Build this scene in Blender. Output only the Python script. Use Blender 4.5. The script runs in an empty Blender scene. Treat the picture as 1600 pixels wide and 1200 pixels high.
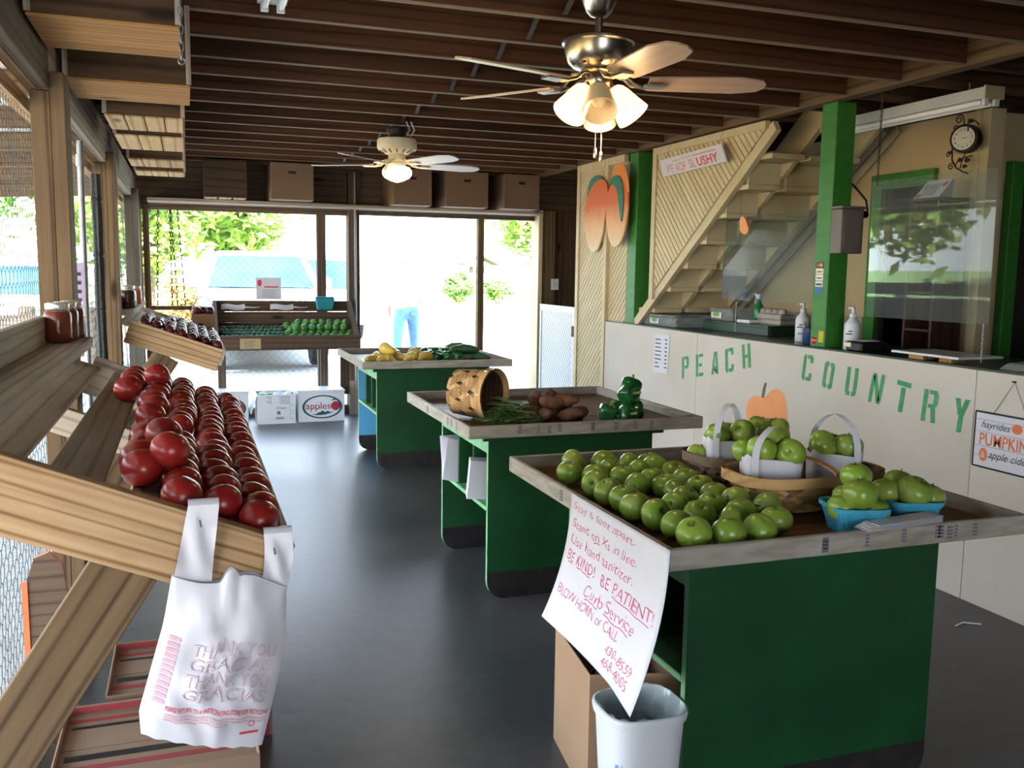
import bpy, bmesh, math, random
from mathutils import Vector, Matrix, Euler
random.seed(7)
S = bpy.context.scene
COL = S.collection
PI = math.pi

# ------------------------------------------------------------------ camera
CAM_H = 1.5
F_PX, YAW, PITCH, ROLL = 1431.55, 0.340094, 0.122324, 0.014354
fw = Vector((math.sin(YAW)*math.cos(PITCH), math.cos(YAW)*math.cos(PITCH), -math.sin(PITCH)))
rt = fw.cross(Vector((0, 0, 1))).normalized()
up = rt.cross(fw)
rt, up = rt*math.cos(ROLL)+up*math.sin(ROLL), up*math.cos(ROLL)-rt*math.sin(ROLL)
cd = bpy.data.cameras.new('camera')
cam = bpy.data.objects.new('camera', cd)
COL.objects.link(cam)
cd.sensor_fit = 'HORIZONTAL'; cd.sensor_width = 36.0
cd.lens = F_PX/1600*36.0
cd.clip_start = 0.05; cd.clip_end = 400
cam.matrix_world = Matrix(((rt.x, up.x, -fw.x, 0), (rt.y, up.y, -fw.y, 0), (rt.z, up.z, -fw.z, CAM_H), (0, 0, 0, 1)))
S.camera = cam

# ------------------------------------------------------------------ sky, sun, exposure
W = bpy.data.worlds.new('sky'); S.world = W
W.use_nodes = True
nt = W.node_tree; nt.nodes.clear()
wo = nt.nodes.new('ShaderNodeOutputWorld'); bg = nt.nodes.new('ShaderNodeBackground')
tc = nt.nodes.new('ShaderNodeTexCoord'); sx = nt.nodes.new('ShaderNodeSeparateXYZ')
cr = nt.nodes.new('ShaderNodeValToRGB')
cr.color_ramp.elements[0].position = 0.0; cr.color_ramp.elements[0].color = (0.95, 0.98, 1.0, 1)
cr.color_ramp.elements[1].position = 0.7; cr.color_ramp.elements[1].color = (0.42, 0.66, 1.0, 1)
nt.links.new(tc.outputs['Generated'], sx.inputs[0]); nt.links.new(sx.outputs['Z'], cr.inputs[0])
nt.links.new(cr.outputs[0], bg.inputs[0]); bg.inputs[1].default_value = 11.0
nt.links.new(bg.outputs[0], wo.inputs[0])
sd = bpy.data.lights.new('sun', 'SUN'); sd.energy = 48.0; sd.angle = 0.01; sd.color = (1.0, 0.95, 0.86)
sun = bpy.data.objects.new('sun', sd); COL.objects.link(sun)
sun.rotation_euler = Vector((0.15, 1.0, -0.80)).to_track_quat('-Z', 'Y').to_euler()
S.view_settings.view_transform = 'Standard'
S.view_settings.look = 'None'
S.view_settings.gamma = 1.0
S.view_settings.use_curve_mapping = False
S.view_settings.exposure = 0.0

# ------------------------------------------------------------------ materials
def hexc(h):
    h = h.lstrip('#')
    o = []
    for i in (0, 2, 4):
        c = int(h[i:i+2], 16)/255
        o.append(c/12.92 if c <= 0.04045 else ((c+0.055)/1.055)**2.4)
    return (o[0], o[1], o[2], 1)

MATS = {}
def base_mat(name, rough=0.6, spec=0.4, metal=0.0):
    m = bpy.data.materials.new(name); m.use_nodes = True
    b = m.node_tree.nodes['Principled BSDF']
    b.inputs['Roughness'].default_value = rough
    b.inputs['Specular IOR Level'].default_value = spec
    b.inputs['Metallic'].default_value = metal
    MATS[name] = m
    return m, m.node_tree, b

def paint(name, h, rough=0.6, var=0.10, scale=6.0, spec=0.4, metal=0.0, h2=None, bump=0.0, detail=4, stretch=(1, 1, 1), objvar=0.0):
    """plain colour broken by soft noise towards a second tone"""
    m, t, b = base_mat(name, rough, spec, metal)
    c1 = hexc(h)
    c2 = hexc(h2) if h2 else tuple(max(0, x*(1-var*2.2)) for x in c1[:3])+(1,)
    tc = t.nodes.new('ShaderNodeTexCoord'); mp = t.nodes.new('ShaderNodeMapping')
    mp.inputs['Scale'].default_value = stretch
    n = t.nodes.new('ShaderNodeTexNoise'); n.inputs['Scale'].default_value = scale; n.inputs['Detail'].default_value = detail
    r = t.nodes.new('ShaderNodeValToRGB')
    r.color_ramp.elements[0].position = 0.35; r.color_ramp.elements[0].color = c1
    r.color_ramp.elements[1].position = 0.75; r.color_ramp.elements[1].color = c2
    t.links.new(tc.outputs['Object'], mp.inputs[0]); t.links.new(mp.outputs[0], n.inputs[0])
    t.links.new(n.outputs[0], r.inputs[0])
    out = r.outputs[0]
    if objvar:
        oi = t.nodes.new('ShaderNodeObjectInfo'); hs = t.nodes.new('ShaderNodeHueSaturation')
        mr = t.nodes.new('ShaderNodeMapRange'); mr.inputs[3].default_value = 1-objvar; mr.inputs[4].default_value = 1+objvar
        t.links.new(oi.outputs['Random'], mr.inputs[0]); t.links.new(mr.outputs[0], hs.inputs['Value'])
        mr2 = t.nodes.new('ShaderNodeMapRange'); mr2.inputs[3].default_value = 0.5-objvar*0.06; mr2.inputs[4].default_value = 0.5+objvar*0.06
        t.links.new(oi.outputs['Random'], mr2.inputs[0]); t.links.new(mr2.outputs[0], hs.inputs['Hue'])
        t.links.new(out, hs.inputs['Color']); out = hs.outputs[0]
        ad = t.nodes.new('ShaderNodeVectorMath'); ad.operation = 'ADD'
        sc = t.nodes.new('ShaderNodeVectorMath'); sc.operation = 'SCALE'; sc.inputs[0].default_value = (3, 5, 7)
        t.links.new(oi.outputs['Random'], sc.inputs['Scale']); t.links.new(tc.outputs['Object'], ad.inputs[0]); t.links.new(sc.outputs[0], ad.inputs[1])
        t.links.new(ad.outputs[0], mp.inputs[0])
    t.links.new(out, b.inputs['Base Color'])
    if bump:
        bp = t.nodes.new('ShaderNodeBump'); bp.inputs['Strength'].default_value = bump; bp.inputs['Distance'].default_value = 0.01
        t.links.new(n.outputs[0], bp.inputs['Height']); t.links.new(bp.outputs[0], b.inputs['Normal'])
    return m

def wood(name, light, dark, rough=0.75, ring=7.0, dist=5.0, grain=1.0, objvar=0.12, spec=0.25, knots=True):
    """sawn timber: grain along the board's own X axis, rings, fibres and knots"""
    m, t, b = base_mat(name, rough, spec)
    L = t.links.new; N = t.nodes.new
    tc = N('ShaderNodeTexCoord'); oi = N('ShaderNodeObjectInfo')
    sc = N('ShaderNodeVectorMath'); sc.operation = 'SCALE'; sc.inputs[0].default_value = (7.3, 1.7, 2.9)
    ad = N('ShaderNodeVectorMath'); ad.operation = 'ADD'
    L(oi.outputs['Random'], sc.inputs['Scale']); L(tc.outputs['Object'], ad.inputs[0]); L(sc.outputs[0], ad.inputs[1])
    mp = N('ShaderNodeMapping'); mp.inputs['Scale'].default_value = (0.10, 1.6, 1.6); L(ad.outputs[0], mp.inputs[0])
    wv = N('ShaderNodeTexWave'); wv.wave_type = 'RINGS'; wv.rings_direction = 'X'
    wv.inputs['Scale'].default_value = ring; wv.inputs['Distortion'].default_value = dist
    wv.inputs['Detail'].default_value = 2.0; wv.inputs['Detail Scale'].default_value = 0.6
    L(mp.outputs[0], wv.inputs[0])
    mp2 = N('ShaderNodeMapping'); mp2.inputs['Scale'].default_value = (1.5, 38.0, 38.0); L(ad.outputs[0], mp2.inputs[0])
    fi = N('ShaderNodeTexNoise'); fi.inputs['Scale'].default_value = 1.6*grain; fi.inputs['Detail'].default_value = 5; L(mp2.outputs[0], fi.inputs[0])
    bl = N('ShaderNodeTexNoise'); bl.inputs['Scale'].default_value = 2.2; bl.inputs['Detail'].default_value = 3; L(ad.outputs[0], bl.inputs[0])
    pw = N('ShaderNodeMath'); pw.operation = 'POWER'; pw.inputs[1].default_value = 7.0; L(wv.outputs['Fac'], pw.inputs[0])
    a1 = N('ShaderNodeMath'); a1.operation = 'MULTIPLY_ADD'; a1.inputs[1].default_value = 0.34
    L(pw.outputs[0], a1.inputs[0])
    a2 = N('ShaderNodeMath'); a2.operation = 'MULTIPLY'; a2.inputs[1].default_value = 0.55; L(fi.outputs[0], a2.inputs[0]); L(a2.outputs[0], a1.inputs[2])
    a3 = N('ShaderNodeMath'); a3.operation = 'MULTIPLY_ADD'; a3.inputs[1].default_value = 0.40; L(bl.outputs[0], a3.inputs[0]); L(a1.outputs[0], a3.inputs[2])
    r = N('ShaderNodeValToRGB')
    r.color_ramp.elements[0].position = 0.30; r.color_ramp.elements[0].color = hexc(light)
    r.color_ramp.elements[1].position = 0.88; r.color_ramp.elements[1].color = hexc(dark)
    L(a3.outputs[0], r.inputs[0])
    out = r.outputs[0]
    if knots:
        mp3 = N('ShaderNodeMapping'); mp3.inputs['Scale'].default_value = (1.6, 5.0, 5.0); L(ad.outputs[0], mp3.inputs[0])
        vo = N('ShaderNodeTexVoronoi'); vo.inputs['Scale'].default_value = 1.0; L(mp3.outputs[0], vo.inputs[0])
        kr = N('ShaderNodeValToRGB'); kr.color_ramp.elements[0].position = 0.05; kr.color_ramp.elements[0].color = (1, 1, 1, 1)
        kr.color_ramp.elements[1].position = 0.13; kr.color_ramp.elements[1].color = (0, 0, 0, 1)
        L(vo.outputs['Distance'], kr.inputs[0])
        mx = N('ShaderNodeMix'); mx.data_type = 'RGBA'
        mx.inputs['B'].default_value = tuple(x*0.45 for x in hexc(dark)[:3])+(1,)
        L(kr.outputs[0], mx.inputs['Factor']); L(out, mx.inputs['A']); out = mx.outputs['Result']
    hs = N('ShaderNodeHueSaturation'); mr = N('ShaderNodeMapRange')
    mr.inputs[3].default_value = 1-objvar; mr.inputs[4].default_value = 1+objvar
    L(oi.outputs['Random'], mr.inputs[0]); L(mr.outputs[0], hs.inputs['Value']); L(out, hs.inputs['Color'])
    L(hs.outputs[0], b.inputs['Base Color'])
    bp = N('ShaderNodeBump'); bp.inputs['Strength'].default_value = 0.25; bp.inputs['Distance'].default_value = 0.004
    L(a3.outputs[0], bp.inputs['Height']); L(bp.outputs[0], b.inputs['Normal'])
    return m

def glass(name, tint='#eef4f4', rough=0.02, alpha=0.12, ior=1.35, gk=0.32):
    """thin clear sheet: mostly transparent, with a fresnel gloss"""
    m = bpy.data.materials.new(name); m.use_nodes = True
    t = m.node_tree; t.nodes.clear(); N = t.nodes.new; L = t.links.new
    o = N('ShaderNodeOutputMaterial'); tr = N('ShaderNodeBsdfTransparent'); tr.inputs[0].default_value = hexc(tint)
    gl = N('ShaderNodeBsdfGlossy'); gl.inputs['Roughness'].default_value = rough; gl.inputs[0].default_value = (1, 1, 1, 1)
    fr = N('ShaderNodeFresnel'); fr.inputs[0].default_value = ior
    df = N('ShaderNodeBsdfDiffuse'); df.inputs[0].default_value = hexc('#cfd6d6')
    m1 = N('ShaderNodeMixShader'); m1.inputs[0].default_value = alpha; L(tr.outputs[0], m1.inputs[1]); L(df.outputs[0], m1.inputs[2])
    m2 = N('ShaderNodeMixShader'); gm_ = N('ShaderNodeMath'); gm_.operation = 'MULTIPLY'; gm_.inputs[1].default_value = gk; L(fr.outputs[0], gm_.inputs[0]); L(gm_.outputs[0], m2.inputs[0]); L(m1.outputs[0], m2.inputs[1]); L(gl.outputs[0], m2.inputs[2])
    L(m2.outputs[0], o.inputs[0])
    MATS[name] = m
    return m

def glow(name, h, strength):
    m, t, b = base_mat(name, 0.5)
    b.inputs['Base Color'].default_value = hexc(h)
    b.inputs['Emission Color'].default_value = hexc(h)
    b.inputs['Emission Strength'].default_value = strength
    return m

def fruit(name, cols, rough=0.3, scale=9.0, objvar=0.12, spec=0.5, bands=None):
    """skin: noise-mixed tones of one fruit, varying from fruit to fruit"""
    m, t, b = base_mat(name, rough, spec)
    N = t.nodes.new; L = t.links.new
    tc = N('ShaderNodeTexCoord'); oi = N('ShaderNodeObjectInfo')
    sc = N('ShaderNodeVectorMath'); sc.operation = 'SCALE'; sc.inputs[0].default_value = (9, 4, 6)
    ad = N('ShaderNodeVectorMath'); ad.operation = 'ADD'
    L(oi.outputs['Random'], sc.inputs['Scale']); L(tc.outputs['Object'], ad.inputs[0]); L(sc.outputs[0], ad.inputs[1])
    n = N('ShaderNodeTexNoise'); n.inputs['Scale'].default_value = scale; n.inputs['Detail'].default_value = 3
    L(ad.outputs[0], n.inputs[0])
    r = N('ShaderNodeValToRGB'); e = r.color_ramp.elements
    e[0].position = 0.32; e[0].color = hexc(cols[0]); e[1].position = 0.70; e[1].color = hexc(cols[-1])
    for i, c in enumerate(cols[1:-1]):
        k = e.new(0.32+0.38*(i+1)/(len(cols)-1)); k.color = hexc(c)
    L(n.outputs[0], r.inputs[0])
    sp = N('ShaderNodeTexVoronoi'); sp.inputs['Scale'].default_value = 150; L(ad.outputs[0], sp.inputs[0])
    sr = N('ShaderNodeValToRGB'); sr.color_ramp.elements[0].position = 0.12; sr.color_ramp.elements[0].color = (0.16, 0.16, 0.16, 1)
    sr.color_ramp.elements[1].position = 0.2; sr.color_ramp.elements[1].color = (0, 0, 0, 1)
    L(sp.outputs['Distance'], sr.inputs[0])
    mx = N('ShaderNodeMix'); mx.data_type = 'RGBA'; mx.inputs['B'].default_value = tuple(min(1, x*1.7+0.05) for x in hexc(cols[0])[:3])+(1,)
    L(sr.outputs[0], mx.inputs['Factor']); L(r.outputs[0], mx.inputs['A'])
    hs = N('ShaderNodeHueSaturation'); mr = N('ShaderNodeMapRange'); mr.inputs[3].default_value = 1-objvar; mr.inputs[4].default_value = 1+objvar
    L(oi.outputs['Random'], mr.inputs[0]); L(mr.outputs[0], hs.inputs['Value']); L(mx.outputs['Result'], hs.inputs['Color'])
    L(hs.outputs[0], b.inputs['Base Color'])
    return m

M_JOIST = wood('joist_timber', '#5e3d29', '#3a2417', ring=9, objvar=0.25)
M_EDGE = wood('bounce_lit_joist_edge', '#8a7660', '#64523f', ring=6)  # paler wood: floor-bounced light on the joist undersides put into the colour
M_DECK = wood('deck_boards', '#4a3626', '#2a1c14', ring=4)
M_PINE = wood('new_pine', '#c0a07a', '#7a5836', ring=12, dist=4.0)
M_PINE2 = wood('treated_post', '#776045', '#423221', ring=8, dist=4)
M_GREYW = wood('weathered_board', '#b9ab98', '#85766a', ring=9)
M_DARKW = wood('dark_timber', '#5a4634', '#33261c', ring=9)
M_BACKW = wood('back_wall_timber', '#6e5a49', '#44362b', ring=9)
M_SLATW = wood('slat_board', '#a99d8e', '#75695d', ring=9)
M_CRATEW = wood('crate_board', '#b98a52', '#7d552c', ring=5, dist=4)
M_CRATEP = wood('crate_plank', '#cdb38a', '#a07d4e', ring=4, dist=3)
M_TRAY = wood('tray_board', '#6f4a2f', '#3f281a', rough=0.45, ring=5, spec=0.4)
M_LIP = paint('lip_paint', '#aba69b', 0.6, h2='#857d70', scale=14, stretch=(0.6, 3, 3), detail=6, bump=0.08)
M_GREEN = paint('table_green', '#124a25', 0.5, h2='#0d391b', scale=5)
M_GREEN2 = paint('table_green_edge', '#7fb88a', 0.55, h2='#5f9a6c', scale=12)
M_KICK = paint('kick_black', '#1c1a1d', 0.6, h2='#332c2a', scale=16)
M_BLUE = paint('pale_blue_paint', '#5aa9d6', 0.55, scale=4, var=0.06)
M_POST = paint('post_green', '#3a8030', 0.5, h2='#306c27', scale=8, bump=0.05, stretch=(3, 3, 0.6))
M_CREAM = paint('cream_paint', '#cbbb96', 0.6, h2='#bcaa83', scale=4, objvar=0.03)
M_CREAMW = paint('cream_wall', '#c2ac86', 0.7, h2='#b59f78', scale=2.5)
M_GREYWALL = paint('grey_wall', '#a59a8b', 0.7, var=0.05, scale=3)
M_COUNTER = paint('counter_panel', '#cbc4ba', 0.55, h2='#bfb6aa', scale=1.8, detail=6)
M_TOP = paint('counter_top', '#2a4433', 0.3, h2='#1d3025', scale=6)
M_STENCIL = paint('stencil_green', '#3c8c58', 0.7, h2='#54a06d', scale=30)
M_PEACH = paint('peach_paint', '#ee9f68', 0.7, var=0.05, scale=5)
M_STEM = paint('stem_grey', '#6b5757', 0.7)
M_WHITE = paint('white_paper', '#d4d4dc', 0.7, var=0.03, scale=3)
M_WHITEP = paint('white_plastic', '#d2d5d9', 0.35, var=0.03, scale=3)
M_BAGP = paint('bag_film', '#d3d1d9', 0.32, var=0.03, scale=6)
M_RED = paint('red_ink', '#d8485a', 0.7, var=0.05, scale=40)
M_PINK = paint('faint_pink_ink', '#cfa3b2', 0.7, var=0.05, scale=40)
M_MARK = paint('marker_pink', '#d9628a', 0.7, var=0.1, scale=40)
M_INK = paint('dark_ink', '#3a3d46', 0.7, var=0.05)
M_GREYI = paint('grey_ink', '#6f6c78', 0.7, var=0.05)
M_ORANGE = paint('orange_ink', '#e27a4a', 0.7, var=0.08, scale=30)
M_KRAFT = paint('kraft_board', '#a08063', 0.75, var=0.06, scale=4)
M_KRAFTD = paint('kraft_dark', '#7d6550', 0.8, var=0.06, scale=4)
M_CHROME = paint('brushed_nickel', '#b9b3a6', 0.28, var=0.05, scale=4, metal=1.0)
M_GALV = paint('galvanised', '#8f9294', 0.45, var=0.1, scale=30, metal=0.8)
M_WIRE = paint('wire', '#3d4347', 0.6, var=0.1, scale=30)
M_BLACK = paint('black_plastic', '#17171a', 0.4, var=0.1)
M_IRON = paint('dark_iron', '#241f1c', 0.5, var=0.1, metal=0.4)
M_RUST = paint('rusty_chain', '#3f3028', 0.7, var=0.2, scale=60)
M_GREYBOX = paint('grey_metal_box', '#6f675e', 0.5, var=0.08, scale=9)
M_FANW = paint('fan_cream', '#e6dcc2', 0.45, var=0.04)
M_BLADE = paint('blade_wood', '#b59a84', 0.35, h2='#a08570', scale=3, stretch=(0.5, 10, 1))
M_BLADEW = paint('blade_white', '#d9dbdf', 0.4, var=0.03)
M_TUBE = paint('fluorescent_tube', '#e9ebee', 0.2, var=0.02)
M_FROST = glow('lit_frosted_glass', '#ffd08c', 3.2)
M_FROST0 = paint('frosted_glass', '#ead9b4', 0.35, var=0.03)
M_GLOBE = glow('lit_globe', '#ffdca4', 3.6)
M_GLASS = glass('clear_sheet', alpha=0.05)
M_GLASS2 = glass('clear_sheet_dull', alpha=0.03, ior=1.2, gk=0.02)
M_TUB = glass('clear_tub', tint='#dfe6e4', rough=0.08, alpha=0.28)
M_JARG = glass('jar_glass', tint='#f0f0ee', rough=0.03, alpha=0.02)
M_CARGL = paint('car_glass', '#2f5680', 0.1, h2='#183a5c', scale=1.5, spec=0.5)
M_PICKLE = paint('amber_preserve', '#8c3414', 0.2, h2='#5c1c0a', scale=14)
M_JAMD = paint('dark_preserve', '#3d1518', 0.25, h2='#551c1c', scale=20)
M_JAMO = paint('orange_preserve', '#d8622a', 0.25, h2='#c24e1c', scale=20)
M_LID = paint('jar_lid', '#c8c5c0', 0.3, var=0.05, metal=0.7)
M_APPLE = fruit('green_apple_skin', ['#8cab40', '#7d9c38', '#98a750'], rough=0.28, scale=12)
M_TOMATO = fruit('tomato_skin', ['#8a1b1a', '#96251f', '#7a1a1b'], rough=0.3, scale=10)
M_PLUM = fruit('dark_fruit_skin', ['#5b1f24', '#45161f', '#7a2a2a'], rough=0.22, scale=10)
M_GVEG = fruit('green_vegetable_skin', ['#5d9a48', '#4a8a44', '#86ad4e'], rough=0.4, scale=14)
M_PEPPER = fruit('pepper_skin', ['#1f6a35', '#1a5a2e', '#2c7a3c'], rough=0.15, scale=8)
M_SWEET = fruit('sweet_potato_skin', ['#86604c', '#775243', '#93705a'], rough=0.7, scale=14, spec=0.2)
M_SQUASH = fruit('squash_skin', ['#dcc05a', '#d0b04c', '#e4d080'], rough=0.35, scale=7)
M_ZUC = fruit('zucchini_skin', ['#3a6a44', '#2f5a3a', '#547a54'], rough=0.4, scale=14)
M_BEAN = fruit('bean_green', ['#58763a', '#46652e', '#6c8a44'], rough=0.6)
M_STALK = paint('fruit_stalk', '#6b5a33', 0.7)
M_STALKG = paint('pepper_stalk', '#7aa34a', 0.6)
M_SPLINT = wood('splint', '#d3ad78', '#b08450', ring=4, dist=3, knots=False)
M_SPLINTD = wood('splint_dark', '#8e7866', '#6b5848', ring=4, dist=3, knots=False)
M_SPLINT2 = wood('splint_tan', '#ab865a', '#86643c', ring=4, dist=3, knots=False)
M_SPLINTD2 = wood('splint_dim', '#75614f', '#574636', ring=4, dist=3, knots=False)
M_PINT = paint('blue_pulp', '#3fa3c4', 0.8, var=0.08, scale=30, bump=0.2)
M_TEAL = paint('teal_pulp', '#2c8f9a', 0.8, var=0.08, scale=30)
M_PULP = paint('grey_pulp', '#a9a49b', 0.85, var=0.08, scale=30)
M_JEANS = paint('jeans', '#6f93bd', 0.8, var=0.12, scale=20)
M_SHIRT = paint('pale_shirt', '#e6eef2', 0.8, var=0.04)
M_SKIN = paint('skin', '#d09a7c', 0.6, var=0.05)
M_HAIR = paint('hair', '#d5ccbf', 0.7)
M_SHOE = paint('shoe', '#4a4440', 0.6)
M_TYRE = paint('tyre', '#1d2126', 0.8, var=0.1)
M_CARW = paint('car_white', '#e6ebf0', 0.3, var=0.02)
M_LEAF1 = paint('leaf_yellow_green', '#9ab24a', 0.7, h2='#6f9038', scale=2, objvar=0.1)
M_LEAF2 = paint('leaf_green', '#7f9f48', 0.7, h2='#56803a', scale=2, objvar=0.1)
M_LEAFO = paint('leaf_straw', '#cba85a', 0.7, h2='#b28f45', scale=2)
M_BARK = wood('bark', '#6d5a48', '#43362a')
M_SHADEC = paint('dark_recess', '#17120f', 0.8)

M_STRAW = paint('straw_field', '#b08c50', 0.9, h2='#8c7440', scale=2, detail=8)

def concrete():
    m, t, b = base_mat('concrete_floor', 0.38, 0.45)
    N = t.nodes.new; L = t.links.new
    tc = N('ShaderNodeTexCoord')
    a = N('ShaderNodeTexNoise'); a.inputs['Scale'].default_value = 0.9; a.inputs['Detail'].default_value = 8; L(tc.outputs['Object'], a.inputs[0])
    c = N('ShaderNodeTexNoise'); c.inputs['Scale'].default_value = 14; c.inputs['Detail'].default_value = 6; L(tc.outputs['Object'], c.inputs[0])
    mm = N('ShaderNodeMath'); mm.operation = 'MULTIPLY_ADD'; mm.inputs[1].default_value = 0.35; L(c.outputs[0], mm.inputs[0]); L(a.outputs[0], mm.inputs[2])
    r = N('ShaderNodeValToRGB'); e = r.color_ramp.elements
    e[0].position = 0.45; e[0].color = hexc('#363638'); e[1].position = 0.85; e[1].color = hexc('#545355')
    L(mm.outputs[0], r.inputs[0]); L(r.outputs[0], b.inputs['Base Color'])
    rr = N('ShaderNodeMapRange'); rr.inputs[3].default_value = 0.22; rr.inputs[4].default_value = 0.42; L(mm.outputs[0], rr.inputs[0]); L(rr.outputs[0], b.inputs['Roughness'])
    bp = N('ShaderNodeBump'); bp.inputs['Strength'].default_value = 0.12; bp.inputs['Distance'].default_value = 0.01
    L(c.outputs[0], bp.inputs['Height']); L(bp.outputs[0], b.inputs['Normal'])
    return m
M_FLOOR = concrete()
M_NET = paint('dark_netting', '#3c403f', 0.8, h2='#202322', scale=90, bump=0.6)
M_GRAVEL = paint('gravel', '#b3afa6', 0.9, h2='#8e8a82', scale=30, detail=8, bump=0.5)
M_GRASS = paint('grass', '#8fae5a', 0.9, h2='#a8b57a', scale=3, detail=8)

def cutout_paint():
    """painted plywood peach: orange above, cream blush below (the paint itself)"""
    m, t, b = base_mat('painted_peach_board', 0.6, 0.35)
    N = t.nodes.new; L = t.links.new
    tc = N('ShaderNodeTexCoord'); s = N('ShaderNodeSeparateXYZ'); L(tc.outputs['Object'], s.inputs[0])
    n = N('ShaderNodeTexNoise'); n.inputs['Scale'].default_value = 8; L(tc.outputs['Object'], n.inputs[0])
    ad = N('ShaderNodeMath'); ad.operation = 'MULTIPLY_ADD'; ad.inputs[1].default_value = 0.16; L(n.outputs[0], ad.inputs[0]); L(s.outputs['Z'], ad.inputs[2])
    r = N('ShaderNodeValToRGB'); e = r.color_ramp.elements
    e[0].position = 0.08; e[0].color = hexc('#e6cda6'); e[1].position = 0.46; e[1].color = hexc('#d4692a')
    k = e.new(0.30); k.color = hexc('#dfa671')
    L(ad.outputs[0], r.inputs[0]); L(r.outputs[0], b.inputs['Base Color'])
    return m
M_CUTOUT = cutout_paint()
M_LEAFP = paint('leaf_paint', '#2f7a62', 0.6, var=0.08)
M_LEAFP2 = paint('orange_leaf_paint', '#e58a35', 0.6, var=0.08)

# ------------------------------------------------------------------ helpers
def bas(o):
    return Matrix.LocRotScale(o.location, o.rotation_euler, o.scale)
def world(o):
    m = bas(o)
    if o.parent: m = world(o.parent) @ o.matrix_parent_inverse @ m
    return m
def par(o, p):
    if p is not None:
        o.parent = p; o.matrix_parent_inverse = world(p).inverted()
    return o
def tag(o, label=None, cat=None, group=None, kind=None):
    if label: o['label'] = label
    if cat: o['category'] = cat
    if group: o['group'] = group
    if kind: o['kind'] = kind
    return o
def thing(name, label, cat, loc=(0, 0, 0), group=None, rz=0):
    o = bpy.data.objects.new(name, None); COL.objects.link(o)
    o.empty_display_size = 0.05
    o.location = loc; o.rotation_euler = (0, 0, rz)
    return tag(o, label, cat, group)
def dup(root, loc=None, rot=None, scale=None, label=None, parent=None):
    c = root.copy(); COL.objects.link(c)
    if parent is not None: c.parent = parent
    if loc is not None: c.location = loc
    if rot is not None: c.rotation_euler = rot
    if scale is not None: c.scale = scale
    if label: c['label'] = label
    for ch in list(root.children): dup(ch, parent=c)
    return c

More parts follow.
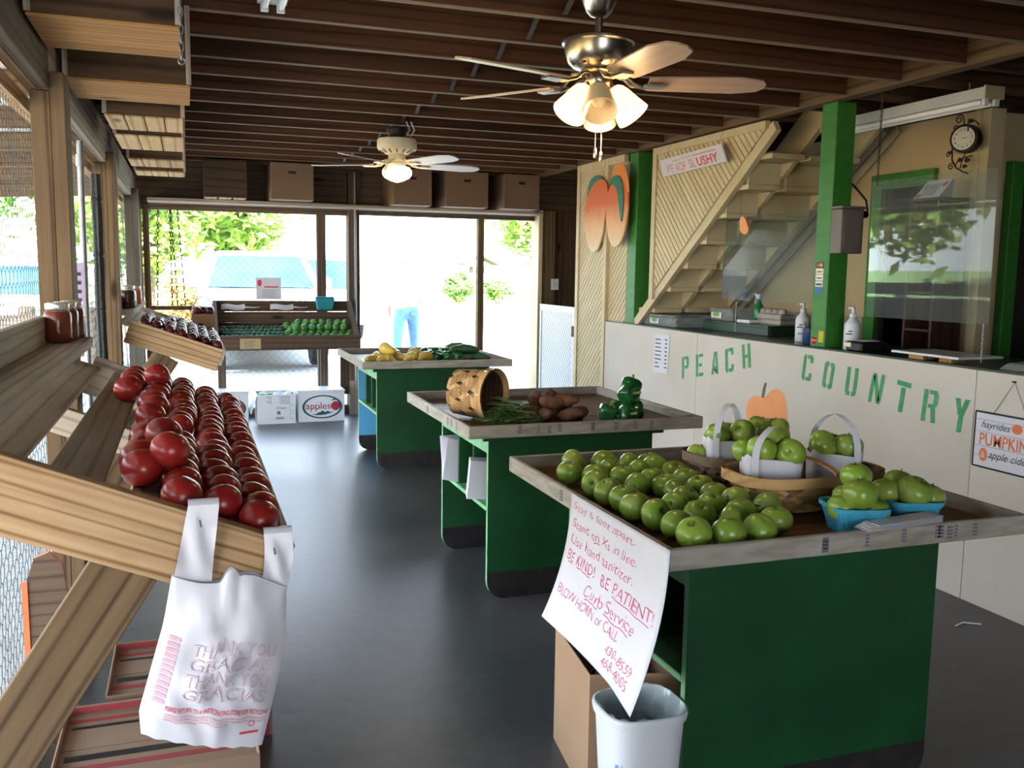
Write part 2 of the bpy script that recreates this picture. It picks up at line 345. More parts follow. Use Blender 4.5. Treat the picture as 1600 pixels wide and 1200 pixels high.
class MB:
    def __init__(s): s.v = []; s.f = []; s.m = []; s.mi = 0
    def add(s, vs, fs):
        k = len(s.v); s.v += [tuple(p) for p in vs]
        for f in fs: s.f.append(tuple(i+k for i in f)); s.m.append(s.mi)
        return s
    def box(s, x, y, z):
        (a, b), (c, d), (e, f) = x, y, z
        s.add([(a, c, e), (b, c, e), (b, d, e), (a, d, e), (a, c, f), (b, c, f), (b, d, f), (a, d, f)],
              [(0, 3, 2, 1), (4, 5, 6, 7), (0, 1, 5, 4), (1, 2, 6, 5), (2, 3, 7, 6), (3, 0, 4, 7)])
        return s
    def hexa(s, p):
        s.add(p, [(0, 3, 2, 1), (4, 5, 6, 7), (0, 1, 5, 4), (1, 2, 6, 5), (2, 3, 7, 6), (3, 0, 4, 7)]); return s
    def prism(s, pts, d):
        """flat 3D polygon pushed along vector d"""
        d = Vector(d); n = len(pts); P = [Vector(p) for p in pts]
        s.add(P+[p+d for p in P], [tuple(range(n))[::-1], tuple(range(n, 2*n))]+[(i, (i+1) % n, n+(i+1) % n, n+i) for i in range(n)])
        return s
    def quad(s, *p): s.add(p, [tuple(range(len(p)))]); return s
    def lathe(s, prof, n=20, c=(0, 0, 0), ax=None, cap=True, sq=None):
        """profile (r,z) turned about z (or matrix ax)"""
        vs = []; c = Vector(c)
        for r, z in prof:
            for i in range(n):
                a = 2*PI*i/n
                p = Vector((r*math.cos(a), r*math.sin(a), z))
                if ax is not None: p = ax @ p
                vs.append(p+c)
        fs = []
        for j in range(len(prof)-1):
            for i in range(n):
                fs.append((j*n+i, j*n+(i+1) % n, (j+1)*n+(i+1) % n, (j+1)*n+i))
        if cap:
            fs.append(tuple(range(n))[::-1]); fs.append(tuple(range((len(prof)-1)*n, len(prof)*n)))
        s.add(vs, fs); return s
    def tube(s, pts, r, n=6, cap=True, closed=False):
        P = [Vector(p) for p in pts]; m = len(P); vs = []
        rr = r if isinstance(r, (list, tuple)) else [r]*m
        prev = None
        for i, p in enumerate(P):
            if closed: d = P[(i+1) % m]-P[i-1]
            else: d = P[min(i+1, m-1)]-P[max(i-1, 0)]
            if d.length < 1e-9: d = Vector((0, 0, 1))
            d.normalize()
            if prev is None:
                a = d.orthogonal().normalized()
            else:
                a = prev-d*prev.dot(d)
                if a.length < 1e-6: a = d.orthogonal()
                a.normalize()
            prev = a; b = d.cross(a)
            for k in range(n):
                t = 2*PI*k/n
                vs.append(p+(a*math.cos(t)+b*math.sin(t))*rr[i])
        fs = []
        for i in range(m if closed else m-1):
            i2 = (i+1) % m
            for k in range(n): fs.append((i*n+k, i*n+(k+1) % n, i2*n+(k+1) % n, i2*n+k))
        if cap and not closed:
            fs.append(tuple(range(n))[::-1]); fs.append(tuple(range((m-1)*n, m*n)))
        s.add(vs, fs); return s
    def strip(s, pts, wv, th, nv=None):
        """flat band through pts: width vectors wv, thickness th along local normal"""
        P = [Vector(p) for p in pts]; m = len(P); vs = []
        for i, p in enumerate(P):
            d = P[min(i+1, m-1)]-P[max(i-1, 0)]
            w = Vector(wv[i] if isinstance(wv, list) else wv)
            nn = d.cross(w).normalized()*th/2
            vs += [p-w/2-nn, p+w/2-nn, p+w/2+nn, p-w/2+nn]
        fs = []
        for i in range(m-1):
            a, b = i*4, i*4+4
            for k in range(4): fs.append((a+k, a+(k+1) % 4, b+(k+1) % 4, b+k))
        fs.append((3, 2, 1, 0)); fs.append((m*4-4, m*4-3, m*4-2, m*4-1))
        s.add(vs, fs); return s
    def grid(s, fn, nu, nv, closed_u=False):
        vs = [fn(i/nu, j/nv) for j in range(nv+1) for i in range(nu+(0 if closed_u else 1))]
        w = nu if closed_u else nu+1
        fs = []
        for j in range(nv):
            for i in range(nu):
                i2 = (i+1) % w if closed_u else i+1
                fs.append((j*w+i, j*w+i2, (j+1)*w+i2, (j+1)*w+i))
        s.add(vs, fs); return s
    def mesh(s, name, mats, smooth=0.0, fix=True, bevel=0.0):
        me = bpy.data.meshes.new(name)
        me.from_pydata(s.v, [], s.f)
        if not isinstance(mats, (list, tuple)): mats = [mats]
        for m in mats: me.materials.append(m)
        if len(mats) > 1: me.polygons.foreach_set('material_index', s.m)
        if fix or bevel:
            bm = bmesh.new(); bm.from_mesh(me)
            if bevel:
                bmesh.ops.bevel(bm, geom=bm.edges[:], offset=bevel, segments=1, affect='EDGES', clamp_overlap=True)
            bmesh.ops.recalc_face_normals(bm, faces=bm.faces[:])
            bm.to_mesh(me); bm.free()
        if smooth:
            me.polygons.foreach_set('use_smooth', [True]*len(me.polygons))
            me.set_sharp_from_angle(angle=math.radians(smooth))
        me.update()
        return me
    def build_up(s, name, mats, parent=None, **k):
        """like build, with the grain (local X) running up the piece"""
        s.v = [(p[2], p[1], -p[0]) for p in s.v]
        me = s.mesh(name, mats, **k); o = bpy.data.objects.new(name, me); COL.objects.link(o)
        o.matrix_basis = Matrix(((0, 0, -1, 0), (0, 1, 0, 0), (1, 0, 0, 0), (0, 0, 0, 1)))
        return par(o, parent)
    def build(s, name, mats, parent=None, smooth=0.0, fix=True, bevel=0.0, origin=None):
        if origin is not None:
            o3 = Vector(origin); s.v = [tuple(Vector(p)-o3) for p in s.v]
        me = s.mesh(name, mats, smooth, fix, bevel)
        o = bpy.data.objects.new(name, me); COL.objects.link(o)
        if origin is not None: o.location = origin
        return par(o, parent)

_bc = {}
def board(name, p0, p1, w, t, m, parent=None, up=(0, 0, 1), bevel=0.002):
    """a sawn board from p0 to p1: w measured along 'up', t across; grain along its length"""
    p0 = Vector(p0); p1 = Vector(p1); d = p1-p0; L = d.length; x = d.normalized()
    u = Vector(up); y = (u-x*u.dot(x)); y = (x.orthogonal() if y.length < 1e-5 else y).normalized(); z = x.cross(y)
    key = (round(L, 3), round(w, 4), round(t, 4), m.name, bevel)
    me = _bc.get(key)
    if me is None:
        me = MB().box((-L/2, L/2), (-w/2, w/2), (-t/2, t/2)).mesh(name, m, bevel=min(bevel, t*0.2, w*0.2) if bevel else 0)
        _bc[key] = me
    o = bpy.data.objects.new(name, me); COL.objects.link(o)
    c = (p0+p1)/2
    o.matrix_basis = Matrix(((x.x, y.x, z.x, c.x), (x.y, y.y, z.y, c.y), (x.z, y.z, z.z, c.z), (0, 0, 0, 1)))
    return par(o, parent)
def bx(name, X, Y, Z, m, parent=None, bevel=0.002):
    dx, dy, dz = X[1]-X[0], Y[1]-Y[0], Z[1]-Z[0]; cx, cy, cz = sum(X)/2, sum(Y)/2, sum(Z)/2
    if dx >= dy and dx >= dz: return board(name, (X[0], cy, cz), (X[1], cy, cz), dz, dy, m, parent, (0, 0, 1), bevel)
    if dy >= dz: return board(name, (cx, Y[0], cz), (cx, Y[1], cz), dz, dx, m, parent, (0, 0, 1), bevel)
    return board(name, (cx, cy, Z[0]), (cx, cy, Z[1]), dx, dy, m, parent, (1, 0, 0), bevel)

def text_verts(body, size=1.0, shear=0.0, spacing=1.0, bold=0.0, align='LEFT'):
    cu = bpy.data.curves.new('txt', 'FONT'); cu.body = body; cu.size = size; cu.shear = shear
    cu.space_character = spacing; cu.offset = bold; cu.align_x = align; cu.resolution_u = 3
    o = bpy.data.objects.new('txt', cu); COL.objects.link(o)
    dg = bpy.context.evaluated_depsgraph_get(); dg.update()
    me = bpy.data.meshes.new_from_object(o.evaluated_get(dg))
    vs = [v.co.copy() for v in me.vertices]; fs = [tuple(p.vertices) for p in me.polygons]
    bpy.data.objects.remove(o); bpy.data.curves.remove(cu); bpy.data.meshes.remove(me)
    return vs, fs
def lettering(body, fn, m, parent, size=1.0, name='lettering', width=None, height=None, x0=0.0, y0=0.0, **k):
    """text laid by fn(u,v)->point; fitted to width (and height) in fn's units"""
    vs, fs = text_verts(body, 1.0, **k)
    xs = [v.x for v in vs]; ys = [v.y for v in vs]
    bxm, bym = min(xs), (min(ys) if height else 0.0)
    sx_ = size if width is None else width/(max(xs)-bxm)
    sy_ = sx_ if height is None else height/(max(ys)-bym)
    mb = MB(); mb.add([fn(x0+(v.x-bxm)*sx_, y0+(v.y-bym)*sy_) for v in vs], fs)
    return mb.build(name, m, parent, fix=False)

def clip_poly(poly, n, d):
    out = []
    for i in range(len(poly)):
        a, b = poly[i], poly[(i+1) % len(poly)]
        da, db = a[0]*n[0]+a[1]*n[1]-d, b[0]*n[0]+b[1]*n[1]-d
        if da <= 0: out.append(a)
        if da*db < 0:
            t = da/(da-db); out.append((a[0]+(b[0]-a[0])*t, a[1]+(b[1]-a[1])*t))
    return out
def lattice(poly, X, parent, m, ang=45, w=0.036, pitch=0.044, th=0.006):
    """crossing layers of diagonal slats clipped to a convex polygon in the (Y,Z) plane"""
    for layer, a in ((0, ang), (1, -ang)):
        d = (math.cos(math.radians(a)), math.sin(math.radians(a))); n = (-d[1], d[0])
        ks = [p[0]*n[0]+p[1]*n[1] for p in poly]
        k = math.floor(min(ks)/pitch)
        while k*pitch < max(ks):
            c = k*pitch; k += 1
            q = clip_poly(clip_poly(poly, n, c+w/2), (-n[0], -n[1]), -(c-w/2))
            if len(q) < 3: continue
            area = abs(sum(q[i][0]*q[(i+1) % len(q)][1]-q[(i+1) % len(q)][0]*q[i][1] for i in range(len(q))))/2
            if area < 2e-4: continue
            x = X+layer*th
            MB().prism([(x, p[0], p[1]) for p in q], (th*0.97, 0, 0)).build('lattice_slat', m, parent)

# ------------------------------------------------------------------ structure: floor, ceiling, walls
YB, XL = 9.5, -0.43
g = MB().box((-60, 60), (-14, 90), (-0.25, -0.012)).build('ground', M_GRAVEL); tag(g, kind='structure')
fg = MB().box((-60, -5.0), (-14, 21.4), (-0.0119, 0.0)).build('field_ground', M_STRAW); tag(fg, kind='structure')
gr = MB().box((-60, 60), (21.5, 90), (-0.012, 0.0)).build('grass_ground', M_GRASS); tag(gr, kind='structure')
fl = MB().box((-0.62, 5.6), (-2.5, 9.72), (-0.012, 0)).build('floor', M_FLOOR); tag(fl, kind='structure')

ceil = MB().box((-0.62, 5.6), (-2.5, 9.72), (2.715, 2.80)).build('ceiling', M_DECK); tag(ceil, kind='structure')
for k in range(-14, 15):
    y = 3.43+0.407*k
    bx('joist', (-0.5, 3.39), (y-0.019, y+0.019), (2.475, 2.715), M_JOIST, ceil)
    bx('joist_edge', (-0.5, 3.39), (y-0.0185, y+0.0185), (2.4715, 2.4748), M_EDGE, ceil, bevel=0)  # thin strip added under the joist, its paleness imitating floor bounce
    bx('joist', (3.475, 5.5), (y+0.03, y+0.068), (2.475, 2.715), M_DARKW, ceil)
    if -8 <= k <= 13:
        a = Vector((1.40, y+0.022, 2.69)); b = Vector((1.40, y+0.407-0.022, 2.485))
        board('bridging_strap', a, b, 0.022, 0.003, M_GALV, ceil, up=(1, 0, 0), bevel=0)
bx('beam', (3.392, 3.43), (-2.4, 9.45), (2.462, 2.712), M_PINE2, ceil)
bx('beam', (3.43, 3.47), (-2.4, 9.45), (2.462, 2.712), M_PINE2, ceil)
# roof over the hall
rf = MB().box((-0.95, 6.0), (-2.9, 10.1), (2.80, 2.86)).prism([(-0.95, -2.9, 2.86), (6.0, -2.9, 2.86), (2.5, -2.9, 3.7)], (0, 13.0, 0)).build('roof', M_GALV)
tag(rf, kind='structure')

# left wall: posts, beam, screen
wl = MB().box((-0.60, -0.50), (-2.4, 9.6), (2.32, 2.714)).build('wall_left', M_DARKW); tag(wl, kind='structure')
M_POST3 = wood('grey_post', '#6c675c', '#45413a', ring=8)
for y0 in (-1.1, 3.60, 5.94, 8.57):
    MB().box((-0.493, -0.43), (y0, y0+0.15), (0, 2.095)).box((-0.4299, -0.383), (y0, y0+0.15), (0, 2.16)).build_up('post', M_POST3 if y0 > 8 else M_PINE2, wl, bevel=0.003)
for a, b in ((-2.4, 3.6), (3.6, 5.94), (5.94, 8.57), (8.57, 9.45)):
    bx('beam', (-0.47, -0.43), (a, b), (2.10, 2.32), M_GREYW if a > 3 else M_BACKW, wl)
    bx('beam', (-0.51, -0.472), (a, b), (2.10, 2.32), M_PINE, wl)
    bx('trim_board', (-0.56, -0.515), (a, b), (2.04, 2.09), M_PINE, wl)
bx('sill', (-0.56, -0.50), (-2.4, 9.5), (0.0, 0.09), M_PINE2, wl)
def hex_wire(x, y0, y1, z0, z1, s=0.034, r=0.0013):
    mb = MB(); dx = s*math.sqrt(3); n = 0
    rows = int((z1-z0)/(1.5*s)); colsn = int((y1-y0)/dx)
    for j in range(rows):
        for i in range(colsn):
            cy = y0+dx*(i+0.5*(j % 2)); cz = z0+1.5*s*j
            wob = 0.004*math.sin(cy*9+cz*5)
            a = (x+wob, cy, cz+s/2); b = (x+wob, cy+dx/2, cz+s); c = (x+wob, cy-dx/2, cz+s); d = (x+wob, cy, cz-s/2)
            e0 = (x+wob, cy, cz+s*0.5)
            # one cell's three own edges: the vertical, and the two that rise from its top
            p0 = (x+wob, cy-dx/2, cz-s/2); p1 = (x+wob, cy-dx/2, cz+s/2); p2 = (x+wob, cy, cz+s); p3 = (x+wob, cy+dx/2, cz+s/2)
            for u, v in ((p0, p1), (p1, p2), (p2, p3)): mb.tube((u, v), r, 3, cap=False)
    return mb
hx = hex_wire(-0.535, 1.2, 9.4, 0.08, 2.1).build('wire_mesh', M_WIRE, wl, fix=False); hx['kind'] = 'stuff'

bx('light_block_boarding', (-0.60, -0.545), (-2.4, 1.15), (0.0, 2.30), M_DARKW, wl)  # unseen near bay closed off, added to cut light from the left

# back wall: header, studs, rail, screen, door opening
wb = MB().box((-0.5, 5.5), (9.50, 9.60), (2.155, 2.715)).build('wall_back', M_BACKW); tag(wb, kind='structure')
bx('header', (-0.43, 1.55), (9.49, 9.58), (2.04, 2.15), M_BACKW, wb)
bx('header', (1.67, 3.59), (9.49, 9.58), (2.05, 2.15), M_BACKW, wb)
bx('corner_post', (-0.5, -0.40), (9.40, 9.56), (0, 2.15), M_BACKW, wb)
bx('stud', (-0.388, -0.331), (9.50, 9.59), (0, 2.04), M_PINE2, wb)
bx('stud', (1.248, 1.335), (9.50, 9.59), (0, 2.04), M_BACKW, wb)
bx('rail', (-0.33, 1.248), (9.50, 9.54), (1.08, 1.12), M_DARKW, wb)
bx('rail', (1.335, 1.55), (9.50, 9.54), (1.08, 1.12), M_DARKW, wb)
bx('sill', (-0.40, 1.55), (9.50, 9.59), (0, 0.09), M_BACKW, wb)
bx('door_post', (1.55, 1.605), (9.40, 9.58), (0, 2.47), M_BACKW, wb)
bx('door_post', (1.605, 1.67), (9.44, 9.58), (0, 2.47), M_BACKW, wb)
bx('post_block', (1.55, 1.66), (9.36, 9.398), (0, 0.36), M_GREYW, wb)
bx('post_brace', (1.46, 1.545), (9.40, 9.44), (0.22, 0.74), M_DARKW, wb)
bx('door_post', (2.955, 3.022), (9.50, 9.58), (0, 2.05), M_PINE2, wb)
bx('door_post', (3.595, 3.64), (9.36, 9.60), (0, 2.16), M_CREAM, wb)
bx('door_post', (3.64, 3.80), (9.40, 9.60), (0, 2.16), M_PINE2, wb)
MB().tube([(1.615, 9.40, 0.02), (1.615, 9.40, 2.47)], 0.014, 8).build('conduit', M_GALV, wb, smooth=40)
for i in range(12):
    bx('wall_board', (3.80+i*0.14, 3.80+i*0.14+0.135), (9.50, 9.53), (0, 2.155), M_DARKW, wb)
bx('wall_board', (3.80, 5.5), (9.53, 9.58), (0, 2.15), M_DARKW, wb)
def diamond_wire(x0, x1, y, z0, z1, p=0.072, r=0.0019):
    mb = MB(); n = int((x1-x0)/(p/2)); m = int((z1-z0)/(p/2))
    for i in range(n):
        pts = []
        for j in range(m+1):
            pts.append((x0+(p/2)*(i+((j+i) % 2)), y+0.003*(1 if j % 2 else -1), z0+j*(z1-z0)/m))
        mb.tube(pts, r, 3, cap=False)
    return mb
dw = diamond_wire(-0.33, 1.55, 9.595, 0.05, 2.04).build('chain_link_mesh', M_WIRE, wb, fix=False); dw['kind'] = 'stuff'
bx('shelf_board', (-0.33, 3.55), (9.12, 9.46), (2.095, 2.125), M_GREYW, wb)
bx('shelf_cleat', (-0.33, 3.55), (9.46, 9.498), (1.99+0.06, 2.095), M_BACKW, wb)

# front wall behind the camera
wf = MB().box((-0.55, -0.4), (-2.45, -2.35), (0, 2.475)).box((1.5, 5.5), (-2.45, -2.35), (0, 2.475)).box((-0.4, 1.5), (-2.45, -2.35), (2.1, 2.475)).build('wall_front', M_DARKW); tag(wf, kind='structure')

aw = MB().prism([(-1.6, -2.45, 2.46), (-1.6, -6.4, 2.10), (-1.6, -6.4, 2.14), (-1.6, -2.45, 2.50)], (5.0, 0, 0)).build('sun_block_awning', M_GALV); tag(aw, kind='structure')  # unseen awning, added to keep direct sun out of the front opening

# right side: shop wall, return wall, dark room
wr = MB().box((4.40, 4.50), (4.30, 9.5), (0, 1.02)).box((4.40, 4.50), (5.09, 9.5), (1.02, 2.475)).box((4.40, 4.50), (4.30, 4.60), (1.02, 2.475)).box((4.40, 4.50), (4.60, 5.09), (2.10, 2.475)).build('wall_right', M_CREAMW)
tag(wr, kind='structure')
bx('wainscot_panel', (4.385, 4.40), (5.17, 9.5), (0.0, 1.22), M_GREYWALL, wr)
bx('corner_post', (4.385, 4.50), (4.20, 4.30), (0, 2.475), M_CREAM, wr)
bx('diagonal_trim', (4.375, 4.399), (4.26, 4.30), (0, 2.475), M_CREAM, wr)
wrr = MB().box((4.50, 4.63), (4.30, 4.38), (0, 2.475)).box((4.63, 5.5), (4.30, 4.38), (2.10, 2.475)).build('wall_return', M_CREAMW); tag(wrr, kind='structure')
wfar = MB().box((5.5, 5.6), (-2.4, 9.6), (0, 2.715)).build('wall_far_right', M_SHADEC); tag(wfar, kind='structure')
win = thing('window_1', 'green framed serving window in the cream wall behind the counter', 'window', (4.4, 4.85, 1.02)); win['kind'] = 'structure'
bx('window_frame', (4.36, 4.398), (5.03, 5.13), (1.02, 2.17), M_POST, win)
bx('window_frame', (4.36, 4.398), (4.58, 5.03), (2.07, 2.17), M_POST, win)
bx('window_frame', (4.36, 4.398), (4.58, 4.64), (1.02, 2.07), M_POST, win)
bx('window_sill', (4.30, 4.398), (4.58, 5.10), (1.02, 1.05), M_GREYWALL, win)
d1 = thing('door_1', 'green door frame into the dark room at the right edge', 'door', (4.7, 4.29, 0)); d1['kind'] = 'structure'
bx('door_jamb', (4.63, 4.72), (4.24, 4.299), (0, 2.10), M_POST, d1)
bx('door_head', (4.63, 5.5), (4.24, 4.299), (2.10, 2.19), M_POST, d1)
# ------------------------------------------------------------------ produce tables
def produce_table(x0, y0, label, rear_mat, tray_mat=M_TRAY):
    W_, D_ = 1.16, 1.19
    t = thing('produce_table', label, 'table', (x0+0.55, y0+0.55, 0), 'green produce tables')
    bx('tray_board', (x0+0.018, x0+W_-0.018), (y0+0.018, y0+0.40), (0.772, 0.787), tray_mat, t)
    bx('tray_board', (x0+0.018, x0+W_-0.018), (y0+0.403, y0+0.79), (0.772, 0.787), tray_mat, t)
    bx('tray_board', (x0+0.018, x0+W_-0.018), (y0+0.793, y0+D_-0.018), (0.772, 0.787), tray_mat, t)
    for X, Y in (((x0, x0+W_), (y0, y0+0.018)), ((x0, x0+W_), (y0+D_-0.018, y0+D_)),
                 ((x0, x0+0.018), (y0+0.018, y0+D_-0.018)), ((x0+W_-0.018, x0+W_), (y0+0.018, y0+D_-0.018))):
        bx('lip', X, Y, (0.774, 0.83), M_LIP, t, bevel=0.003)
    # dark paper residue on the lips
    mb = MB()
    rr = random.Random(int(y0*100))
    for _ in range(9):
        x = x0+0.1+rr.random()*0.95; w = 0.010+rr.random()*0.012; z = 0.783+rr.random()*0.01
        for q in range(4):
            mb.box((x, x+w), (y0-0.0008, y0), (z+q*0.0095, z+q*0.0095+0.006))
    for _ in range(4):
        y = y0+0.15+rr.random()*0.6; w = 0.02+rr.random()*0.02
        for q in range(4): mb.box((x0-0.0008, x0), (y, y+w), (0.785+q*0.0095, 0.791+q*0.0095))
    if y0 < 6: mb.build('label_residue', M_GREYI, t)['kind'] = 'stuff'
    xa, xb = x0+0.128, x0+0.955
    for nm, ya, mt in (('front_panel', y0+0.117, M_GREEN), ('rear_panel', y0+0.90, rear_mat)):
        def outline(z0, z1):
            r = 0.085; P = []
            for i in range(7):
                a = PI+PI/2*i/6; P.append((xa+r+r*math.cos(a), r+r*math.sin(a)))
            for i in range(7):
                a = -PI/2+PI/2*i/6; P.append((xb-r+r*math.cos(a), r+r*math.sin(a)))
            P += [(xb, z1), (xa, z1)]
            return P
        mb = MB(); P = outline(0, 0.772)
        n = len(P)
        mb.add([(p[0], ya, p[1]) for p in P]+[(p[0], ya+0.022, p[1]) for p in P], [tuple(range(n))[::-1], tuple(range(n, 2*n))])
        mb.mi = 1
        mb.add([(p[0], ya, p[1]) for p in P]+[(p[0], ya+0.022, p[1]) for p in P], [(i, (i+1) % n, n+(i+1) % n, n+i) for i in range(n)])
        o = mb.build(nm, [mt, M_GREEN2], t, fix=True)
        K = [p for p in outline(0, 0.125)]
        kb = MB(); n = len(K)
        kb.prism([(p[0]+(0.001 if p[0] < (xa+xb)/2 else -0.001), ya-0.0012, max(p[1], 0.0)) for p in K], (0, 0.0245, 0))
        kb.build('kick_band', M_KICK, t)
    bx('apron', (xa-0.03, xb+0.05), (y0+0.097, y0+0.116), (0.742, 0.771), M_GREEN, t)
    ya, yb = y0+0.1395, y0+0.8995
    bx('top_rail', (xa, xa+0.02), (ya, yb), (0.68, 0.771), M_GREEN2, t)
    bx('top_rail', (xb-0.02, xb), (ya, yb), (0.68, 0.771), M_GREEN, t)
    bx('shelf', (xa, xb), (ya, yb), (0.41, 0.43), M_GREEN2, t)
    bx('spine_board', (xa+0.40, xa+0.42), (ya, yb), (0.431, 0.771), M_GREEN, t)
    for f in (0.33, 0.66):
        y = ya+(yb-ya)*f
        bx('divider', (xa+0.012, xa+0.399), (y-0.008, y+0.008), (0.431, 0.771), M_GREEN, t)
    return t
produce_table(1.092, 1.915, 'nearest green table, loaded with loose green apples and bagged apples', M_GREEN)
produce_table(1.13, 3.745, 'middle green table with sweet potatoes, peppers and a tipped splint basket', M_GREEN)
produce_table(1.185, 6.62, 'farthest green table with yellow squash and a pale blue inner panel', M_BLUE)

# ------------------------------------------------------------------ sloping displays on the left
def slope_display(y0, y1, label, xr, zr, sl, ledge, xl=-0.42, far_xl=-0.335, lip=M_GREYW, brace=True):
    """tilted slat bin: high at the wall (-X), low at the aisle; sl = fall per metre"""
    t = thing('sloped_display', label, 'display', (-0.1, (y0+y1)/2, 0), 'sloped wooden displays by the screen wall')
    d = Vector((1, 0, -sl)).normalized(); n = Vector((sl, 0, 1)).normalized()
    def top(x): return zr+sl*(xr-x)
    def P(x, y, off): return Vector((x, y, top(x)))+n*off
    board('side_board', P(xl, y0+0.019, -0.0725), P(xr, y0+0.019, -0.0725), 0.145, 0.038, M_PINE, t, up=n)
    board('side_board', P(far_xl, y1-0.019, -0.0725), P(xr, y1-0.019, -0.0725), 0.145, 0.038, M_GREYW, t, up=n)
    board('front_lip', P(xr+0.010, y0, -0.052), P(xr+0.010, y1, -0.052), 0.10, 0.019, lip, t, up=n)
    for a, b in ((-0.40, -0.30), (-0.265, -0.155), (-0.115, 0.005), (0.012, xr-0.002)):
        ys, ye = y0+0.0385, y1-0.0385
        board('slat', P((a+b)/2, ys, -0.040), P((a+b)/2, ye, -0.040), (b-a)*0.985, 0.018, M_SLATW, t, up=d)
    ym = (y0+y1)/2
    board('cross_bearer', P(far_xl+0.01, ym, -0.09), P(xr-0.01, ym, -0.09), 0.075, 0.038, M_GREYW, t, up=n)
    if brace:
        for yy in (y0+0.085, y1-0.085):
            p = P(-0.07, yy, -0.155)
            board('brace', p, (-0.40, yy, p.z-0.42), 0.13, 0.038, M_PINE2, t, up=(0.7, 0, 0.7))
    la, lb, lz = ledge
    bx('ledge', (-0.428, -0.318), (la, lb), (lz-0.033, lz), M_GREYW, t)
    bx('ledge_back', (-0.449, -0.4285), (la, lb), (lz-0.033, lz+0.085), M_GREYW, t)
    return P
PA = slope_display(1.85, 3.80, 'near sloped plank display stacked with red tomatoes beside the screen wall', 0.175, 0.95, 0.41, (0.4, 3.51, 1.252))
PB = slope_display(6.10, 8.00, 'farther sloped plank display filled with dark fruit behind second post', 0.205, 0.976, 0.36, (6.12, 7.9, 1.23), xl=-0.335)

# ------------------------------------------------------------------ tomatoes
def lathe_mesh(name, prof, n, mat_, lobes=0, amp=0.0, ph=0.0):
    mb = MB()
    vs = []
    for r, z in prof:
        for i in range(n):
            a = 2*PI*i/n
            k = 1+amp*math.cos(lobes*a+ph)*min(1, r*40)
            vs.append((r*k*math.cos(a), r*k*math.sin(a), z))
    fs = []
    for j in range(len(prof)-1):
        for i in range(n): fs.append((j*n+i, j*n+(i+1) % n, (j+1)*n+(i+1) % n, (j+1)*n+i))
    fs.append(tuple(range(n))[::-1]); fs.append(tuple(range((len(prof)-1)*n, len(prof)*n)))
    mb.add(vs, fs)
    return mb.mesh(name, mat_, smooth=180)
def round_profile(r, h, dip_top=0.0, dip_bot=0.0, n=11, p=2.0, waist=0.0, dw=0.42):
    """closed outline from bottom to top, flattened or dipped at the poles, centred on z=0"""
    pr = []
    for i in range(n+1):
        t = -PI/2+PI*i/n
        rr = r*abs(math.cos(t))**(2/p)*(1+waist*math.sin(t)); zz = h*math.copysign(abs(math.sin(t))**(2/p), math.sin(t))
        f = max(0.0, 1-rr/(r*dw))
        zz += (-dip_top*f*f if t > 0 else dip_bot*f*f)
        pr.append((max(rr, 0.0008), zz))
    return pr
tom_me = [lathe_mesh('tomato', round_profile(0.0440, 0.0405, 0.004, 0.002, p=2.05), 20, M_TOMATO, 5, 0.008, k) for k in (0, 1.3)]
def single(name, me, loc, rot, sc, label, cat, group):
    o = bpy.data.objects.new(name, me); COL.objects.link(o)
    o.location = loc; o.rotation_euler = rot; o.scale = (sc, sc, sc)
    return tag(o, label, cat, group)
ORD = ['first', 'second', 'third', 'fourth', 'fifth', 'sixth', 'seventh', 'eighth', 'ninth', 'tenth', 'eleventh', 'twelfth', 'thirteenth', 'fourteenth',
       'fifteenth', 'sixteenth', 'seventeenth', 'eighteenth', 'nineteenth', 'twentieth', 'twenty-first', 'twenty-second', 'twenty-third', 'twenty-fourth', 'twenty-fifth']
rt_ = random.Random(3)
xmin = [(1.85, 0.03), (1.93, -0.03), (2.02, -0.12), (2.40, -0.14), (2.48, -0.13), (2.52, 0.0), (2.70, 0.0), (2.76, -0.09), (2.95, -0.10), (3.0, -0.14), (3.15, -0.19), (3.4, -0.19), (3.6, -0.16), (3.8, -0.14)]
def xm(y):
    for (a, u), (b, v) in zip(xmin, xmin[1:]):
        if a <= y <= b: return u+(v-u)*(y-a)/(b-a)
    return -0.1
rowx = [0.128, 0.049, -0.031, -0.110, -0.188]
for i in range(21):
    k = 0
    for j, x in enumerate(rowx):
        y = 1.938+i*0.0875+(0.0437 if j % 2 else 0.0)
        if y > 3.715 or x < xm(y)-0.02: continue
        if j >= 3 and rt_.random() < 0.12: continue
        if j == 0 and i == 9: continue
        p = PA(x+rt_.uniform(-0.007, 0.007), y+rt_.uniform(-0.004, 0.004), 0.0085)
        sc = 0.93+rt_.random()*0.10
        single('tomato', tom_me[rt_.randint(0, 1)], p, (rt_.uniform(-0.3, 0.3), 0.39+rt_.uniform(-0.3, 0.3), rt_.random()*6), sc,
               'red tomato in %s row up from the lip, %s one from the near board' % (ORD[j], ORD[i]), 'tomato', 'red tomatoes on the near sloped display')
# a few lie on top of the others
for q, (x, y, w) in enumerate(((-0.07, 2.06, 'nearest of the three'), (-0.085, 2.22, 'middle one of the three'), (-0.13, 3.28, 'farthest of the three'))):
    p = PA(x, y, 0.066)
    single('tomato', tom_me[q % 2], p, (0.3*q, 0.4, q), 0.95, 'red tomato lying on top of the layer, %s on top' % w, 'tomato', 'red tomatoes on the near sloped display')

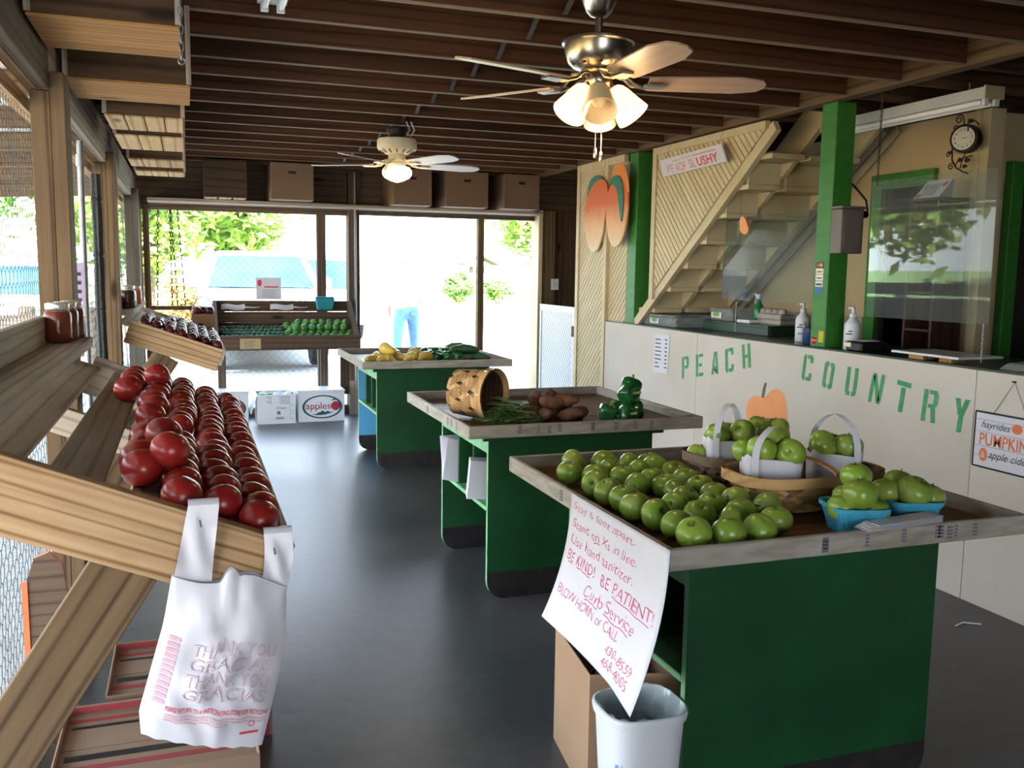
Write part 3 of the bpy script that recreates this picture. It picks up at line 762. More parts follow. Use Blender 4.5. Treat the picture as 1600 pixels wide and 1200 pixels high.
plum_me = lathe_mesh('plum', round_profile(0.036, 0.034, 0.006, 0.002), 14, M_PLUM, 2, 0.02)
for i in range(19):
    for j in range(7):
        x = 0.160-j*0.070; y = 6.185+i*0.075+(0.037 if j % 2 else 0)
        if x < -0.27 or y > 7.62: continue
        if j > 4 and i > 8: continue
        single('dark_plum', plum_me, PB(x+rt_.uniform(-.008, .008), y+rt_.uniform(-.006, .006), 0.004+rt_.random()*0.006), (rt_.uniform(-.4, .4), rt_.uniform(-.2, .6), rt_.random()*6), 0.92+rt_.random()*0.10,
               'dark red fruit on the farther display, %s row up from lip, %s from near board' % (ORD[j], ORD[i]), 'fruit', 'dark round fruit on the farther sloped display')

# ------------------------------------------------------------------ jars on the ledges
def jar(name, loc, r, h, fill, label, fillh=0.86, cloth=False):
    t = thing(name, label, 'jar', loc, 'preserve jars on the ledges')
    x, y, z = loc
    MB().lathe([(r*0.86, 0.0), (r*0.98, 0.006), (r, 0.015), (r, h*0.68), (r*0.93, h*0.76), (r*0.80, h*0.81), (r*0.80, h*0.86)], 20, loc).build('glass_body', M_JARG, t, smooth=50)
    MB().lathe([(r*0.80, 0.004), (r*0.93, 0.012), (r*0.95, h*0.66), (r*0.88, h*0.74), (r*0.74, h*0.785)], 18, loc).build('preserve', fill, t, smooth=50)
    lid = MB().lathe([(r*0.84, h*0.845), (r*0.85, h*0.85), (r*0.85, h*0.97), (r*0.82, h*0.985), (r*0.70, h*0.985), (r*0.68, h)], 20, loc).build('lid', M_LID, t, smooth=35)
    return t
jar('preserve_jar', (-0.394, 3.24, 1.2525), 0.042, 0.128, M_PICKLE, 'nearest and largest looking of three amber preserve jars on near ledge')
jar('preserve_jar', (-0.385, 3.345, 1.2525), 0.042, 0.128, M_PICKLE, 'middle of three amber preserve jars on near ledge')
jar('preserve_jar', (-0.376, 3.445, 1.2525), 0.042, 0.128, M_PICKLE, 'rearmost of three amber preserve jars on near ledge')
jar('preserve_jar', (-0.352, 7.0, 1.2305), 0.046, 0.13, M_JAMO, 'orange preserve jar at the outer edge of the far ledge')
jar('preserve_jar', (-0.362, 6.30, 1.2305), 0.05, 0.145, M_JAMD, 'dark preserve jar on the far ledge, half behind second post')
jar('preserve_jar', (-0.366, 6.44, 1.2305), 0.05, 0.145, M_JAMD, 'dark preserve jar standing behind the half hidden one on far ledge')
b_ = thing('paper_bag', 'small white and teal paper bag between the jars on the far ledge', 'bag', (-0.35, 6.6, 1.2305))
MB().hexa([(-0.40, 6.54, 1.231), (-0.33, 6.54, 1.231), (-0.33, 6.72, 1.231), (-0.40, 6.72, 1.231), (-0.395, 6.56, 1.345), (-0.345, 6.56, 1.345), (-0.345, 6.70, 1.335), (-0.395, 6.70, 1.335)]).build('bag_body', M_WHITE, b_, bevel=0.006)
bx('teal_side', (-0.329, -0.325), (6.60, 6.70), (1.235, 1.31), M_TEAL, b_)

# small signs, pipe and rolled netting by the left posts
s_ = thing('price_strip', 'narrow pale lilac strip sign hanging behind the first post', 'sign', (-0.44, 4.2, 1.25))
M_LILAC = paint('lilac_card', '#b7a3bd', 0.7, var=0.06)
bx('strip_card', (-0.447, -0.405), (4.20, 4.204), (1.20, 1.51), M_LILAC, s_)
mb = MB()
for i in range(7): mb.box((-0.437, -0.416), (4.1985, 4.1998), (1.24+i*0.036, 1.255+i*0.036))
mb.build('printed_marks', M_INK, s_)
s_ = thing('price_card', 'small lilac card with a handwritten number beyond the amber jars', 'card', (-0.38, 3.49, 1.25))
bx('card', (-0.402, -0.338), (3.492, 3.495), (1.2525, 1.31), M_LILAC, s_)
lettering('17', lambda u, v: (-0.388+u, 3.4905, 1.268+v), M_INK, s_, width=0.03)
p_ = thing('metal_pipe', 'slim pale grey upright pipe beside the screen behind the first post', 'pipe', (-0.44, 4.6, 0))
MB().tube([(-0.431, 4.5, 0), (-0.431, 4.5, 1.3), (-0.428, 4.5, 2.04)], 0.014, 10).build('pipe_shaft', M_GALV, p_, smooth=40)
MB().lathe([(0.019, 0), (0.019, 0.05)], 12, (-0.4285, 4.5, 1.93)).build('coupling', M_GALV, p_, smooth=40)
n_ = thing('rolled_netting', 'dark roll of netting standing upright against the screen before second post', 'netting', (-0.44, 4.85, 1.2))
vs = MB()
vs.grid(lambda u, v: (-0.400+0.020*math.cos(2*PI*u)*(1+0.16*math.sin(6*PI*u*2+3*v)+0.10*math.sin(26*v+4*u)), 4.86+0.030*math.sin(2*PI*u)*(1+0.16*math.sin(6*PI*u*2+3*v)+0.10*math.sin(26*v+4*u)), 0.001+1.93*v), 30, 60, closed_u=True)
vs.build('netting_roll', M_NET, n_, smooth=70)
mb = MB()
for k in range(7): mb.tube([(-0.400+0.0235*math.cos(a*PI/6), 4.86+0.034*math.sin(a*PI/6), 0.25+0.26*k+0.01*math.sin(a)) for a in range(12)], 0.003, 4, closed=True)
o = mb.build('tie_cord', M_BLACK, n_); o['kind'] = 'stuff'

# ------------------------------------------------------------------ thank-you bag hung on the display's near board
bag = thing('plastic_bag', 'white plastic carrier bag with pink print hung on display by two handles', 'bag', (0.05, 1.845, 0.53))
def lerp(a, b, t): return a+(b-a)*t
def seq(ts, t):
    for (a, u), (b, v) in zip(ts, ts[1:]):
        if t <= b: return u+(v-u)*(t-a)/(b-a)
    return ts[-1][1]
def bagpt(u, v, side=0):
    """u across, v down from the mouth"""
    xl = seq([(0, -0.044), (0.3, -0.062), (0.85, -0.112), (1, -0.110)], v); xr_ = seq([(0, 0.172), (0.35, 0.170), (0.8, 0.135), (1, 0.118)], v)
    zt = 0.905-0.02*math.sin(PI*min(1, u*1.4))-0.045*max(0, u-0.62)/0.38
    if 0.42 < u < 0.58: zt += 0.02*math.sin((u-0.42)/0.16*PI)
    zb = seq([(0, 0.592), (0.1, 0.583), (0.6, 0.548), (1, 0.530)], u)+0.0015*math.sin(u*40)
    x = lerp(xl, xr_, u); z = lerp(zt, zb, v)
    edge = math.sin(PI*u)**0.6*math.sin(PI*min(1, max(0, v*0.93+0.02)))**0.5 if 0 < u < 1 else 0
    wr = 0.0055*math.sin(x*70+z*22+2*math.sin(z*18))+0.0045*math.sin(x*38-z*52)+0.004*math.sin(x*120+math.sin(z*30)*2)*(0.3+v)
    wr *= 0.62
    if v > 0.9: wr *= 0.6
    y = 1.838-(0.040*edge+wr*edge) if side == 0 else 1.846-0.002*edge
    return (x, y-0.002*(1-side), z)
mb = MB()
mb.grid(lambda u, v: bagpt(u, v, 0), 44, 56)
mb.grid(lambda u, v: bagpt(u, v, 1), 44, 12)
bb_ = mb.build('bag_body', M_BAGP, bag, smooth=80)
def handle_strip(c0, c1, w0, w1, lean):
    m2 = MB()
    def f(u, v):
        c = (lerp(c0[0], c1[0], v)+lean*math.sin(PI*v), lerp(c0[1], c1[1], v))
        w = lerp(w0, w1, v**0.7)
        off = -0.006*math.sin(PI*v)-0.004*math.sin(u*9+v*7)*math.sin(PI*v)
        return (c[0]+(u-0.5)*w, 1.8405+off, c[1])
    m2.grid(f, 8, 16)
    # fold over the top of the board
    top = [(f(u/8, 1)[0], 1.8405+dy, c1[1]+dz) for dy, dz in ((0.0, 0.0), (0.006, 0.007), (0.014, 0.009), (0.03, 0.006), (0.05, -0.004)) for u in range(9)]
    fs = [(j*9+i, j*9+i+1, (j+1)*9+i+1, (j+1)*9+i) for j in range(4) for i in range(8)]
    m2.add(top, fs)
    return m2
handle_strip((-0.008, 0.885), (0.018, 1.040), 0.075, 0.058, 0.0).build('bag_handle', M_BAGP, bag, smooth=80)
handle_strip((0.144, 0.850), (0.158, 0.972), 0.056, 0.056, 0.006).build('bag_handle', M_BAGP, bag, smooth=80)
for x, z in ((0.012, 0.997), (0.150, 0.930)):
    MB().tube([(x, 1.848, z), (x, 1.826, z+0.004), (x-0.002, 1.818, z+0.018)], 0.0018, 6).build('nail', M_GALV, bag)
def bagtxt(u, v): return tuple(Vector(bagpt(u, 1-v, 0))+Vector((0, -0.0016, 0)))
for i, (s, v) in enumerate((('THANK YOU', 0.565), ('GRACIAS', 0.475), ('THANK YOU', 0.385), ('GRACIAS', 0.295))):
    # outlined capitals: a pink letter with a paler one on it
    lettering(s, bagtxt, M_RED if False else M_PINK, bag, width=0.66, height=0.075, x0=0.26, y0=v, bold=0.012)
    lettering(s, lambda u, w: tuple(Vector(bagtxt(u, w))+Vector((0, -0.0006, 0))), M_BAGP, bag, width=0.655, height=0.068, x0=0.2625, y0=v+0.0035, bold=-0.02)
lettering('PLEASE RETURN TO A PARTICIPATING STORE FOR RECYCLING', bagtxt, M_RED, bag, width=0.80, height=0.030, x0=0.17, y0=0.215, bold=0.015)
for i, s in enumerate(('WARNING: TO AVOID DANGER OF SUFFOCATION KEEP THIS PLASTIC BAG AWAY', 'FROM BABIES AND CHILDREN. DO NOT USE THIS BAG IN CRIBS, BEDS', 'CARRIAGES OR PLAYPENS. THIS BAG IS NOT A TOY')):
    lettering(s, bagtxt, M_RED, bag, width=0.78 if i < 2 else 0.5, height=0.012, x0=0.18, y0=0.185-i*0.019)
mb = MB()
for i in range(12):
    mb.quad(*[bagtxt(u, v) for u, v in ((0.06, 0.25+i*0.035), (0.15, 0.25+i*0.035), (0.15, 0.275+i*0.035), (0.06, 0.275+i*0.035))])
mb.build('faint_side_print', M_PINK, bag, fix=False)
mb = MB()
mb.quad(*[bagtxt(u, v) for u, v in ((0.78, 0.088), (0.93, 0.100), (0.93, 0.115), (0.78, 0.103))])
for a in range(3):
    c = (0.86, 0.155); r1, r2 = 0.030, 0.020
    A0, A1 = PI/2+a*2*PI/3+0.25, PI/2+(a+1)*2*PI/3-0.25
    mb.quad(*[bagtxt(c[0]+r*math.cos(t)*1.1, c[1]+r*math.sin(t)*0.8) for r, t in ((r1, A0), (r1, A1), (r2, A1), (r2, A0))])
mb.build('recycling_mark', M_RED, bag, fix=False)

# ------------------------------------------------------------------ things under the near display
def carton(x0, x1, y0, y1, h, label, rz=0.0):
    t = thing('produce_carton', label, 'box', ((x0+x1)/2, (y0+y1)/2, 0), 'open produce cartons on the floor')
    cx, cy = (x0+x1)/2, (y0+y1)/2
    kw = dict(bevel=0)
    bx('carton_bottom', (x0, x1), (y0, y1), (0.0, 0.004), M_KRAFTD, t, **kw)
    bx('carton_side', (x0, x1), (y0, y0+0.004), (0.004, h), M_KRAFTD, t, **kw)
    bx('carton_side', (x0, x1), (y1-0.004, y1), (0.004, h), M_KRAFTD, t, **kw)
    bx('carton_side', (x0, x0+0.004), (y0+0.004, y1-0.004), (0.004, h), M_KRAFT, t, **kw)
    bx('carton_side', (x1-0.004, x1), (y0+0.004, y1-0.004), (0.004, h), M_KRAFT, t, **kw)
    bx('carton_flap', (x0+0.004, x1-0.004), (y0+0.004, (y0+y1)/2-0.002), (h-0.03, h-0.027), M_KRAFTD, t, **kw)
    bx('carton_flap', (x0+0.004, x1-0.004), ((y0+y1)/2+0.002, y1-0.004), (h-0.03, h-0.027), M_KRAFTD, t, **kw)
    mb = MB()
    mb.box((x0+0.01, x1-0.01), (y0-0.0012, y0), (0.0, 0.075)).box((x0+0.01, x1-0.01), (y1-0.0052, y1-0.004), (h-0.024, h-0.004))
    mb.box((x0+0.01, x1-0.01), (y0+0.10, y0+0.125), (h-0.0268, h-0.0262)).box((x0+0.01, x1-0.01), (y1-0.06, y1-0.04), (h-0.0268, h-0.0262))
    mb.build('red_band', paint('carton_red', '#8a2f33', 0.75) if 'carton_red' not in MATS else MATS['carton_red'], t)['kind'] = 'stuff'
    mb = MB()
    for xx in (x0+0.12, x1-0.14):
        mb.prism([(xx+0.018*math.cos(a*PI/6), y0-0.0016, h-0.05+0.018*math.sin(a*PI/6)) for a in range(12)], (0, 0.0008, 0))
    mb.box((x0+0.02, x1-0.02), (y0+0.155, y0+0.185), (h-0.0268, h-0.0262)).box((x0+0.02, x1-0.02), (y1-0.10, y1-0.085), (h-0.0268, h-0.0262))
    mb.build('vent_hole', M_BLACK, t)['kind'] = 'stuff'
    lettering('Gargiulo', lambda u, v: (x0+0.19+u, y0-0.0016, h-0.085+v), M_INK, t, width=0.13, shear=0.2)
    return t
carton(-0.37, 0.15, 2.42, 2.86, 0.20, 'open tan tomato carton on the floor below the hanging bag, nearer one')
carton(-0.27, 0.22, 2.90, 3.32, 0.20, 'open tan tomato carton on the floor behind the nearer carton')
c_ = thing('cutout_board', 'brown pumpkin shaped board with an orange edge leaning under the display', 'board', (-0.44, 2.98, 0))
P = [(-0.40, 0.0), (-0.36, 0.05), (-0.355, 0.35), (-0.385, 0.60), (-0.42, 0.635), (-0.46, 0.62), (-0.492, 0.52), (-0.497, 0.25), (-0.47, 0.06)]
mb = MB(); n = len(P)
mb.add([(p[0], 3.0, p[1]) for p in P]+[(p[0], 3.02, p[1]) for p in P], [tuple(range(n))[::-1], tuple(range(n, 2*n))])
mb.mi = 1
mb.add([(p[0], 3.0, p[1]) for p in P]+[(p[0], 3.02, p[1]) for p in P], [(i, (i+1) % n, n+(i+1) % n, n+i) for i in range(n)])
mb.mi = 1
mb.box((-0.496, -0.480), (2.994, 3.0), (0.22, 0.55))
mb.build('cutout_panel', [M_BACKW, M_ORANGE], c_)

# ------------------------------------------------------------------ crates and boxes stored high up
def plank_crate(x0, x1, y0, y1, z0, z1, label, nb, mat_side=M_CRATEW, planks=M_CRATEP, along='Y'):
    t = thing('wooden_crate', label, 'crate', ((x0+x1)/2, (y0+y1)/2, z0), 'wooden crates stored under the joists')
    bx('crate_side', (x0, x1), (y0, y0+0.012), (z0, z1), mat_side, t)
    bx('crate_side', (x0, x1), (y1-0.012, y1), (z0, z1), mat_side, t)
    bx('crate_end', (x0, x0+0.016), (y0+0.012, y1-0.012), (z0, z1), mat_side, t)
    bx('crate_end', (x1-0.016, x1), (y0+0.012, y1-0.012), (z0, z1), mat_side, t)
    if along == 'Y':
        w = (x1-x0-0.004)/nb
        for i in range(nb): bx('bottom_plank', (x0+0.002+i*w+0.002, x0+0.002+(i+1)*w-0.002), (y0+0.0, y1), (z0-0.010, z0-0.0005), planks, t)
    else:
        w = (y1-y0-0.004)/nb
        for i in range(nb): bx('bottom_plank', (x0, x1), (y0+0.002+i*w+0.0015, y0+0.002+(i+1)*w-0.0015), (z0-0.010, z0-0.0005), planks, t)
    bx('corner_trim', (x0-0.004, x0+0.014), (y0-0.005, y0-0.0005), (z0, z1), M_GREYW, t)
    bx('corner_trim', (x1-0.014, x1+0.004), (y0-0.005, y0-0.0005), (z0, z1), M_GREYW, t)
    return t
M_CRATED = wood('crate_dark', '#5f4630', '#38281b', ring=5, dist=4)
plank_crate(-0.415, 0.0, 3.02, 3.44, 2.215, 2.474, 'large dark wooden crate overhead at top left, nearest of the row', 4, M_CRATED, M_CRATEW, 'X')
plank_crate(-0.405, 0.03, 3.80, 4.22, 2.185, 2.474, 'dark wooden crate overhead, second in the row, with pale corner strips', 4, M_CRATED, M_CRATEW, 'X')
for i, (a, b, z, nb, lab) in enumerate(((4.44, 4.86, 2.155, 4, 'third overhead crate, first with pale end-on bottom planks'), (5.04, 5.60, 2.15, 3, 'fourth overhead crate with three pale bottom planks'),
                                   (6.12, 6.52, 2.15, 4, 'fifth overhead crate with pale planks before the corner'), (6.90, 7.22, 2.155, 3, 'last and farthest overhead crate along the left wall'))):
    plank_crate(-0.325, 0.005, a, b, z, 2.474, lab, nb, M_CRATED)
def carton_up(x0, x1, y0, y1, z0, z1, label, name='cardboard_box', slats=0):
    t = thing(name, label, 'box', ((x0+x1)/2, (y0+y1)/2, z0), 'boxes on the high back shelf')
    MB().box((x0, x1), (y0, y1), (z0, z1)).build('box_body', M_KRAFTD if not slats else M_DARKW, t, bevel=0.004)
    cx = (x0+x1)/2
    if slats:
        w = (x1-x0)/3
        for i in range(3): bx('bottom_plank', (x0+i*w+0.012, x0+(i+1)*w-0.012), (y0+0.005, y0+0.24), (z0-0.006, z0-0.0005), M_CRATEP, t)
    else:
        MB().box((x0+0.002, x1-0.002), (y0+0.002, y0+0.24), (z0-0.0012, z0-0.0002)).build('box_bottom', M_KRAFT, t)
        MB().box((cx-0.035, cx+0.035), (y0-0.0012, y0-0.0002), (z1-0.10, z1-0.075)).build('hand_slot', M_BLACK, t)
        bx('tape_seam', (x0-0.0012, x0-0.0002), (y0+0.02, y1-0.02), (z0+0.10, z0+0.105), M_BLACK, t, bevel=0)
    return t
carton_up(1.90, 2.28, 8.87, 9.44, 2.127, 2.47, 'cardboard box on the back shelf behind the far ceiling fan light')
carton_up(2.42, 2.86, 8.87, 9.44, 2.127, 2.47, 'cardboard box on the back shelf, middle one of three over the doorway')
carton_up(3.02, 3.40, 8.85, 9.44, 2.127, 2.47, 'cardboard box on the back shelf, rightmost over the doorway post')
carton_up(0.75, 1.14, 8.87, 9.44, 2.133, 2.47, 'box on the back shelf over the truck, with plain pale underside')
carton_up(0.16, 0.54, 8.87, 9.44, 2.133, 2.47, 'slat bottomed crate on the back shelf nearest the left wall', 'slatted_crate', 3)
# hanging chain by the overhead crates
ch = MB()
for i in range(16):
    z = 2.086+0.02+i*0.024
    pts = [(0.002+0.006*math.cos(a*PI/4)*(1 if i % 2 else 0.2), 2.90+0.006*math.cos(a*PI/4)*(0.2 if i % 2 else 1), z+0.016*math.sin(a*PI/4)) for a in range(8)]
    ch.tube(pts, 0.0022, 5, closed=True)
pts = [(0.002+0.009*math.cos(a*PI/5), 2.90, 2.088+0.009*math.sin(a*PI/5)) for a in range(10)]
ch.tube(pts, 0.0025, 5, closed=True)
tag(ch.build('hanging_chain', M_GALV, smooth=60), 'short pale metal chain hanging in front of the overhead crates', 'chain')

# ------------------------------------------------------------------ rack against the back screen
rk = thing('produce_rack', 'brown board rack of green produce standing against the back screen', 'display', (0.9, 9.0, 0))
bx('front_board', (0.22, 1.55), (8.75, 8.788), (0.74, 0.875), M_BACKW, rk)
bx('back_board', (0.23, 1.52), (9.31, 9.345), (1.075, 1.18), M_DARKW, rk)
bx('back_board', (0.23, 1.52), (9.27, 9.305), (0.97, 1.072), M_BACKW, rk)
bx('back_board', (0.262, 1.508), (9.275, 9.305), (0.78, 0.968), M_DARKW, rk)
bx('back_batten', (0.255, 1.51), (9.346, 9.409), (1.08, 1.12), M_DARKW, rk)
for xx in (0.22, 1.512):
    MB().prism([(xx, 8.79, 0.74), (xx, 9.30, 0.90), (xx, 9.34, 1.18), (xx, 9.265, 1.18), (xx, 8.79, 0.875)], (0.036, 0, 0)).build('side_board', M_BACKW, rk)
for i in range(4):
    a = Vector((0.26, 8.86+i*0.125, 0.77+i*0.045)); b = Vector((1.51, 8.86+i*0.125, 0.77+i*0.045))
    board('slat', a, b, 0.115, 0.015, M_SLATW, rk, up=(0, 1, 0.36))
for xx in (0.26, 1.258):
    bx('leg', (xx, xx+0.075), (9.41, 9.448), (0, 1.075), M_BACKW, rk)
veg_me = [lathe_mesh('green_vegetable', round_profile(0.041, 0.036, 0.008, 0.004), 14, M_GVEG, 4, 0.07, k) for k in (0, 0.7)]
for i in range(9):
    for j in range(5):
        x = 0.90+i*0.074+(0.036 if j % 2 else 0); y = 8.835+j*0.088; z = 0.812+j*0.0325
        if x > 1.50: continue
        single('green_pepper', veg_me[(i+j) % 2], (x, y, z), (rt_.random(), rt_.random(), rt_.random()*6), 0.92+rt_.random()*0.12,
               'lobed green vegetable, %s row from the rack front, %s in the right half' % (ORD[j], ORD[i]), 'vegetable', 'green vegetables on the right of the back rack')
for i in range(7):
    for j in range(2):
        single('green_pepper', veg_me[i % 2], (0.97+i*0.076+0.03*j, 9.0+j*0.10, 0.935+j*0.04), (rt_.random(), rt_.random(), rt_.random()*6), 0.9,
               'lobed green vegetable on top of the rack heap, %s row, %s from left' % (ORD[j], ORD[i]), 'vegetable', 'green vegetables on the right of the back rack')
sv = lathe_mesh('small_green', round_profile(0.026, 0.034, 0.002, 0.002), 10, M_ZUC)
for i in range(13):
    for j in range(6):
        single('small_green_vegetable', sv, (0.29+i*0.045+(0.02 if j % 2 else 0), 8.83+j*0.068, 0.797+j*0.0245), (1.2, rt_.random(), rt_.random()*6), 0.9+rt_.random()*0.2,
               'small dark vegetable, %s row from the rack front, %s in the left half' % (ORD[j], ORD[i]), 'vegetable', 'small dark vegetables on the left of the back rack')
cd_ = thing('price_card', 'yellowed price card tacked on the front board of the back rack', 'card', (0.6, 8.75, 0.75))
M_YCARD = paint('yellow_card', '#b9a777', 0.8, var=0.06)
bx('card', (0.44, 0.625), (8.746, 8.7495), (0.755, 0.85), M_YCARD, cd_, bevel=0)
mb = MB()
for i in range(4): mb.box((0.475, 0.56+0.02*(i % 2)), (8.7450, 8.7458), (0.772+i*0.017, 0.777+i*0.017))
mb.build('pencil_lines', M_GREYI, cd_)
for x, lab in ((0.30, 'folded white plastic bag with a tail pinned on the back rack, left one'), (0.76, 'folded white plastic bag with a tail pinned on the back rack, right one')):
    t = thing('folded_bag', lab, 'bag', (x+0.15, 9.30, 1.10), 'folded bags pinned on the back rack')
    MB().grid(lambda u, v: (x+u*0.22, 9.303-0.010*math.sin(PI*v)*math.sin(PI*u)-0.003*math.sin(u*20)-0.002, 1.092+0.052*v+0.006*math.sin(u*7)), 14, 6).build('bag_roll', M_WHITE, t, smooth=80)
    MB().tube([(x+0.22, 9.298, 1.118), (x+0.30, 9.298, 1.112), (x+0.36, 9.298, 1.117)], [0.010, 0.006, 0.003], 6).build('bag_tail', M_WHITE, t, smooth=60)
pt = thing('pint_basket', 'single empty teal pint basket standing on top of the back rack', 'basket', (1.30, 9.28, 1.08))
MB().hexa([(1.21, 9.225, 1.09), (1.36, 9.225, 1.09), (1.36, 9.30, 1.09), (1.21, 9.30, 1.09), (1.19, 9.20, 1.215), (1.38, 9.20, 1.215), (1.38, 9.30, 1.215), (1.19, 9.30, 1.215)]).build('basket_shell', M_TEAL, pt, bevel=0.012)
MB().box((1.185, 1.385), (9.195, 9.303), (1.2155, 1.222)).build('basket_rim', M_TEAL, pt, bevel=0.002)
s_ = thing('notice_sheet', 'white notice sheet with red print fixed to the back screen before the truck', 'sign', (0.75, 9.48, 1.2))
bx('sheet', (0.64, 0.885), (9.480, 9.484), (1.185, 1.405), M_WHITE, s_, bevel=0)
mb = MB().box((0.72, 0.86), (9.478, 9.4795), (1.305, 1.318))
mb.prism([(0.675+0.022*math.cos(a*PI/6), 9.478, 1.35+0.035*math.sin(a*PI/6)) for a in range(12)], (0, 0.0012, 0))
mb.build('red_print', M_RED, s_)
mb = MB()
for i in range(5): mb.box((0.70, 0.84-0.02*(i % 2)), (9.478, 9.4795), (1.21+i*0.017, 1.2135+i*0.017))
mb.build('grey_print', M_GREYI, s_)
pb = thing('produce_bag', 'brown paper tote of dark fruit at the low end of the far display', 'bag', (0.12, 7.80, 0.98))
z0 = PB(0.12, 7.8, -0.03).z
MB().hexa([(0.035, 7.70, z0+0.02), (0.19, 7.70, z0-0.02), (0.19, 7.86, z0-0.02), (0.035, 7.86, z0+0.02), (0.02, 7.69, z0+0.15), (0.205, 7.69, z0+0.15), (0.205, 7.87, z0+0.15), (0.02, 7.87, z0+0.15)]).build('tote_body', M_KRAFT, pb, bevel=0.006)
MB().tube([(0.03, 7.78, z0+0.145)]+[(0.112-0.085*math.cos(a*PI/8), 7.78, z0+0.145+0.14*math.sin(a*PI/8)) for a in range(1, 8)]+[(0.195, 7.78, z0+0.145)], 0.005, 6).build('tote_handle', M_WHITE, pb, smooth=60)
for x, y in ((0.065, 7.73), (0.16, 7.73), (0.112, 7.78), (0.065, 7.83), (0.16, 7.83)):
    single('dark_plum', plum_me, (x, y, z0+0.172), (0, 0, x*90), 1.05, 'dark fruit in the brown paper tote, %s' % {(0.065, 7.73): 'near left one', (0.16, 7.73): 'near right one', (0.112, 7.78): 'middle one', (0.065, 7.83): 'far left one'}.get((x, y), 'far right one'), 'fruit', 'dark fruit in the paper tote')

# black swing chains in the back-left bay
sw = thing('swing_chains', 'set of four long dark chains hanging in the back left bay', 'chain', (-0.1, 9.35, 2.04))
for i, (x, dx) in enumerate(((-0.245, -0.03), (-0.14, 0.0), (-0.13, 0.04), (-0.07, 0.05))):
    mb = MB()
    for k in range(26):
        z = 2.035-k*0.036; xx = x+dx*k/26
        a0 = k % 2
        pts = [(xx+(0.012*math.cos(a*PI/3) if a0 else 0.003*math.cos(a*PI/3)), 9.38+(0.003 if a0 else 0.012)*math.cos(a*PI/3), z-0.018+0.024*math.sin(a*PI/3)) for a in range(6)]
        mb.tube(pts, 0.0036, 4, closed=True)
    mb.build('chain_strand', M_RUST, sw)

# ------------------------------------------------------------------ apple boxes on the floor
def logo_box(x0, x1, y0, y1, h, label):
    t = thing('apple_box', label, 'box', ((x0+x1)/2, (y0+y1)/2, 0), 'white apple boxes on the floor')
    MB().box((x0, x1), (y0, y1), (0, h-0.022)).build('box_body', M_WHITEP, t, bevel=0.004)
    MB().box((x0-0.006, x1+0.006), (y0-0.002, y1+0.006), (h-0.0215, h)).build('box_lid', M_WHITEP, t, bevel=0.004)
    cx, cz = (x0+x1)/2+0.01, h*0.47; rx, rz = (x1-x0)*0.43, h*0.37
    mb = MB()
    def el(k, y): return [(cx+rx*k*math.cos(a*PI/24), y, cz+rz*k*math.sin(a*PI/24)) for a in range(48)]
    o1, o2 = el(1, y0-0.003), el(0.89, y0-0.003)
    for i in range(48): mb.quad(o1[i], o1[(i+1) % 48], o2[(i+1) % 48], o2[i])
    mb.quad(*[(cx+rx*u, y0-0.003, cz+rz*v) for u, v in ((-0.55, -0.62), (-0.3, -0.60), (-0.22, -0.48), (-0.1, -0.44), (0.0, -0.30), (0.12, -0.46), (0.26, -0.36), (0.4, -0.47), (0.55, -0.42), (0.4, -0.55), (0.1, -0.68), (-0.3, -0.70))])
    mb.build('green_oval', paint('logo_green', '#1f4a48', 0.6) if 'logo_green' not in MATS else MATS['logo_green'], t, fix=False)
    lettering('apples', lambda u, v: (cx-rx*0.82+u, y0-0.003, cz-rz*0.18+v), MATS.get('logo_red') or paint('logo_red', '#a02a3a', 0.6), t, width=rx*1.22)
    ap = MB(); ax_, az_ = cx+rx*0.66, cz+rz*0.06
    ap.quad(*[(ax_+0.043*math.cos(a)*(1-0.12*math.cos(2*a+PI)), y0-0.003, az_+0.046*math.sin(a)*(1-0.10*abs(math.cos(a))**6)) for a in [2*PI*i/24 for i in range(24)]])
    ap.build('red_apple_print', MATS['logo_red'], t, fix=False)
    MB().quad(*[(ax_-0.045+u, y0-0.0035, az_+0.058+v) for u, v in ((0, 0), (0.025, 0.012), (0.05, 0.006), (0.03, -0.004))]).build('leaf_print', MATS['logo_green'], t, fix=False)
    return t
logo_box(0.985, 1.44, 9.05, 9.36, 0.315, 'white apple box with the oval print, right of the open box')
logo_box(0.06, 0.525, 9.12, 9.40, 0.315, 'white apple box with oval print, left one half hidden by display')
ob = thing('open_apple_box', 'open white apple box with upside down print and produce inside', 'box', (0.77, 9.2, 0))
x0, x1, y0, y1, h = 0.60, 0.96, 9.02, 9.36, 0.285
for X, Y, Z in (((x0, x1), (y0, y0+0.005), (0, h)), ((x0, x1), (y1-0.005, y1), (0, h)), ((x0, x0+0.005), (y0+0.005, y1-0.005), (0, h)), ((x1-0.005, x1), (y0+0.005, y1-0.005), (0, h)), ((x0, x1), (y0, y1), (0.0, 0.005))):
    bx('box_wall', X, Y, Z, M_WHITEP, ob, bevel=0)
MB().prism([(x0, y0, h), (x0, y1, h), (x0-0.06, y1, 0.12), (x0-0.06, y0+0.02, 0.10)], (0.004, 0, 0.001)).build('box_flap', M_WHITEP, ob)
flip = lambda cx_, cz_, s: (lambda u, v: (cx_-u*s, y0-0.002, cz_-v*s))
lettering('APPLES', flip(0.875, 0.165, 1), MATS['logo_red'], ob, width=0.10)
mb = MB()
for i in range(6):
    mb.box((0.68+0.02*(i % 3), 0.735), (y0-0.002, y0-0.001), (0.262-i*0.014, 0.2665-i*0.014)); mb.box((0.80+0.015*(i % 2), 0.91), (y0-0.002, y0-0.001), (0.264-i*0.014, 0.2685-i*0.014))
for i in range(3): mb.box((0.77, 0.85), (y0-0.002, y0-0.001), (0.045+i*0.008, 0.050+i*0.008))
mb.box((0.785, 0.815), (y0-0.002, y0-0.001), (0.09, 0.125))
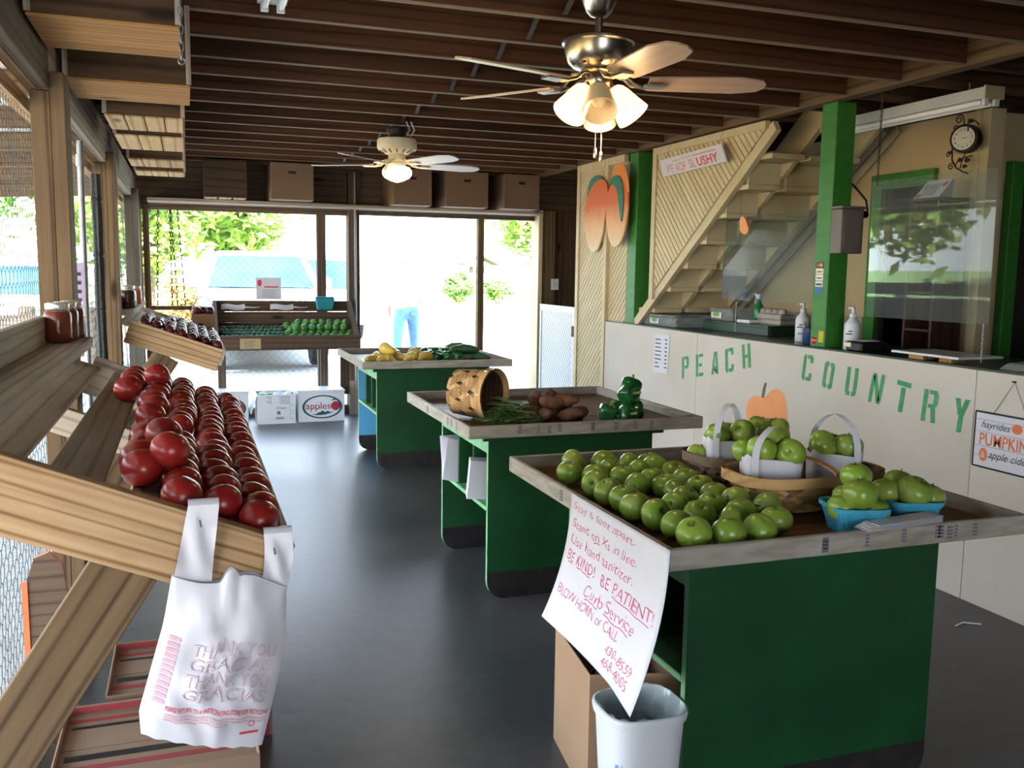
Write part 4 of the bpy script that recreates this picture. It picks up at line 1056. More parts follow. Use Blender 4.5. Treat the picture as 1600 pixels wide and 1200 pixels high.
mb.build('small_print', M_GREYI, ob)
mb = MB()
for cz_ in (0.15, 0.075):
    pts = [(0.93+0.026*math.cos(t), y0-0.002, cz_+0.03*math.sin(t)) for t in [0.6+k*0.4 for k in range(13)]]
    mb.tube(pts, 0.0016, 4)
mb.build('scrawled_number', M_GREYI, ob)
for i, (x, y) in enumerate(((0.645, 9.10), (0.72, 9.11), (0.66, 9.19))):
    single('green_pepper', veg_me[i % 2], (x, y, 0.262), (0, 0, i), 1.0, ('left front', 'right front', 'rear')[i]+' green vegetable at the top of the open apple box', 'vegetable', 'green vegetables in the open apple box')
w_ = MB().grid(lambda u, v: (0.75+0.19*u, 9.06+0.22*v, 0.262+0.03*math.sin(u*9+v*4)*math.sin(v*7)+0.02*u), 8, 8).build('crumpled_paper', M_WHITE, smooth=0)
tag(w_, 'crumpled white paper lying inside the open apple box', 'paper')
# ------------------------------------------------------------------ sales counter with painted name
XC = 3.394
ct = thing('sales_counter', 'long cream painted plywood counter with a dark green top and stencilled name', 'counter', (3.6, 3.2, 0))
for a, b in ((5.673, 7.20), (3.222, 5.670), (0.6, 3.219)):
    bx('front_panel', (XC, XC+0.016), (a, b), (0.0, 1.083), M_COUNTER, ct, bevel=0.0015)
bx('end_panel', (XC+0.017, 4.0), (7.184, 7.20), (0, 1.06), M_COUNTER, ct)
bx('worktop', (XC+0.0165, 4.02), (0.6, 7.20), (1.062, 1.092), M_TOP, ct)
bx('top_trim', (XC+0.017, XC+0.035), (6.9, 7.18), (1.0925, 1.10), M_CREAM, ct)
R_ = lambda a, b, c, d: [(a, b), (c, b), (c, d), (a, d)]
STENCIL = {
 'P': [R_(0, 0, .30, 1), [(.38, 1), (.85, 1), (1, .88), (1, .56), (.85, .44), (.38, .44), (.38, .58), (.66, .58), (.70, .64), (.70, .82), (.66, .87), (.38, .87)]],
 'E': [R_(0, 0, .32, 1), R_(.40, .86, .95, 1), R_(.40, .44, .82, .58), R_(.40, 0, 1, .15)],
 'A': [[(0, 0), (.28, 0), (.52, .92), (.40, 1), (.30, 1)], [(.46, 1), (.70, 1), (1, 0), (.72, 0), (.62, .36), (.40, .36), (.36, .22), (.66, .22)]],
 'C': [[(0, .10), (.12, 0), (.32, 0), (.32, 1), (.12, 1), (0, .90)], R_(.40, .85, .72, 1), [(.72, .70), (1, .70), (1, .90), (.88, 1), (.72, 1)], R_(.40, 0, .72, .15), [(.72, 0), (.88, 0), (1, .10), (1, .30), (.72, .30)]],
 'H': [R_(0, 0, .32, 1), R_(.68, 0, 1, 1), R_(.36, .42, .64, .56)],
 'O': [[(0, .12), (.14, 0), (.44, 0), (.44, .14), (.32, .18), (.32, .82), (.44, .86), (.44, 1), (.14, 1), (0, .88)], [(1, .12), (.86, 0), (.56, 0), (.56, .14), (.68, .18), (.68, .82), (.56, .86), (.56, 1), (.86, 1), (1, .88)]],
 'U': [[(0, 1), (.32, 1), (.32, .18), (.44, .14), (.44, 0), (.14, 0), (0, .12)], [(1, 1), (.68, 1), (.68, .18), (.56, .14), (.56, 0), (.86, 0), (1, .12)]],
 'N': [R_(0, 0, .28, .92), [(.04, 1), (.34, 1), (.98, 0), (.66, 0)], R_(.72, .10, 1, 1)],
 'T': [R_(0, .84, 1, 1), R_(.34, 0, .66, .80)],
 'R': [R_(0, 0, .30, 1), [(.38, 1), (.85, 1), (1, .88), (1, .60), (.86, .48), (1, 0), (.70, 0), (.56, .44), (.38, .44), (.38, .57), (.66, .57), (.70, .63), (.70, .82), (.66, .87), (.38, .87)]],
 'Y': [[(0, 1), (.34, 1), (.50, .64), (.40, .50), (.30, .50)], [(.66, 1), (1, 1), (.68, .46), (.68, 0), (.36, 0), (.36, .44)]],
}
LET = [('P', (5.875, 0.895), (5.864, 0.738), (5.769, 0.757)), ('E', (5.682, 0.93), (5.67, 0.774), (5.57, 0.793)), ('A', (5.473, 0.966), (5.469, 0.81), (5.377, 0.829)),
       ('C', (5.311, 1.002), (5.293, 0.844), (5.193, 0.866)), ('H', (5.115, 1.047), (5.092, 0.892), (5.0, 0.91)), ('C', (4.469, 1.044), (4.486, 0.892), (4.398, 0.891)),
       ('O', (4.278, 1.023), (4.3, 0.874), (4.212, 0.866)), ('U', (4.089, 1.01), (4.104, 0.854), (4.014, 0.852)), ('N', (3.892, 0.998), (3.919, 0.841), (3.826, 0.837)),
       ('T', (3.711, 0.982), (3.73, 0.823), (3.633, 0.814)), ('R', (3.527, 0.958), (3.541, 0.799), (3.446, 0.798)), ('Y', (3.331, 0.941), (3.347, 0.781), (3.259, 0.78))]
for ch_, tl, bl, br in LET:
    mb = MB()
    for poly in STENCIL[ch_]:
        mb.quad(*[(XC-0.0012, bl[0]+u*(br[0]-bl[0])+v*(tl[0]-bl[0]), bl[1]+u*(br[1]-bl[1])+v*(tl[1]-bl[1])) for u, v in poly])
    mb.build('stencil_letter', M_STENCIL, ct, fix=False)
MB().quad(*[(XC-0.0012, y, z) for y, z in ((5.029, .60), (5.03, .65), (5.015, .69), (4.993, .711), (4.95, .732), (4.90, .738), (4.855, .736), (4.82, .752), (4.791, .779), (4.75, .800), (4.711, .807), (4.675, .802), (4.645, .786), (4.612, .73), (4.592, .64), (4.60, .57), (4.65, .52), (4.75, .50), (4.90, .50), (5.0, .54))]).build('painted_peach', M_PEACH, ct, fix=False)
MB().quad(*[(XC-0.0016, y, z) for y, z in ((4.872, .735), (4.845, .735), (4.832, .79), (4.822, .832), (4.846, .830), (4.862, .79))]).build('painted_stem', M_STEM, ct, fix=False)
pl = thing('price_list', 'tall white handwritten price list taped on the cream counter front', 'sign', (3.39, 6.19, 0.75))
MB().hexa([(XC-0.004, 6.31, .740), (XC-0.001, 6.31, .740), (XC-0.001, 6.075, .752), (XC-0.004, 6.075, .752), (XC-0.004, 6.288, 1.034), (XC-0.001, 6.288, 1.034), (XC-0.001, 6.064, 1.045), (XC-0.004, 6.064, 1.045)]).build('paper', M_WHITE, pl)
mb = MB(); rr = random.Random(5)
for i in range(8):
    z = 0.995-i*0.030
    mb.box((XC-0.0052, XC-0.0042), (6.28-0.05-rr.random()*0.05, 6.28), (z, z+0.008)); mb.box((XC-0.0052, XC-0.0042), (6.095, 6.13), (z+0.004, z+0.013))
mb.build('handwriting', M_INK, pl)
hs_ = thing('hanging_sign', 'white plank style sign about hayrides, pumpkins and cider hung on the counter', 'sign', (3.385, 3.0, 0.65))
sy = lambda u, v: (XC-0.0135, 3.195-u, 0.652+v)
bx('sign_board', (XC-0.012, XC-0.002), (2.66, 3.195), (0.652, 0.895), M_WHITE, hs_)
for Y, Z in (((2.655, 3.20), (0.895, 0.902)), ((2.655, 3.20), (0.645, 0.652)), ((3.195, 3.201), (0.652, 0.895)), ((2.654, 2.66), (0.652, 0.895))):
    bx('sign_edge', (XC-0.014, XC-0.001), Y, Z, M_BLACK, hs_)
for z in (0.865, 0.81, 0.745, 0.70): MB().box((XC-0.0128, XC-0.0121), (2.665, 3.19), (z, z+0.0016)).build('plank_line', M_GREYI, hs_)
lettering('hayrides', sy, M_INK, hs_, width=0.155, x0=0.035, y0=0.178, shear=0.35)
lettering('PUMPKINS', sy, M_ORANGE, hs_, width=0.285, height=0.056, x0=0.03, y0=0.098, bold=0.01)
lettering('apple cider', sy, M_INK, hs_, width=0.22, x0=0.085, y0=0.045, shear=0.35)
MB().quad(*[sy(0.055+0.022*math.cos(a*PI/10), 0.055+0.030*math.sin(a*PI/10)) for a in range(20)]).build('ampersand_disc', M_ORANGE, hs_, fix=False)
lettering('&', lambda u, v: tuple(Vector(sy(u, v))+Vector((-0.0008, 0, 0))), M_WHITE, hs_, width=0.026, x0=0.042, y0=0.04)
MB().quad(*[sy(0.225+0.028*math.cos(a*PI/10), 0.197+0.022*math.sin(a*PI/10)*(1-.15*abs(math.cos(a*PI/10))**8)) for a in range(20)]).build('pumpkin_print', M_ORANGE, hs_, fix=False)
mb = MB(); mb.tube([(XC-0.006, 3.105, 0.90), (XC-0.006, 3.008, 1.052), (XC-0.006, 2.93, 0.90)], 0.0016, 5); mb.build('twine', M_GREYI, hs_)
MB().tube([(XC, 3.008, 1.052), (XC-0.02, 3.008, 1.054)], 0.004, 6).build('nail', M_BLACK, hs_)

# ------------------------------------------------------------------ lattice, gate, green posts, stairs
ls = thing('lattice_screen', 'cream lattice screen with stiles at the far end of the counter', 'screen', (3.41, 7.3, 0))
bx('stile', (3.385, 3.44), (7.80, 7.86), (0, 2.46), M_CREAM, ls); bx('stile', (3.385, 3.425), (7.205, 7.265), (0, 2.46), M_CREAM, ls)
bx('top_rail', (3.385, 3.425), (6.90, 7.20), (2.40, 2.46), M_CREAM, ls); bx('top_rail', (3.385, 3.425), (7.27, 7.79), (2.40, 2.46), M_CREAM, ls)
lattice([(7.265, 0), (7.80, 0), (7.80, 2.40), (7.265, 2.40)], 3.40, ls, M_CREAM, ang=-45)
lattice([(6.875, 1.10), (7.205, 1.10), (7.205, 2.40), (6.875, 2.40)], 3.42, ls, M_CREAM, ang=-45)
gt = thing('lattice_gate', 'low white lattice half gate left of the cream lattice screen', 'gate', (3.40, 8.3, 0))
bx('gate_rail', (3.39, 3.42), (7.865, 8.76), (1.115, 1.175), M_WHITEP, gt); bx('gate_rail', (3.39, 3.42), (7.865, 8.76), (0.08, 0.14), M_WHITEP, gt)
bx('gate_stile', (3.39, 3.42), (7.865, 7.925), (0.14, 1.115), M_WHITEP, gt); bx('gate_stile', (3.39, 3.42), (8.72, 8.76), (0.14, 1.115), M_WHITEP, gt)
lattice([(7.925, 0.14), (8.72, 0.14), (8.72, 1.115), (7.925, 1.115)], 3.40, gt, M_WHITEP, ang=45)
bx('hinge', (3.384, 3.389), (7.87, 7.92), (0.90, 1.0), M_RUST, gt); bx('gate_foot', (3.39, 3.42), (7.87, 7.92), (0.0, 0.079), M_WHITEP, gt)
po = thing('support_post', 'nearer green post on the counter with card stickers and meter box', 'post', (3.48, 4.4, 1.09), 'green posts on the counter')
bx('post_shaft', (3.42, 3.55), (4.33, 4.46), (1.0925, 2.462), M_POST, po, bevel=0.004)
st = [('#1b2c5a', 'sticker_navy'), ('#e9e4d8', 'sticker_white'), ('#e9e4d8', 'sticker_white'), ('#d8d4c8', 'sticker_pale'), ('#2d6aa8', 'sticker_blue')]
for i, (h, nm) in enumerate(st):
    m_ = MATS.get(nm) or paint(nm, h, 0.5, var=0.04)
    bx('card_sticker', (3.4185, 3.4198), (4.373, 4.437), (1.545-i*0.036, 1.577-i*0.036), m_, po, bevel=0)
for dy, hh in ((0.012, '#d8352c'), (-0.012, '#e89a2c')):
    nm = 'disc_'+hh[1:4]; m_ = MATS.get(nm) or paint(nm, hh, 0.5, var=0.02)
    MB().quad(*[(3.418, 4.405+dy+0.014*math.cos(a*PI/8), 1.561+0.011*math.sin(a*PI/8)) for a in range(16)]).build('sticker_disc', m_, po, fix=False)
for i, c in enumerate(('#b98a3c', '#7c8a94', '#5c4a6a')):
    nm = 'print_%d' % i; m_ = MATS.get(nm) or paint(nm, c, 0.6, var=0.04)
    MB().box((3.4178, 3.4184), (4.38, 4.43), (1.517-i*0.036, 1.529-i*0.036)).build('sticker_print', m_, po)
eb = thing('meter_box', 'weathered grey metal electric box on the nearer green post', 'box', (3.46, 4.3, 1.62))
bx('box_body', (3.415, 3.565), (4.235, 4.328), (1.625, 1.87), M_GREYBOX, eb, bevel=0.005); bx('box_lid', (3.405, 3.575), (4.225, 4.329), (1.8715, 1.885), M_GREYBOX, eb)
bx('box_door', (3.43, 3.55), (4.2305, 4.2345), (1.65, 1.83), M_GREYBOX, eb)
MB().lathe([(0.016, 0), (0.02, 0.02), (0.02, 0.05)], 10, (3.567, 4.28, 1.845), Matrix.Rotation(PI/2, 3, 'Y')).build('plug', M_IRON, eb, smooth=40)
mb = MB(); mb.tube([(3.617, 4.28, 1.845), (3.64, 4.30, 1.87), (3.65, 4.33, 1.93), (3.62, 4.37, 1.99), (3.57, 4.40, 2.05), (3.555, 4.42, 2.12)], 0.006, 6); mb.build('cable', M_BLACK, eb, smooth=60)
po2 = thing('support_post', 'farther green post on the counter beside the cream lattice', 'post', (3.49, 6.79, 1.09), 'green posts on the counter')
bx('post_shaft', (3.42, 3.57), (6.72, 6.87), (1.0925, 2.462), M_POST, po2, bevel=0.004)

sc_ = thing('staircase', 'cream open staircase with a lattice filled side rising behind the counter', 'stairs', (3.8, 6.0, 0))
slp = (2.45-1.248)/(6.438-4.807); dv = Vector((0, -1, slp)).normalized(); nv_ = Vector((0, slp, 1)).normalized()
def stringer(x, w=0.045, ww=0.20, ext=0.10):
    p = Vector((x, 6.438, 1.248))+nv_*ww/2; q = Vector((x, 4.80, 1.248+slp*(6.438-4.80)))+nv_*ww/2
    k = 1.35/ (1.248) if False else 1.0
    low = p-dv*1.7
    board('stringer', low, q+dv*ext, ww, w, M_CREAM, sc_, up=nv_)
stringer(3.445, 0.04, 0.075, -0.12); stringer(3.735, 0.04, 0.20); stringer(4.16, 0.04, 0.20)
for i in range(10):
    y = 5.006+i*0.2455; z = 2.227-i*0.1725
    for xa, xb in ((3.467, 3.713), (3.757, 4.138)):
        bx('tread', (xa, xb), (y-0.02, y+0.245), (z, z+0.032), M_CREAM, sc_)
        bx('riser', (xa, xb), (y+0.228, y+0.244), (z-0.172+0.033, z-0.0005), M_CREAM, sc_, bevel=0.001)
board('wall_trim', (4.372, 7.0, 0.95), (4.372, 4.92, 2.45), 0.05, 0.02, M_CREAM, sc_, up=nv_); board('wall_trim', (4.372, 7.12, 0.95), (4.372, 5.04, 2.45), 0.04, 0.016, M_CREAM, sc_, up=nv_)
bx('lattice_stile', (3.40, 3.44), (6.38, 6.44), (1.30, 2.45), M_CREAM, sc_); bx('lattice_rail', (3.40, 3.44), (4.98, 6.378), (2.40, 2.45), M_CREAM, sc_)
lattice([(6.378, 1.37), (6.378, 2.40), (5.00, 2.40)], 3.412, sc_, M_CREAM, ang=45)
pc = thing('peach_cutout', 'painted plywood pair of orange peaches with teal leaves on the lattice', 'cutout', (3.36, 7.2, 1.7))
def blob(c, pts, x, th, nm, m, origin):
    for _ in range(2):
        pts = [q for a, b in zip(pts, pts[1:]+pts[:1]) for q in ((a[0]*.75+b[0]*.25, a[1]*.75+b[1]*.25), (a[0]*.25+b[0]*.75, a[1]*.25+b[1]*.75))]
    mb = MB(); mb.prism([(x, c[0]-p[0], c[1]+p[1]) for p in pts], (th, 0, 0)); return mb.build(nm, m, pc, origin=origin)
P1 = [(-.30, .05), (-.27, -.18), (-.16, -.34), (-.02, -.36), (.10, -.22), (.16, 0), (.20, .14), (.14, .25), (.02, .27), (-.10, .24), (-.22, .16)]
P2 = [(-.14, .12), (-.16, -.06), (-.09, -.26), (.02, -.33), (.16, -.28), (.25, -.10), (.26, .10), (.20, .25), (.06, .27), (-.06, .22)]
blob((7.34, 2.03), P1, 3.362, 0.014, 'peach_panel', M_CUTOUT, (3.362, 7.34, 1.70))
blob((6.99, 2.03), P2, 3.345, 0.014, 'peach_panel', M_CUTOUT, (3.345, 6.99, 1.70))
blob((7.46, 2.20), [(-.16, -.10), (-.14, .04), (-.06, .13), (.08, .14), (.22, .08), (.30, -.04), (.24, -.02), (.10, .03), (-.02, .02), (-.10, -.04)], 3.376, 0.008, 'leaf_panel', M_LEAFP, (3.376, 7.46, 2.2))
blob((7.00, 2.16), [(-.10, .06), (.02, .14), (.12, .12), (.19, .02), (.20, -.14), (.17, -.28), (.13, -.14), (.08, .02), (0, .07)], 3.335, 0.009, 'leaf_panel', M_LEAFP, (3.335, 7.0, 2.16))
blob((6.95, 2.20), [(-.06, .10), (.04, .19), (.16, .17), (.24, .06), (.27, -.10), (.20, .0), (.10, .09), (.02, .10)], 3.330, 0.004, 'leaf_panel', M_LEAFP2, (3.33, 6.95, 2.2))
ss = thing('slush_sign', 'white sign with faded red slushy lettering hung tilted on lattice', 'sign', (3.36, 5.8, 2.2))
A_, B_, D_ = Vector((3.358, 6.183, 2.212)), Vector((3.358, 5.33, 2.235)), Vector((3.358, 6.26, 2.338))
su = lambda u, v: tuple(A_+(B_-A_)*u+(D_-A_)*v+Vector((-0.0008, 0, 0)))
MB().prism([A_, B_, B_+D_-A_, D_], (0.01, 0, 0)).build('sign_panel', M_WHITE, ss)
lettering('ACH', su, paint('faded_red', '#dc8a92', 0.7, var=0.1, scale=30), ss, width=0.155, height=0.50, x0=0.245, y0=0.10, bold=0.01)
lettering('PE', su, M_PINK, ss, width=0.11, height=0.50, x0=0.10, y0=0.10, bold=0.01)
lettering('SL', su, MATS['faded_red'], ss, width=0.11, height=0.50, x0=0.46, y0=0.11, bold=0.01)
lettering('USHY', su, M_RED, ss, width=0.31, height=0.50, x0=0.59, y0=0.12, bold=0.02)
lettering('TRY OUR', su, MATS['faded_red'], ss, width=0.16, height=0.14, x0=0.36, y0=0.72)
MB().quad(su(.55, .76), su(.90, .76), su(.90, .80), su(.55, .80)).build('red_rule', M_RED, ss, fix=False)
MB().quad(su(.22, .74), su(.34, .74), su(.34, .77), su(.22, .77)).build('grey_rule', M_GREYI, ss, fix=False)
for y, z in ((6.16, 2.335), (5.45, 2.352)): MB().tube([(3.362, y, z), (3.385, y-0.03, 2.46)], 0.0012, 4).build('string', M_GREYI, ss)
hp = thing('hanging_peach', 'small peach shaped ornament dangling on a thin chain before stairs', 'ornament', (3.5, 5.32, 1.80))
MB().prism([(3.50, 5.32+0.055*math.cos(a)*(1 if math.sin(a) < 0 else .8)+0.02*math.sin(a), 1.825+0.06*math.sin(a)) for a in [2*PI*i/18 for i in range(18)]], (0.012, 0, 0)).build('peach_disc', M_PEACH, hp)
mb = MB()
for k in range(30): mb.tube([(3.506, 5.37+0.002*(k % 2), 1.885+k*0.0195), (3.506+0.003*(k % 2), 5.37, 1.885+k*0.0195+0.017)], 0.0022, 4)
mb.build('bead_chain', M_GALV, hp)

# hanging clear sheets over the counter
def sheet(x, y0, y1, z0, z1, label, chains, gm):
    t = thing('clear_sheet', label, 'screen', (x, (y0+y1)/2, z0), 'clear hanging sheets over the counter')
    k, w = (0.012, 0.036) if x < 3.55 else (0.0, 0.0)   # the nearer sheet hangs a little askew
    MB().prism([(x, y0, z0), (x-w, y1, z0), (x-w-k, y1, z1), (x-k, y0, z1)], (0.004, 0, 0)).build('sheet_panel', gm, t)
    for y in chains:
        mb = MB(); kk = k+w*(y-y0)/(y1-y0)
        n = int((2.46-z1+0.03)/0.030)
        for k in range(n):
            zc = z1-0.02+k*0.030+0.012
            pts = [(x-kk+0.002+(0.006*math.cos(a*PI/3) if k % 2 else 0.001), y+(0.006*math.cos(a*PI/3) if not k % 2 else 0.001), zc+0.018*math.sin(a*PI/3)) for a in range(6)]
            mb.tube(pts, 0.0022, 4, closed=True)
        mb.build('chain', M_RUST, t)
    return t
sheet(3.50, 3.28, 4.055, 1.285, 2.0, 'clear plastic sheet hung on two chains, in front of green window', (4.02, 3.31), M_GLASS)
sheet(3.62, 4.72, 5.74, 1.325, 1.895, 'clear plastic sheet hung before the stairs, left of near post', (5.68, 4.8), M_GLASS2)
mb = MB()
for k in range(9): mb.tube([(3.56+0.003*(k % 2), 3.36, 1.10+k*0.021), (3.56, 3.36+0.003*(k % 2), 1.117+k*0.021)], 0.005, 5)
tag(mb.build('dangling_chain', M_GALV), 'short silvery chain end dangling over the counter by right sheet edge', 'chain')
mb = MB()
for k in range(9): mb.tube([(3.64+0.003*(k % 2), 5.58, 1.10+k*0.024), (3.64, 5.58+0.003*(k % 2), 1.12+k*0.024)], 0.0035, 5)
tag(mb.build('dangling_chain', M_GALV), 'thin chain hanging to the counter top near the spray bottle', 'chain')

# ------------------------------------------------------------------ on and behind the counter
ZT = 1.0925
def tub(x0, x1, y0, y1, z0, h, label):
    t = thing('clear_tub', label, 'container', ((x0+x1)/2, (y0+y1)/2, z0), 'clear lidded tubs on the counter')
    i = 0.015
    MB().hexa([(x0+i, y0+i, z0), (x1-i, y0+i, z0), (x1-i, y1-i, z0), (x0+i, y1-i, z0), (x0, y0, z0+h), (x1, y0, z0+h), (x1, y1, z0+h), (x0, y1, z0+h)]).build('tub_body', M_TUB, t, bevel=0.006)
    MB().box((x0-0.006, x1+0.006), (y0-0.006, y1+0.006), (z0+h+0.0005, z0+h+0.016)).build('tub_lid', M_TUB, t, bevel=0.004)
    yc = (y0+y1)/2+0.06
    bx('label_card', (x0-0.0005, x0+0.001), (yc-0.07, yc+0.07), (z0+0.02, z0+h-0.015), M_WHITE, t, bevel=0)
    MB().prism([(x0-0.0022, yc+0.045*math.cos(a*PI/8), z0+h*0.62+0.018*math.sin(a*PI/8)) for a in range(16)], (0.001, 0, 0)).build('green_print', M_LEAF2, t)
tub(3.46, 3.80, 6.10, 6.66, ZT, 0.075, 'clear lidded tub on the counter beside the farther green post')
gb = thing('green_bench', 'low dark green stand on the counter holding tub and cartons', 'stand', (3.85, 5.6, ZT))
bx('bench_top', (3.66, 4.0), (5.22, 6.03), (1.145, 1.16), M_TOP, gb)
bx('bench_front', (3.66, 3.675), (5.22, 6.03), (ZT, 1.1445), M_TOP, gb); bx('bench_end', (3.676, 4.0), (5.22, 5.235), (ZT, 1.1445), M_TOP, gb); bx('bench_end', (3.676, 4.0), (6.015, 6.03), (ZT, 1.1445), M_TOP, gb)
tub(3.70, 3.95, 5.72, 6.02, 1.1605, 0.075, 'clear lidded tub standing on the low green stand')
sp = thing('spray_bottle', 'green spray bottle with a white trigger head behind the counter', 'bottle', (3.87, 5.62, 1.1605))
MB().lathe([(0.034, 0), (0.038, 0.01), (0.038, 0.09), (0.030, 0.12), (0.014, 0.15), (0.013, 0.165)], 18, (3.87, 5.64, 1.1605)).build('bottle_body', M_TOP if False else (MATS.get('spray_green') or paint('spray_green', '#1f7a45', 0.25, var=0.05)), sp, smooth=40)
MB().hexa([(3.855, 5.625, 1.327), (3.885, 5.625, 1.327), (3.885, 5.655, 1.327), (3.855, 5.655, 1.327), (3.858, 5.615, 1.362), (3.882, 5.615, 1.362), (3.882, 5.70, 1.367), (3.858, 5.70, 1.367)]).build('spray_head', M_WHITEP, sp, bevel=0.004)
MB().tube([(3.87, 5.67, 1.34), (3.87, 5.685, 1.31), (3.87, 5.68, 1.29)], 0.006, 6).build('trigger', M_WHITEP, sp)
ec = thing('egg_cartons', 'grey pulp egg cartons stacked on the low green stand', 'carton', (3.85, 5.38, 1.1605))
for i in range(2):
    mb = MB(); zb = 1.1605+i*0.038
    mb.hexa([(3.78, 5.26, zb), (3.92, 5.26, zb), (3.92, 5.55, zb), (3.78, 5.55, zb), (3.79, 5.27, zb+0.036), (3.91, 5.27, zb+0.036), (3.91, 5.54, zb+0.036), (3.79, 5.54, zb+0.036)])
    mb.build('carton_tray', M_PULP, ec, bevel=0.008)
mb = MB()
for k in range(4): mb.lathe([(0.03, 0), (0.026, 0.028), (0.012, 0.034)], 12, (3.83, 5.30+k*0.07, 1.236))
mb.build('egg_cups', M_PULP, ec, smooth=50)
wt = bx('white_tray', (3.70, 3.79), (5.50, 5.66), (1.161, 1.185), M_WHITEP, None, bevel=0.006); tag(wt, 'small white tray at the foot of the green spray bottle', 'tray')
def pump(x, y, label, s=1.0):
    t = thing('pump_bottle', label, 'bottle', (x, y, ZT), 'white pump bottles by the near green post')
    c = (x, y, ZT)
    MB().lathe([(0.040*s, 0), (0.044*s, 0.006), (0.044*s, 0.135), (0.040*s, 0.150), (0.018*s, 0.175), (0.016*s, 0.178)], 22, c).build('bottle_body', M_WHITEP, t, smooth=40)
    MB().lathe([(0.019*s, 0.179), (0.019*s, 0.20), (0.008, 0.203), (0.008, 0.225)], 14, c).build('pump_collar', M_WHITEP, t, smooth=40)
    MB().hexa([(x-0.010, y-0.010, ZT+0.2255), (x+0.010, y-0.010, ZT+0.2255), (x+0.010, y+0.034, ZT+0.2255), (x-0.010, y+0.034, ZT+0.2255), (x-0.009, y-0.010, ZT+0.237), (x+0.009, y-0.010, ZT+0.237), (x+0.009, y+0.034, ZT+0.237), (x-0.009, y+0.034, ZT+0.237)]).build('pump_nozzle', M_WHITEP, t, bevel=0.003)
    mb = MB()
    for z, w in ((0.045, 0.5), (0.085, 0.7), (0.10, 0.4)):
        mb.grid(lambda u, v: (x-0.0446*s*math.cos(-0.9+w*u*1.2), y-0.0446*s*math.sin(-0.9+w*u*1.2)*-1, ZT+z+v*0.007), 6, 1)
    mb.build('label_print', MATS.get('sticker_navy'), t, fix=False)
pump(3.50, 4.20, 'white pump bottle standing in front of the nearer green post')
pump(3.62, 4.80, 'white pump bottle standing behind the nearer green post, behind the pens')
cu = thing('pen_cup', 'navy cup full of pens beside red apple on the counter', 'cup', (3.475, 4.53, ZT))
M_NAVY = paint('navy_cup', '#1c2f66', 0.35, var=0.05)
MB().lathe([(0.040, 0), (0.043, 0.004), (0.045, 0.10), (0.041, 0.10), (0.039, 0.008)], 20, (3.475, 4.53, ZT)).build('cup_body', M_NAVY, cu, smooth=40)
MB().grid(lambda u, v: (3.475-0.0455*math.cos(0.5+u*0.7), 4.53+0.0455*math.sin(0.5+u*0.7), ZT+0.015+v*0.07), 6, 1).build('cup_print', M_WHITE, cu, fix=False)
for i, (a, b, hh) in enumerate(((0.02, 0.02, '#b9b9bd'), (-0.02, 0.01, '#2a2a30'), (0.0, -0.02, '#b03a3a'), (0.015, -0.01, '#e0ded6'), (-0.01, 0.025, '#b9b9bd'))):
    nm = 'pen_'+hh[1:]; m_ = MATS.get(nm) or paint(nm, hh, 0.4, var=0.04)
    MB().tube([(3.475+a*0.5, 4.53+b*0.5, ZT+0.015), (3.475+a*1.6, 4.53+b*1.6, ZT+0.135)], 0.004, 6).build('pen', m_, cu)
ra = thing('red_apple', 'single glossy red ornament apple on the counter edge', 'apple', (3.452, 4.425, ZT))
M_RAP = paint('glossy_red', '#c0182a', 0.12, var=0.06, spec=0.7)
o = bpy.data.objects.new('apple_body', lathe_mesh('apple_body', round_profile(0.040, 0.036, 0.012, 0.006), 22, M_RAP)); COL.objects.link(o); o.location = (3.452, 4.425, ZT+0.034); par(o, ra)
MB().tube([(3.452, 4.425, ZT+0.058), (3.455, 4.428, ZT+0.082)], 0.003, 6).build('stalk', M_STALK, ra)
cr_ = thing('card_reader', 'black card terminal with silver front on the counter by the pump bottle', 'reader', (3.53, 4.19, ZT))
MB().hexa([(3.43, 4.13, ZT), (3.47, 4.30, ZT), (3.47+0.2, 4.27, ZT), (3.63, 4.09, ZT), (3.43, 4.13, ZT+0.04), (3.47, 4.30, ZT+0.03), (3.67, 4.27, ZT+0.075), (3.63, 4.09, ZT+0.075)][0:8]) if False else None
MB().box((3.415, 3.60), (4.02, 4.15), (ZT, ZT+0.055)).build('terminal_body', M_BLACK, cr_, bevel=0.01)
MB().box((3.412, 3.45), (4.10, 4.16), (ZT+0.02, ZT+0.05)).build('silver_front', M_CHROME, cr_, bevel=0.004)
bx('paper_slip', (3.47, 3.56), (4.05, 4.12), (ZT+0.0555, ZT+0.059), M_WHITE, cr_)
MB().tube([(3.60, 4.08, ZT+0.01), (3.66, 4.06, ZT+0.006), (3.74, 4.04, ZT+0.012), (3.80, 4.06, ZT+0.03)], 0.004, 5).build('cable', M_BLACK, cr_, smooth=60)
nt_ = bx('sticky_note', (3.4185, 3.4198), (4.34, 4.385), (1.12, 1.185), paint('yellow_note', '#c9b92c', 0.7, var=0.1, scale=30), None, bevel=0); tag(nt_, 'small yellow note stuck low on the nearer green post', 'note')
wbd = thing('white_board', 'white board lying on two wooden blocks on the counter', 'board', (3.56, 3.55, ZT))
bx('board_slab', (3.42, 3.70), (3.36, 3.80), (ZT+0.022, ZT+0.034), M_WHITEP, wbd)
bx('wood_block', (3.44, 3.53), (3.42, 3.50), (ZT, ZT+0.0215), M_CRATEW, wbd); bx('wood_block', (3.44, 3.53), (3.60, 3.70), (ZT, ZT+0.0215), M_CRATEW, wbd)
cl = thing('clear_wrap', 'clear plastic wrapped tray at the right end of the counter', 'tray', (3.6, 3.05, ZT))
